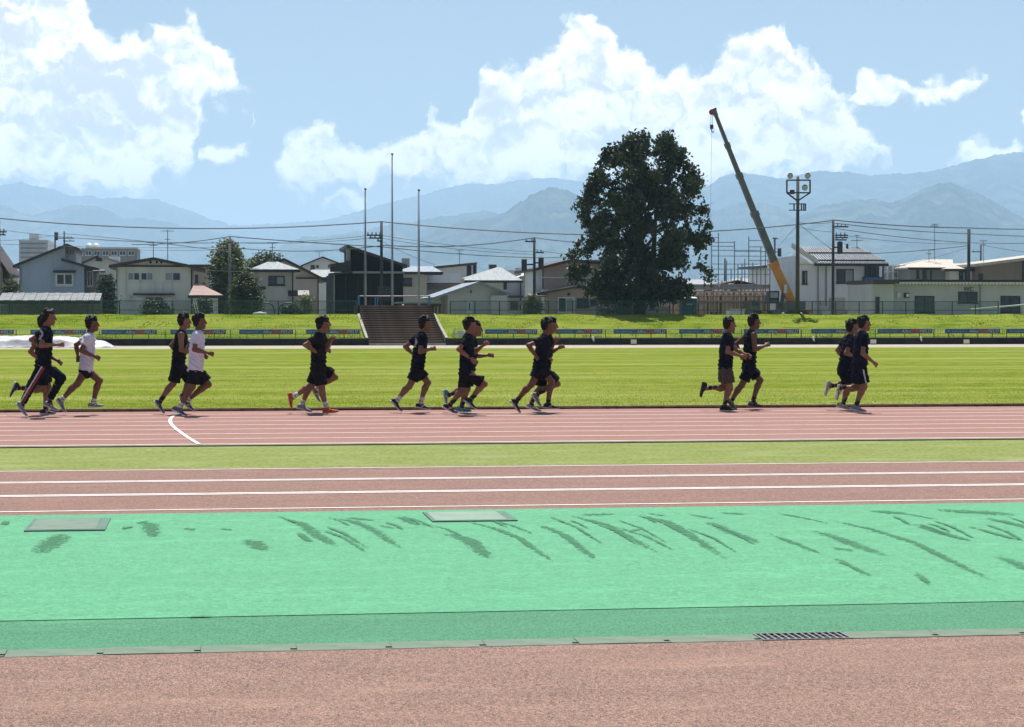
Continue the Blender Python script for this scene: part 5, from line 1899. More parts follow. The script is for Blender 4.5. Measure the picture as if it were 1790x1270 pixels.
# construction site: timber frame in scaffolding
Y = 150.0
tf = empty('timber_frame_house', (XX(1255, Y), Y, GZ), 'orange timber-framed house under construction inside the scaffolding', 'house')
x0, x1 = XX(1150, Y), XX(1345, Y)
zt_ = ZZ(505, Y)
for i in range(27):
    xx = x0 + (x1 - x0) * i / 26
    p = MB()
    p.box(xx - 0.06, xx + 0.06, Y, Y + 0.12, GZ, zt_ - 0.25)
    ob('stud', p, 'timber', tf)
for z_ in (GZ + 0.05, zt_ - 0.24, ZZ(528, Y)):
    p = MB()
    p.box(x0, x1, Y - 0.02, Y + 0.16, z_, z_ + 0.14)
    ob('beam', p, 'timber', tf)
for (a, b, c, d) in ((1152, 512, 1175, 550), (1180, 514, 1192, 550), (1222, 516, 1236, 550), (1243, 513, 1258, 545), (1264, 515, 1282, 550), (1288, 513, 1300, 538), (1306, 517, 1322, 550), (1326, 514, 1340, 550)):
    box_px(tf, Y + 0.14, a, b, c, d, 0.05, 'ply', 'plywood_panel')
for i in range(13):
    a = 1217 + i * 9.7
    box_px(tf, Y - 0.05, a, 510.5, a + 5.2, 514.5, 0.03, 'w_white', 'membrane_strip', -0.1)
box_px(tf, Y + 3, 1150, 512, 1345, 560, 0.1, 'w_brown', 'inner_wall')
box_px(tf, Y, 1206, 497, 1345, 504.5, 5.0, 'roof_white', 'floor_deck')
roof_slope(tf, Y + 0.5, Y + 4, (1245, 499), (1290, 489), 0.12, 'roof_dark', 'roof_sheet')
roof_slope(tf, Y + 0.5, Y + 4, (1290, 489), (1332, 498), 0.12, 'roof_dark', 'roof_sheet')
Ys = 147.5
sc = empty('scaffolding', (XX(1255, Ys), Ys, GZ), 'brown and grey pipe scaffolding around the timber-framed house', 'scaffolding')
for (k, top, m, yy) in ((1160, 503, 'scaf_brown', 0), (1176, 500, 'scaf_brown', 0), (1190, 502, 'scaf_brown', 0), (1206, 496, 'scaf_brown', 0), (1231, 486, 'scaf_brown', 0),
                        (1247, 495, 'scaf_brown', 0), (1256, 407, 'scaf_grey', 3), (1262, 490, 'scaf_brown', 0), (1284, 421, 'scaf_grey', 3), (1295, 485, 'scaf_brown', 0),
                        (1309, 413, 'scaf_grey', 3), (1318, 493, 'scaf_brown', 0), (1330, 431, 'scaf_grey', 3), (1338, 430, 'scaf_grey', 2.5), (1244, 418, 'scaf_grey', 3),
                        (1270, 455, 'scaf_grey', 3), (1297, 460, 'scaf_grey', 3), (1316, 458, 'scaf_grey', 3), (1346, 452, 'scaf_grey', 3), (1290, 462, 'scaf_grey', 6), (1302, 452, 'scaf_grey', 6),
                        (1278, 470, 'scaf_grey', 6), (1323, 468, 'scaf_grey', 6), (1334, 500, 'scaf_brown', 0), (1345, 495, 'scaf_brown', 0)):
    yq = Ys + yy
    A = at(k, top, yq)
    p = MB()
    p.tube([(A.x, yq, GZ), (A.x, yq, A.z)], 0.034, 6)
    ob('pole', p, m, sc)
for (a, b, py, m, yy) in ((1150, 1345, 503.5, 'scaf_brown', 0), (1150, 1345, 516.5, 'scaf_brown', 0), (1150, 1345, 528, 'scaf_brown', 0), (1200, 1345, 497, 'scaf_brown', 0),
                          (1244, 1256, 415, 'scaf_grey', 3), (1244, 1284, 423, 'scaf_grey', 3), (1244, 1284, 430, 'scaf_grey', 3), (1244, 1330, 437, 'scaf_grey', 3), (1309, 1338, 431, 'scaf_grey', 3),
                          (1244, 1346, 447, 'scaf_grey', 3), (1309, 1346, 455, 'scaf_grey', 3), (1244, 1346, 461, 'scaf_grey', 3), (1309, 1330, 420, 'scaf_grey', 3), (1244, 1346, 470, 'scaf_grey', 3),
                          (1244, 1346, 479, 'scaf_grey', 6), (1284, 1346, 439, 'scaf_grey', 6)):
    yq = Ys + yy
    A, B = at(a, py, yq), at(b, py, yq)
    p = MB()
    p.tube([(A.x, yq - 0.06, A.z), (B.x, yq - 0.06, A.z)], 0.028, 5)
    ob('ledger', p, m, sc)
for (a, b, py) in ((1200, 1345, 529), (1150, 1345, 517.5)):
    A, B = at(a, py, Ys), at(b, py, Ys)
    p = MB()
    p.box(A.x, B.x, Ys + 0.05, Ys + 0.6, A.z - 0.03, A.z)
    ob('walk_board', p, 'scaf_grey', sc)
# portable toilet
Y = 133.0
A, B = at(1193, 521, Y), at(1218, 556, Y)
pt = empty('portable_toilet', ((A.x + B.x) / 2, Y, GZ), 'dark blue portable toilet cabin right of the big tree', 'toilet')
p = MB()
p.box(A.x, B.x, Y, Y + 0.95, GZ, A.z)
ob('cabin', p, 'toilet_blue', pt)
p = MB()
p.hull8([(A.x - .04, Y - .04, A.z + .003), (B.x + .04, Y - .04, A.z + .003), (B.x + .04, Y + 1.0, A.z + .003), (A.x - .04, Y + 1.0, A.z + .003),
         (A.x + .1, Y + .1, A.z + .1), (B.x - .1, Y + .1, A.z + .1), (B.x - .1, Y + .85, A.z + .1), (A.x + .1, Y + .85, A.z + .1)])
ob('roof', p, 'print_pale', pt)
p = MB()
p.box(A.x + .1, B.x - .1, Y - .03, Y - .003, GZ + .1, A.z - .08)
dr = ob('door', p, 'toilet_blue', pt)
p = MB()
p.box(B.x - .2, B.x - .15, Y - .07, Y - .031, GZ + .75, GZ + .95)
ob('handle', p, 'pipe_grey', dr)
p = MB()
p.box(A.x + .26, B.x - .2, Y - .037, Y - .032, A.z - .42, A.z - .34)
ob('sign_strip', p, 'print_pale', dr)
# white skip and heaps on the site
Y = 140
sk_ = empty('rubble_container', (XX(1288, Y), Y, GZ), 'pale container beside the scaffolding behind the runners', 'container')
A, B = at(1276, 541, Y), at(1302, 556, Y)
p = MB()
p.hull8([(A.x + .15, Y, GZ), (B.x - .15, Y, GZ), (B.x - .15, Y + 1.2, GZ), (A.x + .15, Y + 1.2, GZ), (A.x, Y, A.z), (B.x, Y, A.z), (B.x, Y + 1.2, A.z), (A.x, Y + 1.2, A.z)])
ob('bin', p, 'w_pale', sk_)
p = MB()
for k in range(4):
    xx = A.x + 0.1 + (B.x - A.x - 0.2) * k / 3
    p.box(xx - .03, xx + .03, Y - .05, Y - .003, GZ + .2, A.z - .03)
p.box(A.x - .04, B.x + .04, Y - .06, Y + .02, A.z + .003, A.z + .06)
ob('ribs', p, 'trim_white', sk_)
A = at(1365, 548, 129.5)
for (k, lab) in ((1369, 'small white stone left of the lamp tower base'), (1401, 'small white stone right of the lamp tower base')):
    A = at(k, 548.5, 128.1)
    p = MB()
    p.tube([(A.x - .09, 128.1, A.z), (A.x - .05, 128.1, A.z + .02), (A.x + .03, 128.1, A.z + .01), (A.x + .1, 128.1, A.z - .01)], [0.01, 0.07, 0.08, 0.01], 8)
    ob('white_stone', p, 'trim_white', smooth=True, label=lab, cat='stone')


# ------------------------------------------------------------------ trees
def leaf_mesh(name, C, size, m, rs, droop=0.5, per=1, aspect=0.55):
    """C (n,3) leaf centres -> folded diamond leaves"""
    n = len(C)
    az_ = rs.random(n) * 2 * PI
    el_ = rs.normal(-droop, 0.5, n)
    L = size * (0.6 + 0.8 * rs.random(n))
    d = np.stack([np.cos(az_) * np.cos(el_), np.sin(az_) * np.cos(el_), np.sin(el_)], 1)
    s = np.cross(d, rs.normal(0, 1, (n, 3)))
    s /= np.linalg.norm(s, axis=1, keepdims=True) + 1e-6
    nn = np.cross(d, s)
    Lc = L[:, None]
    a = C - d * Lc * 0.5
    b = C + s * Lc * aspect * 0.5 + nn * Lc * 0.08
    c = C + d * Lc * 0.5
    e = C - s * Lc * aspect * 0.5 + nn * Lc * 0.08
    V = np.concatenate([a, b, c, e])
    k = np.arange(n)
    Fc = np.concatenate([np.stack([k, k + n, k + 2 * n], 1), np.stack([k, k + 2 * n, k + 3 * n], 1)])
    return np_mesh(name, V, Fc, [m])


def limb_tubes(mb, base, tips, r0, rs, mid=0.35):
    for t in tips:
        t = Vector(t)
        b = Vector(base)
        m_ = b.lerp(t, mid) + Vector((0, 0, (t.z - b.z) * 0.12))
        q_ = b.lerp(t, 0.7) + Vector(rs.normal(0, 0.12, 3))
        mb.tube([b, m_, q_, t], [r0, r0 * 0.6, r0 * 0.35, r0 * 0.1], 6)


# the big tree
Y = 131.2
rs = np.random.default_rng(21)
tx = XX(1118, Y)
tr_ = empty('big_tree', (tx, Y, 1.4), 'huge dark dense broadleaf tree right of centre behind the fence', 'tree')
prof_ = [(232, 1092, 1122), (242, 1075, 1190), (252, 1057, 1198), (270, 1047, 1210), (300, 1032, 1224), (340, 1012, 1236), (360, 1006, 1236), (380, 1010, 1236), (420, 1006, 1243),
         (450, 998, 1246), (480, 1000, 1243), (500, 1006, 1238), (515, 1020, 1222), (528, 1040, 1190), (540, 1080, 1150)]
pyv = np.array([p[0] for p in prof_], float)
plx = np.array([p[1] for p in prof_], float)
prx = np.array([p[2] for p in prof_], float)
clumps = []
nph = rs.random(6) * 6.28


def wav(y, o):
    return 3 * math.sin(y * 0.11 + nph[o]) + 4 * math.sin(y * 0.23 + nph[o + 1]) + 3.5 * math.sin(y * 0.47 + nph[o + 2])


masses = []
tries = 0
while len(masses) < 135 and tries < 40000:
    tries += 1
    py = rs.uniform(246, 515)
    l_, r_ = np.interp(py, pyv, plx), np.interp(py, pyv, prx)
    cpx, hw_ = (l_ + r_) / 2, (r_ - l_) / 2 - 9
    ang = rs.random() * 2 * PI
    q = rs.random() ** 0.4
    px, dz = cpx + hw_ * q * math.cos(ang), hw_ * q * math.sin(ang) * 0.8
    if py < 285 and abs(px - 1143) < 13:
        continue
    if any((px - m_[0]) ** 2 + ((py - m_[1]) * 0.8) ** 2 + (dz - m_[2]) ** 2 < 17.5 ** 2 for m_ in masses):
        continue
    masses.append((px, py, dz, rs.uniform(13, 20)))
masses += [(1100, 245, 0, 13), (1068, 256, 0, 10), (1170, 250, 4, 13), (1190, 262, 0, 11), (1012, 350, 0, 9), (1003, 440, 3, 10), (1004, 478, 0, 11), (1238, 418, 0, 10), (1236, 478, 2, 11), (1060, 503, -10, 16), (1085, 512, -12, 16), (1102, 518, 10, 15), (1140, 516, -10, 16), (1165, 508, -8, 16), (1190, 500, 0, 15), (1040, 494, 0, 15), (1120, 520, -25, 12), (1085, 262, 0, 15), (1118, 256, 0, 14), (1160, 260, 0, 14), (1184, 276, 0, 15), (1060, 280, 0, 15), (1205, 296, 0, 15), (1046, 302, 0, 14), (1216, 324, 0, 14), (1032, 326, 0, 14), (1100, 285, -20, 16), (1165, 292, -20, 16), (1130, 300, 10, 16), (1226, 360, 0, 13), (1228, 390, 0, 13), (1075, 500, -35, 16), (1155, 500, -35, 16)]
gaps = [(1068, 300, 10), (1096, 322, 8), (1185, 330, 9), (1205, 350, 8), (1148, 296, 8), (1040, 372, 9), (1150, 438, 9), (1112, 486, 9), (1090, 410, 8), (1218, 400, 8), (1060, 440, 7), (1175, 395, 7), (1128, 350, 8), (1022, 455, 8), (1205, 455, 8), (1178, 478, 8), (1052, 340, 7)]
for (px, py, dz, rr) in masses:
    for k in range(int(0.095 * rr * rr * rs.uniform(0.6, 1.0))):
        v_ = rs.normal(0, 1, 3)
        v_ = v_ / np.linalg.norm(v_) * rr * rs.random() ** 0.5
        py_c = py + v_[1] * 1.15 + 0.012 * (v_[0] ** 2 + v_[2] ** 2)
        if py_c > 540 - 0.34 * abs(px + v_[0] - 1120) or (1109 < px + v_[0] < 1119 and 470 < py_c < 500):
            continue
        if any((px + v_[0] - g_[0]) ** 2 + (py_c + 4 - g_[1]) ** 2 < (g_[2] + 4) ** 2 for g_ in gaps):
            continue
        p = at(px + v_[0], py_c, Y)
        clumps.append((p.x, Y + (dz + v_[2]) / 28.4, p.z))
clumps = np.array(clumps)
Cs = []
for c in clumps:
    k = rs.integers(13, 24)
    sp_ = rs.uniform(0.10, 0.20)
    P = rs.normal(0, 1, (k, 3)) * np.array([sp_, sp_, sp_ * 0.9])
    P[:, 2] -= 0.7 * np.abs(P[:, 0] ** 2 + P[:, 1] ** 2) ** 0.5
    Cs.append(c + P)
Cs = np.concatenate(Cs)
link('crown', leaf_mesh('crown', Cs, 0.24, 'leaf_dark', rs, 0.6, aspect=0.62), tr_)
tb = MB()
tb.tube([(tx, Y, 1.2), (tx - 0.02, Y, 1.7), (tx + 0.02, Y, 3.0), (tx - 0.1, Y, 6.0), (tx - 0.1, Y, 10.5)], [0.52, 0.38, 0.33, 0.24, 0.05], 12)
tx2 = XX(1142, Y)
tb.tube([(tx + 0.05, Y + 0.2, 2.2), (tx2, Y + 0.2, 4.5), (tx2 + 0.3, Y + 0.2, 10.2)], [0.3, 0.2, 0.04], 10)
ob('trunk', tb, 'bark', tr_, True)
lb = MB()
sel = clumps[rs.choice(len(clumps), 90, replace=False)]
for s_ in sel:
    bz = 1.9 + (s_[2] - 1.9) * 0.55
    limb_tubes(lb, (tx + rs.normal(0, 0.05), Y, bz), [s_], 0.07, rs)
ob('limbs', lb, 'bark', tr_)


def tree(name, lab, Y, px, ybase, prof_, m, size, nclump, per, trunk=0.15, spread=0.25, droop=0.2, seed=1, q_=0.5, cat='tree', flat=0.9):
    rs = np.random.default_rng(seed)
    X0 = XX(px, Y)
    r = empty(name, (X0, Y, GZ), lab, cat)
    py = np.array([p[0] for p in prof_], float)
    lx = np.array([p[1] for p in prof_], float)
    rx = np.array([p[2] for p in prof_], float)
    ppm = 3730 / (Y * 1.01)
    C = []
    for k in range(nclump):
        yy = rs.uniform(py[0], py[-1])
        l_, r_ = np.interp(yy, py, lx), np.interp(yy, py, rx)
        ang = rs.random() * 2 * PI
        q = rs.random() ** q_
        px_ = (l_ + r_) / 2 + (r_ - l_) / 2 * q * math.cos(ang)
        dy = (r_ - l_) / 2 / ppm * q * math.sin(ang)
        p = at(px_, yy, Y)
        n = rs.integers(int(per * 0.6), int(per * 1.4))
        C.append(np.array([p.x, Y + dy, p.z]) + rs.normal(0, 1, (n, 3)) * np.array([spread, spread, spread * flat]))
    C = np.concatenate(C)
    link('crown', leaf_mesh('crown', C, size, m, rs, droop), r)
    b = MB()
    zt_ = at(px, py[0] + (py[-1] - py[0]) * 0.35, Y).z
    b.tube([(X0, Y, GZ - 0.1), (X0 + 0.03, Y, (GZ + zt_) / 2), (X0, Y, zt_)], [trunk, trunk * 0.7, trunk * 0.15], 8)
    for k in range(7):
        c = C[rs.integers(0, len(C))]
        limb_tubes(b, (X0, Y, GZ + (c[2] - GZ) * 0.6), [c], trunk * 0.35, rs)
    ob('trunk', b, 'bark', r)
    return r


tree('broad_tree', 'broad pale green tree behind the plain concrete pole at left', 158, 398, 550,
     [(430, 397, 402), (440, 390, 410), (452, 378, 418), (465, 372, 424), (480, 371, 428), (500, 372, 430), (525, 372, 428), (545, 374, 426)],
     'leaf_pale', 0.26, 420, 34, 0.2, 0.3, 0.1, 31)
tree('round_tree', 'rounded dark green garden tree in front of the grey house', 140, 432, 550,
     [(484, 422, 436), (492, 412, 446), (505, 407, 452), (520, 404, 458), (535, 402, 460), (548, 404, 456)], 'leaf_mid', 0.16, 260, 40, 0.12, 0.17, 0.1, 32)
tree('distant_tree', 'dark distant tree tops left of the pale hip roof', 215, 470, 550, [(452, 455, 482), (458, 440, 486), (470, 432, 490), (490, 430, 490)], 'leaf_mid', 0.35, 150, 30, 0.2, 0.4, 0.1, 33)
tree('cycad_shrub', 'spiky low shrub at the foot of the cream house', 133, 270, 550, [(529, 258, 292), (534, 250, 300), (540, 246, 308), (550, 250, 306)], 'leaf_shrub', 0.2, 90, 26, 0.06, 0.14, -0.3, 34, cat='shrub')
tree('garden_shrub', 'leafy shrub between the beige house and black house', 134, 535, 550, [(520, 526, 542), (528, 524, 546), (538, 522, 548), (550, 520, 550)], 'leaf_pale', 0.14, 60, 26, 0.05, 0.12, 0, 35, cat='shrub')
tree('garden_tree', 'small dark tree between the blue-grey and cream houses', 146, 186, 550, [(486, 180, 192), (495, 174, 198), (510, 172, 200), (530, 170, 202), (548, 172, 200)], 'leaf_shrub', 0.18, 130, 30, 0.08, 0.17, 0, 36)
tree('garden_tree', 'small pale tree in the gap at the far left', 150, 22, 550, [(492, 14, 30), (500, 8, 34), (520, 6, 36), (545, 6, 36)], 'leaf_mid', 0.18, 80, 30, 0.08, 0.17, 0, 37)
tree('garden_shrub', 'round shrub beside the porch of the beige house', 139, 932, 550, [(520, 924, 940), (530, 918, 946), (548, 914, 950)], 'leaf_mid', 0.15, 90, 26, 0.06, 0.14, 0, 38, cat='shrub')
tree('garden_shrub', 'dark hedge clump below the big tree trunk', 135.5, 1080, 550, [(528, 1060, 1100), (536, 1050, 1112), (550, 1046, 1116)], 'leaf_shrub', 0.16, 130, 26, 0.06, 0.16, 0, 39, cat='hedge')
tree('garden_shrub', 'low dark shrubs right of the cream house ladder', 134, 355, 550, [(526, 346, 364), (534, 342, 368), (548, 340, 372)], 'leaf_shrub', 0.15, 90, 26, 0.05, 0.14, 0, 40, cat='shrub')
tree('garden_shrub', 'dark low bushes beneath the arches of grey house', 133, 510, 550, [(536, 500, 520), (542, 492, 528), (550, 490, 530)], 'leaf_shrub', 0.14, 70, 26, 0.05, 0.13, 0, 41, cat='shrub')
# ladder at the cream house corner
p = MB()
Y = 132
A0, A1 = at(338, 525, Y), at(347, 549, Y)
ld = empty('step_ladder', (A1.x, Y, GZ), 'small pale ladder leaning at the cream house corner', 'ladder')
for dx in (0, 0.14):
    p = MB()
    p.bar((A0.x + dx, Y, A0.z), (A1.x + dx, Y - 0.3, GZ), 0.04)
    ob('rail', p, 'trim_white', ld)
for t in (0.15, 0.35, 0.55, 0.75):
    q = Vector((A0.x, Y, A0.z)).lerp(Vector((A1.x, Y - 0.3, GZ)), t)
    p = MB()
    p.bar(q, q + Vector((0.14, 0, 0)), 0.03)
    ob('rung', p, 'trim_white', ld)
# arched frames in front of the grey house
for (a, b, lab) in ((452, 480, 'dark arched garden frame left of the bushes before grey house'), (487, 522, 'dark arched garden frame right of the bushes before grey house')):
    Y = 131.5
    pts = []
    for t in np.linspace(0, PI, 13):
        px = (a + b) / 2 - math.cos(t) * (b - a) / 2
        pts.append(at(px, 556 - 27 * math.sin(t) ** 0.45, Y))
    p = MB()
    p.tube(pts, 0.045, 7)
    ob('garden_arch', p, 'fence_green', smooth=True, label=lab, cat='arch')


# ------------------------------------------------------------------ people
mat('skin', (0.23, 0.115, 0.07), (0.19, 0.09, 0.055), 12, 3, rough=0.55, spec=0.35)
mat('skin_tan', (0.17, 0.075, 0.045), (0.135, 0.06, 0.036), 12, 3, rough=0.55, spec=0.35)
mat('hair', (0.008, 0.007, 0.006), (0.018, 0.014, 0.012), 60, 3, rough=0.6, spec=0.2, stretch=(1, 1, 0.3), bump=0.6, bdist=0.01)
mat('cloth_black', (0.010, 0.010, 0.013), (0.018, 0.018, 0.024), 9, 4, rough=0.95, spec=0.08, bump=0.5, bdist=0.02)
mat('cloth_navy', (0.008, 0.009, 0.016), (0.014, 0.016, 0.028), 9, 4, rough=0.95, spec=0.08, bump=0.5, bdist=0.02)
mat('cloth_white', (0.66, 0.63, 0.72), (0.58, 0.56, 0.66), 7, 4, rough=0.85, bump=0.5, bdist=0.02)
mat('cloth_taupe', (0.085, 0.065, 0.062), (0.065, 0.05, 0.048), 9, 4, rough=0.95, spec=0.08, bump=0.5, bdist=0.02)
mat('cloth_stripe_white', (0.6, 0.6, 0.62), rough=0.8)
mat('cloth_stripe_red', (0.28, 0.04, 0.05), rough=0.8)
mat('cloth_emblem', (0.34, 0.36, 0.40), rough=0.8)
mat('sock_white', (0.62, 0.60, 0.62), (0.5, 0.48, 0.5), 30, 3, rough=0.9)
mat('sock_black', (0.013, 0.013, 0.015), rough=0.9)
mat('eye_dark', (0.01, 0.008, 0.007), rough=0.2)
for nm, c in dict(shoe_black=(0.014, 0.014, 0.017), shoe_grey=(0.24, 0.25, 0.29), shoe_blue=(0.06, 0.08, 0.14), shoe_red=(0.55, 0.075, 0.03), shoe_teal=(0.05, 0.30, 0.30),
                  shoe_green=(0.13, 0.42, 0.14), shoe_olive=(0.19, 0.20, 0.15), shoe_white=(0.50, 0.50, 0.52), shoe_lime=(0.36, 0.40, 0.24)).items():
    mat(nm, c, tuple(k * 0.75 for k in c), 25, 3, rough=0.6)
mat('sole_white', (0.55, 0.55, 0.56), (0.45, 0.45, 0.46), 15, 3, rough=0.7)
mat('sole_dark', (0.03, 0.03, 0.032), rough=0.8)
mat('sole_orange', (0.60, 0.16, 0.05), rough=0.7)


class Field:
    def __init__(s, lo, hi, h):
        s.h = h
        s.lo = np.array(lo, float)
        s.n = np.maximum(4, np.ceil((np.array(hi, float) - s.lo) / h).astype(int) + 1)
        s.a = np.full(s.n, 0.4, np.float32)

    def sub(s, lo, hi):
        i0 = np.clip(np.floor((np.array(lo) - s.lo) / s.h).astype(int), 0, s.n - 1)
        i1 = np.clip(np.ceil((np.array(hi) - s.lo) / s.h).astype(int) + 1, 1, s.n)
        ax = [s.lo[k] + s.h * np.arange(i0[k], i1[k]) for k in range(3)]
        G = np.meshgrid(*ax, indexing='ij')
        return tuple(slice(i0[k], i1[k]) for k in range(3)), G

    def cone(s, a, b, ra, rb, k=0.03, ys=1.0, wob=0.0, ph=0.0):
        """rounded cone; ys < 1 widens it sideways; wob adds cloth folds"""
        a, b = np.array(a, float), np.array(b, float)
        R = max(ra, rb) / min(ys, 1.0) + 0.09
        sl, (X, Y, Z) = s.sub(np.minimum(a, b) - R, np.maximum(a, b) + R)
        if X.size == 0:
            return
        d = b - a
        px, py, pz = X - a[0], (Y - a[1]) * ys, Z - a[2]
        dy = d[1] * ys
        L2 = d[0] ** 2 + dy ** 2 + d[2] ** 2 + 1e-9
        t = np.clip((px * d[0] + py * dy + pz * d[2]) / L2, 0, 1)
        D = np.sqrt((px - t * d[0]) ** 2 + (py - t * dy) ** 2 + (pz - t * d[2]) ** 2) - (ra + (rb - ra) * t)
        if wob:
            D = D + wob * (np.sin(X * 31 + Z * 47 + ph) * np.sin(Y * 29 - Z * 23 + ph * 2) + 0.6 * np.sin(Z * 83 + X * 61 + ph))
        s.merge(sl, D, k)

    def ell(s, c, r, k=0.02, rot=0.0, wob=0.0):
        c, r = np.array(c, float), np.array(r, float)
        R = r.max() + 0.06
        sl, (X, Y, Z) = s.sub(c - R, c + R)
        if X.size == 0:
            return
        x, y, z = X - c[0], Y - c[1], Z - c[2]
        if rot:
            x, z = x * math.cos(rot) + z * math.sin(rot), -x * math.sin(rot) + z * math.cos(rot)
        q = np.sqrt((x / r[0]) ** 2 + (y / r[1]) ** 2 + (z / r[2]) ** 2) + 1e-6
        D = (q - 1) * r.min() * (1 if r.max() / r.min() < 1.6 else 1.15)
        if wob:
            D = D + wob * (np.sin(X * 120 + Y * 35) * np.sin(Z * 90 + X * 30) + np.sin(Y * 130 + Z * 60))
        s.merge(sl, D, k)

    def merge(s, sl, D, k):
        A = s.a[sl]
        h = np.clip(0.5 + 0.5 * (A - D) / k, 0, 1)
        s.a[sl] = A * (1 - h) + D * h - k * h * (1 - h)

    def grid(s):
        return np.meshgrid(*[s.lo[k] + s.h * np.arange(s.n[k]) for k in range(3)], indexing='ij', sparse=True)

    def cut(s, p, n):
        """remove what lies beyond the plane through p with normal n"""
        X, Y, Z = s.grid()
        n = np.array(n, float)
        n /= np.linalg.norm(n)
        s.a = np.maximum(s.a, ((X - p[0]) * n[0] + (Y - p[1]) * n[1] + (Z - p[2]) * n[2]).astype(np.float32))

    def nets(s):
        a = s.a.copy()
        a[0], a[-1], a[:, 0], a[:, -1], a[:, :, 0], a[:, :, -1] = 1, 1, 1, 1, 1, 1
        ins = a < 0
        cnt = np.zeros(np.array(a.shape) - 1, np.int8)
        for i in (0, 1):
            for j in (0, 1):
                for k in (0, 1):
                    cnt += ins[i:a.shape[0] - 1 + i, j:a.shape[1] - 1 + j, k:a.shape[2] - 1 + k]
        act = (cnt > 0) & (cnt < 8)
        I = np.argwhere(act)
        if len(I) == 0:
            return np.zeros((0, 3)), np.zeros((0, 4), int)
        idx = np.full(act.shape, -1, np.int32)
        idx[act] = np.arange(len(I))
        val = {}
        for i in (0, 1):
            for j in (0, 1):
                for k in (0, 1):
                    val[(i, j, k)] = a[I[:, 0] + i, I[:, 1] + j, I[:, 2] + k]
        P = np.zeros((len(I), 3))
        C = np.zeros(len(I))
        for ax in range(3):
            for u_ in (0, 1):
                for v_ in (0, 1):
                    c0 = [0, 0, 0]
                    o_ = [q for q in range(3) if q != ax]
                    c0[o_[0]], c0[o_[1]] = u_, v_
                    c1 = list(c0)
                    c1[ax] = 1
                    A, B = val[tuple(c0)], val[tuple(c1)]
                    m = (A < 0) != (B < 0)
                    t = np.where(m, A / np.where(np.abs(A - B) < 1e-9, 1, A - B), 0)
                    pt = np.tile(np.array(c0, float), (len(I), 1))
                    pt[:, ax] += t
                    P += pt * m[:, None]
                    C += m
        V = (I + P / C[:, None]) * s.h + s.lo
        Q = []
        for ax in range(3):
            o1, o2 = (ax + 1) % 3, (ax + 2) % 3
            sl0, sl1 = [slice(None)] * 3, [slice(None)] * 3
            sl0[ax], sl1[ax] = slice(0, -1), slice(1, None)
            A, B = ins[tuple(sl0)], ins[tuple(sl1)]
            E = np.argwhere(A != B)
            fl = A[E[:, 0], E[:, 1], E[:, 2]]
            ok = (E[:, o1] > 0) & (E[:, o2] > 0)
            E, fl = E[ok], fl[ok]

            def cell(d1, d2):
                q = E.copy()
                q[:, o1] -= d1
                q[:, o2] -= d2
                return idx[q[:, 0], q[:, 1], q[:, 2]]
            q = np.stack([cell(1, 1), cell(0, 1), cell(0, 0), cell(1, 0)], 1)
            q[~fl] = q[~fl][:, ::-1]
            Q.append(q)
        return V, np.concatenate(Q)


def make_hand(curl, thumb):
    """right hand in local space: wrist at origin, fingers along +x, palm facing -z, thumb side +y"""
    f = Field((-0.04, -0.07, -0.09), (0.22, 0.09, 0.06), 0.0055)
    f.cone((-0.02, 0, 0), (0.03, 0, 0), 0.024, 0.026, 0.02)
    for y in (-0.028, -0.009, 0.01, 0.028):
        f.cone((0.02, y * 0.7, 0), (0.085, y, 0), 0.016, 0.013, 0.012)
    for y, L in ((-0.03, 0.058), (-0.0105, 0.074), (0.0105, 0.08), (0.031, 0.072)):
        p = np.array([0.088, y, 0.0])
        a = curl * 0.55
        rr = 0.0095
        for sgl, fr_ in ((0.42, 1.0), (0.33, 1.25), (0.25, 0.8)):
            q = p + np.array([math.cos(a), 0.04 * y, -math.sin(a)]) * L * sgl
            f.cone(p, q, rr, rr * 0.93, 0.004)
            p = q
            rr *= 0.93
            a += curl * fr_
    p0, p1, p2, p3 = (0.02, 0.025, -0.005), (0.052, 0.048, -0.02 - 0.01 * curl), (0.082, 0.05 - 0.015 * thumb, -0.03 - 0.012 * curl), (0.104, 0.045 - 0.03 * thumb, -0.034 - 0.012 * curl)
    f.cone(p0, p1, 0.016, 0.0125, 0.01)
    f.cone(p1, p2, 0.0122, 0.0108, 0.006)
    f.cone(p2, p3, 0.0105, 0.009, 0.005)
    return f.nets()


FIST = make_hand(1.25, 1.0)
LOOSE = make_hand(0.5, 0.4)


def unit(v):
    v = np.array(v, float)
    return v / (np.linalg.norm(v) + 1e-9)


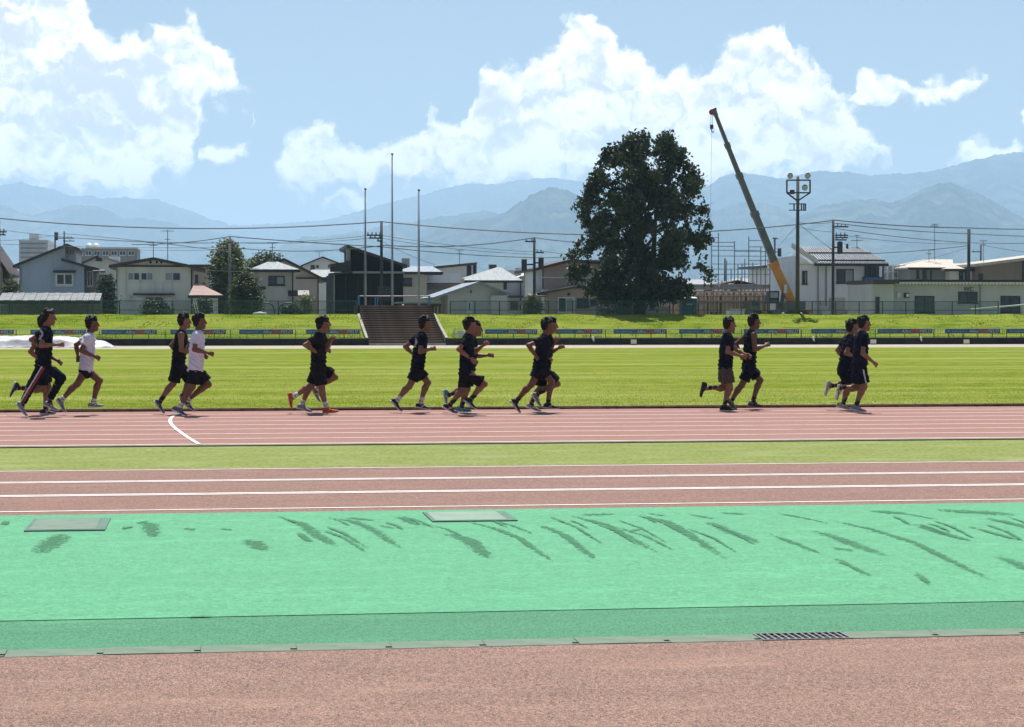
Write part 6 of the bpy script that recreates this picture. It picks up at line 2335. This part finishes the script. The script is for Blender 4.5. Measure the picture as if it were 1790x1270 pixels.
def shoe_loft(parent, ank, heel, toe, ylat, upper, sole, side):
    heel, toe, ank = np.array(heel, float), np.array(toe, float), np.array(ank, float)
    t = unit(toe - heel)
    L = 0.285
    mid = (heel + toe) / 2
    heel = mid - t * L / 2
    n = np.array([-t[2], 0, t[0]])
    if np.dot(ank - mid, n) < 0:
        n = -n
    y = np.array([0, 1, 0])
    # along s: half width, sole thickness, upper height
    S = [(0.00, 0.022, 0.030, 0.050), (0.03, 0.034, 0.032, 0.080), (0.10, 0.037, 0.032, 0.098), (0.22, 0.037, 0.030, 0.102), (0.34, 0.036, 0.027, 0.092), (0.48, 0.039, 0.024, 0.072),
         (0.64, 0.045, 0.021, 0.058), (0.80, 0.046, 0.019, 0.047), (0.92, 0.036, 0.019, 0.036), (0.985, 0.018, 0.021, 0.028)]
    for kind in ('upper', 'sole'):
        V, Fc = [], []
        m_ = 14
        for (s_, w, th, hu) in S:
            c = heel + t * s_ * L + y * (side * 0.01 * math.sin(s_ * PI))
            lift = 0.018 * max(0, (s_ - 0.72) / 0.28) ** 2
            for k in range(m_):
                a = 2 * PI * k / m_
                ca, sa = math.cos(a), math.sin(a)
                if kind == 'sole':
                    yy = w * 1.10 * math.copysign(abs(ca) ** 0.6, ca)
                    zz = th * (0.5 + 0.5 * math.copysign(abs(sa) ** 0.5, sa))
                else:
                    yy = w * math.copysign(abs(ca) ** 0.8, ca)
                    if sa > 0 and s_ < 0.36:
                        yy *= 1 - 0.18 * sa
                    zz = th * 0.85 + (hu - th * 0.85) * (0.5 + 0.5 * math.copysign(abs(sa) ** 0.8, sa))
                V.append(c + y * yy + n * (zz + lift))
        for i in range(len(S) - 1):
            for k in range(m_):
                Fc.append((i * m_ + k, i * m_ + (k + 1) % m_, (i + 1) * m_ + (k + 1) % m_, (i + 1) * m_ + k))
        b = MB()
        b.v = [tuple(v_) for v_ in V]
        b.f = Fc + [tuple(range(m_ - 1, -1, -1)), tuple(range((len(S) - 1) * m_, len(S) * m_))]
        b.m = [0] * len(b.f)
        if kind == 'upper':
            so = ob('shoe', b, upper, parent, True)
        else:
            ob('sole', b, sole, so, True)
    # laces / stripe
    b = MB()
    for s_ in (0.40, 0.47, 0.54):
        c = heel + t * s_ * L + n * (0.100 - (s_ - 0.34) * 0.16)
        b.bar(c - y * 0.022, c + y * 0.022, 0.012, 0.006)
    ob('laces', b, sole, so)
    b = MB()
    for sg in (-1, 1):
        p0 = heel + t * 0.36 * L + n * 0.035 + y * sg * 0.0415
        p1 = heel + t * 0.56 * L + n * 0.072 + y * sg * 0.033
        b.bar(p0, p1, 0.006, 0.018)
    ob('stripe', b, sole, so)
    return so


def runner(crop, gy, J, label, skin='skin', shirt='cloth_black', shorts='cloth_black', sleeve=0.62, leg=0.72, hair='short', shoes=('shoe_black', 'sole_white'), sock='sock_black',
           sock_len=0.09, pants=False, emblem=None, stripe=None, hem=0.05, loose=1.0, hands=('fist', 'fist'), tank=False, seed=0):
    ox, oy, sc_ = crop
    pxy = lambda p: (ox + p[0] / sc_, oy + p[1] / sc_)
    hp_px = pxy(J['hip'])
    Y0 = gnd(hp_px[0], gy).y
    rs = np.random.default_rng(seed + 50)

    def w3(p, dy=0.0):
        q = at(*pxy(p), Y0 + dy)
        return np.array([q.x, Y0 + dy, q.z])
    NEAR, FAR = -1, 1
    hip = w3(J['hip'])
    neck = w3(J['neck'])
    head = w3(J['head'])
    root = empty('person', (hip[0], Y0, 0), label, 'person', 'runners on the inner lane')
    sp = neck - hip
    spu = unit(sp)
    fwd = np.array([spu[2], 0, -spu[0]])
    Lsp = np.linalg.norm(sp)
    # joints
    sh, el_, wr, kn, an, he, to = {}, {}, {}, {}, {}, {}, {}
    for s_, pre in ((NEAR, 'n'), (FAR, 'f')):
        sh[s_] = neck - spu * 0.075 + np.array([0, s_ * 0.165, 0]) + (w3(J[pre + 'el']) - neck) * np.array([0.10, 0, 0])
        el_[s_] = w3(J[pre + 'el'], s_ * 0.225)
        wr[s_] = w3(J[pre + 'wr'], s_ * 0.15)
        # keep sensible arm lengths
        d = el_[s_] - sh[s_]
        L = np.linalg.norm(d)
        el_[s_] = sh[s_] + d / L * min(max(L, 0.255), 0.315)
        d = wr[s_] - el_[s_]
        L = np.linalg.norm(d)
        wr[s_] = el_[s_] + d / L * min(max(L, 0.2), 0.265)
        kn[s_] = w3(J[pre + 'kn'], s_ * 0.09)
        an[s_] = w3(J[pre + 'an'], s_ * 0.075)
        he[s_] = w3(J[pre + 'ft'][0], s_ * 0.075)
        to[s_] = w3(J[pre + 'ft'][1], s_ * 0.085)
    hj = {s_: hip + np.array([0, s_ * 0.088, -0.01]) for s_ in (NEAR, FAR)}
    allp = np.array([hip, neck, head] + [p for d_ in (sh, el_, wr, kn, an) for p in d_.values()])
    lo, hi = allp.min(0) - 0.22, allp.max(0) + 0.22
    # ---- body (continuous skin)
    f = Field(lo, hi, 0.0105)
    f.cone(neck - spu * 0.12, neck - spu * Lsp * 0.55, 0.092, 0.082, 0.04, 0.62)
    f.cone(neck - spu * Lsp * 0.55, hip, 0.080, 0.078, 0.04, 0.68)
    f.cone(sh[NEAR], sh[FAR], 0.055, 0.055, 0.05)
    f.cone(neck - spu * 0.05, head - np.array([0.015, 0, 0.05]), 0.058, 0.052, 0.03)
    for s_ in (NEAR, FAR):
        f.cone(sh[s_], el_[s_], 0.050, 0.037, 0.03)
        f.cone(el_[s_], el_[s_] * 0.65 + wr[s_] * 0.35, 0.037, 0.039, 0.02)
        f.cone(el_[s_] * 0.65 + wr[s_] * 0.35, wr[s_], 0.039, 0.025, 0.02)
        f.cone(hj[s_] * 0.8 + kn[s_] * 0.2, kn[s_], 0.074, 0.056, 0.03)
        f.cone(hj[s_], hj[s_] * 0.8 + kn[s_] * 0.2, 0.068, 0.074, 0.03)
        sn = kn[s_] - an[s_]
        snu = unit(sn)
        bk = np.array([-snu[2], 0, snu[0]])
        if bk[0] > 0 or (abs(snu[2]) < 0.5 and bk[2] < 0):
            bk = -bk if bk[0] > 0 else bk
        cf = kn[s_] * 0.68 + an[s_] * 0.32 + bk * 0.014
        f.cone(kn[s_], cf, 0.053, 0.056, 0.02)
        f.cone(cf, an[s_], 0.056, 0.035, 0.03)
        f.cone(an[s_], an[s_] * 0.5 + (he[s_] * 0.5 + to[s_] * 0.5) * 0.5, 0.036, 0.04, 0.02)
    Vb, Fb = f.nets()
    parts_v, parts_f, off = [Vb], [Fb], len(Vb)
    # head with face, finer
    tilt = J.get('tilt', 0.0)
    g = Field(head - np.array([0.17, 0.13, 0.21]), head + np.array([0.19, 0.13, 0.18]), 0.0062)
    R = lambda x, y, z: head + np.array([x * math.cos(tilt) + z * math.sin(tilt), y, -x * math.sin(tilt) + z * math.cos(tilt)])
    g.ell(R(-0.012, 0, 0.03), (0.098, 0.076, 0.092), 0.02, -tilt)
    g.ell(R(0.022, 0, -0.04), (0.072, 0.060, 0.085), 0.03, -tilt)
    g.cone(R(0.055, 0, -0.098), R(0.068, 0, -0.103), 0.026, 0.022, 0.02)
    g.cone(R(0.088, 0, 0.018), R(0.112, 0, -0.026), 0.010, 0.0145, 0.012)
    g.cone(R(0.090, -0.012, -0.066), R(0.090, 0.012, -0.066), 0.0105, 0.0105, 0.008)
    g.cone(R(0.085, -0.012, -0.083), R(0.085, 0.012, -0.083), 0.0115, 0.0115, 0.008)
    g.cone(R(0.080, -0.034, 0.032), R(0.080, 0.034, 0.032), 0.013, 0.013, 0.015)
    for s_ in (-1, 1):
        g.ell(R(-0.005, s_ * 0.077, -0.012), (0.018, 0.009, 0.031), 0.006, -tilt + 0.2)
        g.cone(R(0.055, s_ * 0.045, -0.012), R(0.062, s_ * 0.04, -0.03), 0.02, 0.02, 0.02)
    g.cone(head - np.array([0.012, 0, 0.04]), neck - spu * 0.03, 0.056, 0.058, 0.03)
    Vh, Fh = g.nets()
    parts_v.append(Vh)
    parts_f.append(Fh + off)
    off += len(Vh)
    for s_, hk in ((NEAR, hands[0]), (FAR, hands[1])):
        Vq, Fq = FIST if hk == 'fist' else LOOSE
        d = unit(wr[s_] - el_[s_])
        up = np.array([0, -s_, 0.0])           # back of the hand outward
        up = unit(np.array([0, s_ * 1.0, 0.35]))
        yv = unit(np.cross(up, d))
        up = np.cross(d, yv)
        if yv[2] < 0:
            yv_s = -1
        else:
            yv_s = 1
        Mx = np.stack([d, yv * yv_s, up], 0)
        Vw = Vq @ Mx + wr[s_] + d * 0.012
        Fw = Fq if yv_s > 0 else Fq[:, ::-1]
        parts_v.append(Vw)
        parts_f.append(Fw + off)
        off += len(Vw)
    me = np_mesh('body', np.concatenate(parts_v), np.concatenate(parts_f), [skin], smooth=True)
    link('body', me, root)
    for s_ in (-1, 1):
        b = MB()
        c = R(0.0815, s_ * 0.031, 0.008)
        b.tube([c + np.array([-0.006, 0, 0]), c, c + np.array([0.0085, s_ * 0.003, 0]), c + np.array([0.011, s_ * 0.003, 0])], [0.008, 0.0105, 0.007, 0.001], 8)
        ob('eye', b, 'eye_dark', root, True)
    # ---- hair
    q = Field(head - np.array([0.26, 0.16, 0.26]), head + np.array([0.2, 0.16, 0.2]), 0.0085)
    q.ell(R(-0.018, 0, 0.038), (0.108, 0.087, 0.100), 0.02, -tilt, 0.004)
    q.ell(R(-0.055, 0, -0.005), (0.062, 0.078, 0.085), 0.02, -tilt, 0.004)
    q.cone(R(0.030, -0.03, 0.098), R(0.034, 0.03, 0.098), 0.024, 0.024, 0.03)
    # clear the face and neck
    q.cut(R(0.082, 0, 0.075), R(1, 0, -0.25) - head)
    X, Yg, Z = q.grid()
    fx = (X - head[0]) * math.cos(tilt) - (Z - head[2]) * math.sin(tilt)
    fz = (X - head[0]) * math.sin(tilt) + (Z - head[2]) * math.cos(tilt)
    face = np.minimum(fx + 0.002, -(fz - 0.062))            # in front of the ears and below the hairline
    q.a = np.maximum(q.a, face.astype(np.float32) + 0 * Yg.astype(np.float32))
    q.a = np.maximum(q.a, (-(fz + 0.088)).astype(np.float32) + 0 * Yg.astype(np.float32))
    if hair in ('long', 'curly', 'mop'):
        n = dict(long=16, curly=34, mop=18)[hair]
        for k in range(n):
            a_, b_ = rs.uniform(0.7, 3.3), rs.uniform(-1.2, 1.2)
            c = R(math.cos(a_) * 0.105 - 0.015, b_ * 0.07, 0.045 + math.sin(a_) * 0.095)
            r_ = rs.uniform(0.016, 0.032)
            q.ell(c, (r_, r_, r_), 0.012)
        if hair == 'long':
            for k in range(9):
                p0 = R(-0.09, rs.uniform(-0.06, 0.06), rs.uniform(-0.02, 0.05))
                p1 = p0 + np.array([rs.uniform(-0.075, -0.015), rs.uniform(-0.02, 0.02), rs.uniform(-0.13, -0.03)])
                q.cone(p0, p1, 0.028, 0.011, 0.02)
    else:
        q.ell(R(-0.012, 0, 0.07), (0.088, 0.072, 0.072), 0.02, -tilt, 0.004)
        for k in range(20):
            a_ = rs.uniform(0.75, 3.1)
            c = R(math.cos(a_) * 0.098 - 0.014, rs.uniform(-0.06, 0.06), 0.052 + math.sin(a_) * 0.092)
            r_ = rs.uniform(0.012, 0.026)
            q.ell(c, (r_, r_, r_), 0.012)
    Vq, Fq = q.nets()
    link('hair', np_mesh('hair', Vq, Fq, ['hair'], smooth=True), root)
    # ---- shirt
    t = Field(lo, hi, 0.0115)
    ph = seed * 1.7
    hemp = hip - spu * hem
    lw = 0.012 * loose
    t.cone(neck - spu * 0.13, neck - spu * Lsp * 0.5, 0.100 + lw, 0.101 + lw, 0.04, 0.63, 0.007, ph)
    t.cone(neck - spu * Lsp * 0.5, hemp - spu * 0.08, 0.101 + lw, 0.112 + lw, 0.04, 0.66, 0.011, ph + 1)
    t.cone(sh[NEAR] + np.array([0, 0.02, 0]), sh[FAR] - np.array([0, 0.02, 0]), 0.064, 0.064, 0.05)
    t.cone(neck - spu * 0.06, neck - spu * 0.02, 0.068, 0.062, 0.04)
    t.cut(hemp, -spu + fwd * 0.05)
    t.cut(neck + spu * 0.012, spu)
    if not tank:
        tmp = t.a
        for s_ in (NEAR, FAR):
            t2 = Field(lo, hi, 0.0115)
            e_ = sh[s_] * (1 - sleeve) + el_[s_] * sleeve
            dr_ = unit(el_[s_] - sh[s_])
            t2.cone(sh[s_], e_ + dr_ * 0.08, 0.064, 0.062 + 0.008 * loose, 0.03, 1.0, 0.005, ph + s_)
            t2.cut(e_, dr_)
            h_ = np.clip(0.5 + 0.5 * (tmp - t2.a) / 0.03, 0, 1)
            tmp = tmp * (1 - h_) + t2.a * h_ - 0.03 * h_ * (1 - h_)
        t.a = tmp
    Vs, Fs = t.nets()
    cen = Vs[Fs].mean(1)
    mi = np.zeros(len(Fs), int)
    mats_ = [shirt]
    if emblem is not None:
        mats_ += ['cloth_emblem']
        e0 = w3(emblem, -0.2)
        dxz = np.sqrt((cen[:, 0] - e0[0]) ** 2 + ((cen[:, 2] - e0[2]) * 0.8) ** 2)
        mi[(dxz < 0.058) & (dxz > 0.026) & (cen[:, 1] < Y0 - 0.05)] = 1
        mi[(np.abs(cen[:, 0] - e0[0]) < 0.035) & (np.abs(cen[:, 2] - e0[2] + 0.085) < 0.012) & (cen[:, 1] < Y0 - 0.05)] = 1
    link('vest' if tank else 'shirt', np_mesh('shirt', Vs, Fs, mats_, mi, smooth=True), root)
    # ---- shorts or trousers
    u_ = Field(lo, hi, 0.0115)
    u_.cone(hip + spu * 0.04, hip - spu * 0.05, 0.108, 0.118, 0.03, 0.64, 0.003, ph)
    u_.cut(hip + spu * 0.10, spu)
    for s_ in (NEAR, FAR):
        t2 = Field(lo, hi, 0.0115)
        d = kn[s_] - hj[s_]
        du = unit(d)
        if pants:
            t2.cone(hj[s_], kn[s_], 0.104, 0.076, 0.02, 1, 0.004, ph + s_)
            t2.cone(kn[s_], an[s_], 0.076, 0.056, 0.03, 1, 0.006, ph)
            ad = unit(an[s_] - kn[s_])
            t2.cut(an[s_] - ad * 0.02, ad)
        else:
            e_ = hj[s_] + d * leg
            t2.cone(hj[s_], e_ + du * 0.1, 0.104, 0.092 + 0.014 * loose, 0.02, 0.92, 0.006, ph + s_ * 2)
            t2.cut(e_, du)
            t2.cut(hip + spu * 0.10, spu)
        h_ = np.clip(0.5 + 0.5 * (u_.a - t2.a) / 0.02, 0, 1)
        u_.a = u_.a * (1 - h_) + t2.a * h_ - 0.02 * h_ * (1 - h_)
    if not tank:
        u_.cut(hemp + spu * 0.03, spu)
    Vu, Fu = u_.nets()
    cen = Vu[Fu].mean(1)
    mi = np.zeros(len(Fu), int)
    mats_ = [shorts]
    if stripe:
        mats_ += ['cloth_stripe_white', 'cloth_stripe_red']
        a_, b_ = hj[NEAR], kn[NEAR]
        d = unit(b_ - a_)
        nn = np.array([-d[2], 0, d[0]])
        off_ = (cen - a_) @ nn
        al = (cen - a_) @ d
        near = (cen[:, 1] < Y0 - 0.1) & (al > -0.02)
        if stripe == 'double':
            mi[near & (np.abs(off_ + 0.004) < 0.011)] = 1
            mi[near & (np.abs(off_ - 0.035) < 0.014)] = 2
        else:
            mi[near & (np.abs(off_ - 0.01) < 0.012)] = 1
    link('trousers' if pants else 'shorts', np_mesh('shorts', Vu, Fu, mats_, mi, smooth=True), root)
    # ---- socks and shoes
    for s_ in (NEAR, FAR):
        du = unit(kn[s_] - an[s_])
        ft = he[s_] * 0.55 + to[s_] * 0.45
        if not pants or True:
            b = MB()
            a0 = an[s_] + (ft - an[s_]) * 0.35
            top = an[s_] + du * sock_len
            b.tube([a0, an[s_], an[s_] + du * sock_len * 0.6, top], [0.043, 0.0405, 0.043, 0.0455], 12)
            ob('sock', b, sock, root, True)
        shoe_loft(root, an[s_], he[s_], to[s_], s_ * 0.075, shoes[0], shoes[1], s_)
    return root


CA, CB = (0, 520, 5.523), (230, 520, 5.523)
CC, CD, CE, CF, CG = (470, 530, 5.773), (660, 530, 5.773), (850, 530, 5.773), (1180, 530, 5.773), (1400, 530, 5.773)
J = dict
runner(CA, 729, J(head=(478, 190), neck=(452, 280), hip=(425, 640), nel=(400, 450), nwr=(555, 452), fel=(300, 405), fwr=(390, 480), nkn=(310, 830), nan=(222, 1020), nft=((150, 1030), (250, 1148)),
       fkn=(592, 775), fan=(482, 985), fft=((425, 1045), (562, 1100)), tilt=0.1),
       'runner in black tee and striped long trousers with tousled hair, front of the leftmost pair', shirt='cloth_navy', shorts='cloth_navy', hair='long', shoes=('shoe_grey', 'sole_white'), pants=True,
       emblem=(385, 350), stripe='double', hem=0.06, seed=1, hands=('fist', 'fist'))
runner(CA, 725, J(head=(432, 245), neck=(412, 345), hip=(405, 690), nel=(292, 520), nwr=(365, 585), fel=(470, 560), fwr=(535, 595), nkn=(412, 885), nan=(205, 870), nft=((140, 812), (82, 948)),
       fkn=(466, 860), fan=(438, 1045), fft=((385, 1128), (545, 1128))),
       'runner in black kicking one heel up, half hidden behind the leftmost runner', skin='skin', hair='short', shoes=('shoe_black', 'sole_white'), leg=0.8, seed=2)
runner(CA, 725, J(head=(893, 255), neck=(865, 340), hip=(830, 690), nel=(785, 505), nwr=(905, 562), fel=(735, 455), fwr=(750, 555), nkn=(748, 832), nan=(603, 978), nft=((545, 1000), (615, 1102)),
       fkn=(962, 800), fan=(902, 1000), fft=((864, 1062), (998, 1058))),
       'slim runner in white tee and short black shorts, leftmost of the two in white', skin='skin_tan', shirt='cloth_white', leg=0.26, sleeve=0.6, shoes=('shoe_olive', 'sole_white'), sock='sock_white', sock_len=0.05,
       hem=0.05, seed=3)
runner(CB, 723.5, J(head=(512, 228), neck=(485, 315), hip=(450, 640), nel=(480, 505), nwr=(590, 535), fel=(385, 460), fwr=(440, 530), nkn=(402, 830), nan=(280, 990), nft=((215, 1010), (300, 1120)),
       fkn=(575, 800), fan=(490, 960), fft=((465, 965), (520, 1050))),
       'runner in black sleeveless vest just behind the white tee runner', skin='skin', tank=True, shoes=('shoe_blue', 'sole_white'), leg=0.92, hem=0.0, seed=4)
runner(CB, 726.4, J(head=(660, 232), neck=(642, 318), hip=(618, 680), nel=(605, 500), nwr=(730, 530), fel=(545, 480), fwr=(690, 552), nkn=(585, 865), nan=(478, 1035), nft=((402, 1095), (518, 1142)),
       fkn=(742, 838), fan=(545, 985), fft=((505, 1030), (585, 1092))),
       'runner in loose white tee and black shorts ahead of the black vest runner', skin='skin_tan', shirt='cloth_white', hair='mop', loose=1.9, leg=0.82, shoes=('shoe_blue', 'sole_white'), sock='sock_white', sock_len=0.04,
       hem=0.06, seed=5)
runner(CC, 721, J(head=(560, 205), neck=(530, 290), hip=(505, 620), nel=(470, 450), nwr=(560, 470), fel=(580, 450), fwr=(620, 395), nkn=(425, 828), nan=(342, 1000), nft=((285, 1062), (425, 1102)),
       fkn=(668, 745), fan=(492, 850), fft=((425, 870), (503, 1000))),
       'black clad runner in grey shoes hidden behind the curly haired runner', skin='skin', shoes=('shoe_grey', 'sole_white'), leg=0.8, sock='sock_white', sock_len=0.05, seed=6)
runner(CC, 723, J(head=(545, 220), neck=(505, 295), hip=(492, 650), nel=(365, 420), nwr=(495, 500), fel=(570, 455), fwr=(610, 405), nkn=(535, 850), nan=(572, 1025), nft=((545, 1108), (705, 1100)),
       fkn=(430, 835), fan=(265, 930), fft=((185, 912), (215, 1062)), tilt=0.15),
       'curly haired runner in black wearing red-orange shoes', skin='skin', hair='curly', shoes=('shoe_red', 'sole_orange'), leg=0.86, loose=1.4, sock='sock_white', sock_len=0.06, seed=7)
runner(CD, 721, J(head=(483, 210), neck=(452, 290), hip=(402, 650), nel=(430, 488), nwr=(530, 462), fel=(278, 435), fwr=(345, 500), nkn=(320, 838), nan=(203, 968), nft=((127, 990), (232, 1098)),
       fkn=(508, 800), fan=(438, 985), fft=((390, 1055), (528, 1075))),
       'runner alone in navy tee with pale shoulder emblem and white socks', skin='skin', shirt='cloth_navy', emblem=(372, 385), shoes=('shoe_black', 'sole_white'), sock='sock_white', sock_len=0.08, leg=0.66, seed=8)
runner(CD, 721, J(head=(995, 258), neck=(955, 330), hip=(915, 680), nel=(905, 490), nwr=(960, 560), fel=(1000, 530), fwr=(1088, 525), nkn=(905, 870), nan=(850, 1030), nft=((795, 1095), (942, 1100)),
       fkn=(860, 870), fan=(735, 915), fft=((657, 890), (682, 1018))),
       'black clad runner in teal shoes, half hidden behind another runner', skin='skin', shoes=('shoe_teal', 'sole_white'), leg=0.8, seed=9)
runner(CD, 725, J(head=(935, 222), neck=(912, 308), hip=(892, 690), nel=(820, 460), nwr=(935, 555), fel=(980, 490), fwr=(1045, 440), nkn=(1078, 812), nan=(945, 962), nft=((865, 985), (997, 1080)),
       fkn=(868, 875), fan=(738, 1010), fft=((655, 1055), (795, 1120))),
       'runner in black with bent elbow in front of the teal shoe runner', skin='skin', shirt='cloth_navy', shoes=('shoe_black', 'sole_white'), sock_len=0.1, leg=0.84, hands=('loose', 'fist'), hem=0.08, seed=10)
runner(CE, 720, J(head=(660, 225), neck=(628, 315), hip=(580, 660), nel=(560, 470), nwr=(620, 540), fel=(640, 500), fwr=(700, 468), nkn=(718, 812), nan=(525, 905), nft=((450, 922), (537, 1045)),
       fkn=(545, 860), fan=(455, 1000), fft=((405, 1052), (545, 1098))),
       'black clad runner in grey shoes hidden behind the runner with hand at hip', skin='skin', shoes=('shoe_grey', 'sole_white'), sock_len=0.12, leg=0.86, seed=11)
runner(CE, 721.5, J(head=(622, 228), neck=(592, 318), hip=(540, 635), nel=(425, 422), nwr=(510, 545), fel=(630, 470), fwr=(680, 410), nkn=(455, 820), nan=(312, 975), nft=((240, 990), (327, 1104)),
       fkn=(662, 792), fan=(625, 1000), fft=((588, 1062), (722, 1068))),
       'runner in black with open hand at hip, right of image centre', skin='skin_tan', shirt='cloth_navy', shoes=('shoe_black', 'sole_white'), sock_len=0.05, leg=0.62, loose=1.3, hands=('loose', 'fist'), hem=0.07, seed=12)
runner(CF, 715, J(head=(800, 188), neck=(770, 275), hip=(745, 640), nel=(805, 468), nwr=(905, 428), fel=(612, 410), fwr=(655, 500), nkn=(672, 828), nan=(566, 985), nft=((528, 1000), (592, 1065)),
       fkn=(862, 775), fan=(790, 970), fft=((742, 1030), (882, 1046))),
       'runner in black sleeveless vest, ahead of the runner in grey shorts', skin='skin_tan', tank=True, shirt='cloth_navy', shorts='cloth_navy', shoes=('shoe_olive', 'sole_dark'), leg=0.72, sock_len=0.06, seed=13)
runner(CF, 717.5, J(head=(552, 215), neck=(528, 300), hip=(508, 650), nel=(530, 490), nwr=(665, 530), fel=(620, 470), fwr=(680, 500), nkn=(555, 860), nan=(500, 1020), nft=((440, 1080), (622, 1082)),
       fkn=(495, 850), fan=(375, 848), fft=((275, 793), (246, 942))),
       'runner in navy tee and grey-brown shorts with heel kicked up', skin='skin', shirt='cloth_navy', shorts='cloth_taupe', shoes=('shoe_black', 'sole_dark'), leg=0.72, loose=1.3, hands=('loose', 'fist'), hem=0.02, seed=14)
runner(CG, 716.5, J(head=(520, 240), neck=(505, 320), hip=(440, 660), nel=(455, 500), nwr=(520, 525), fel=(370, 470), fwr=(420, 540), nkn=(478, 868), nan=(430, 995), nft=((365, 1048), (500, 1078)),
       fkn=(482, 808), fan=(335, 825), fft=((262, 786), (233, 928))),
       'runner in navy with bright green shoes, rear one of the rightmost pair', skin='skin', shirt='cloth_navy', shorts='cloth_navy', shoes=('shoe_lime', 'sole_white'), leg=0.72, sock_len=0.1, seed=15)
runner(CG, 720.3, J(head=(642, 205), neck=(620, 285), hip=(588, 650), nel=(622, 510), nwr=(735, 595), fel=(560, 480), fwr=(620, 560), nkn=(640, 842), nan=(556, 1030), nft=((512, 1076), (650, 1100)),
       fkn=(570, 850), fan=(405, 848), fft=((372, 828), (348, 964))),
       'runner in navy with white striped shorts, front one of the rightmost pair', skin='skin', shirt='cloth_navy', shorts='cloth_navy', shoes=('shoe_grey', 'sole_white'), stripe='single', leg=0.8, loose=1.4, hem=0.04, seed=16)
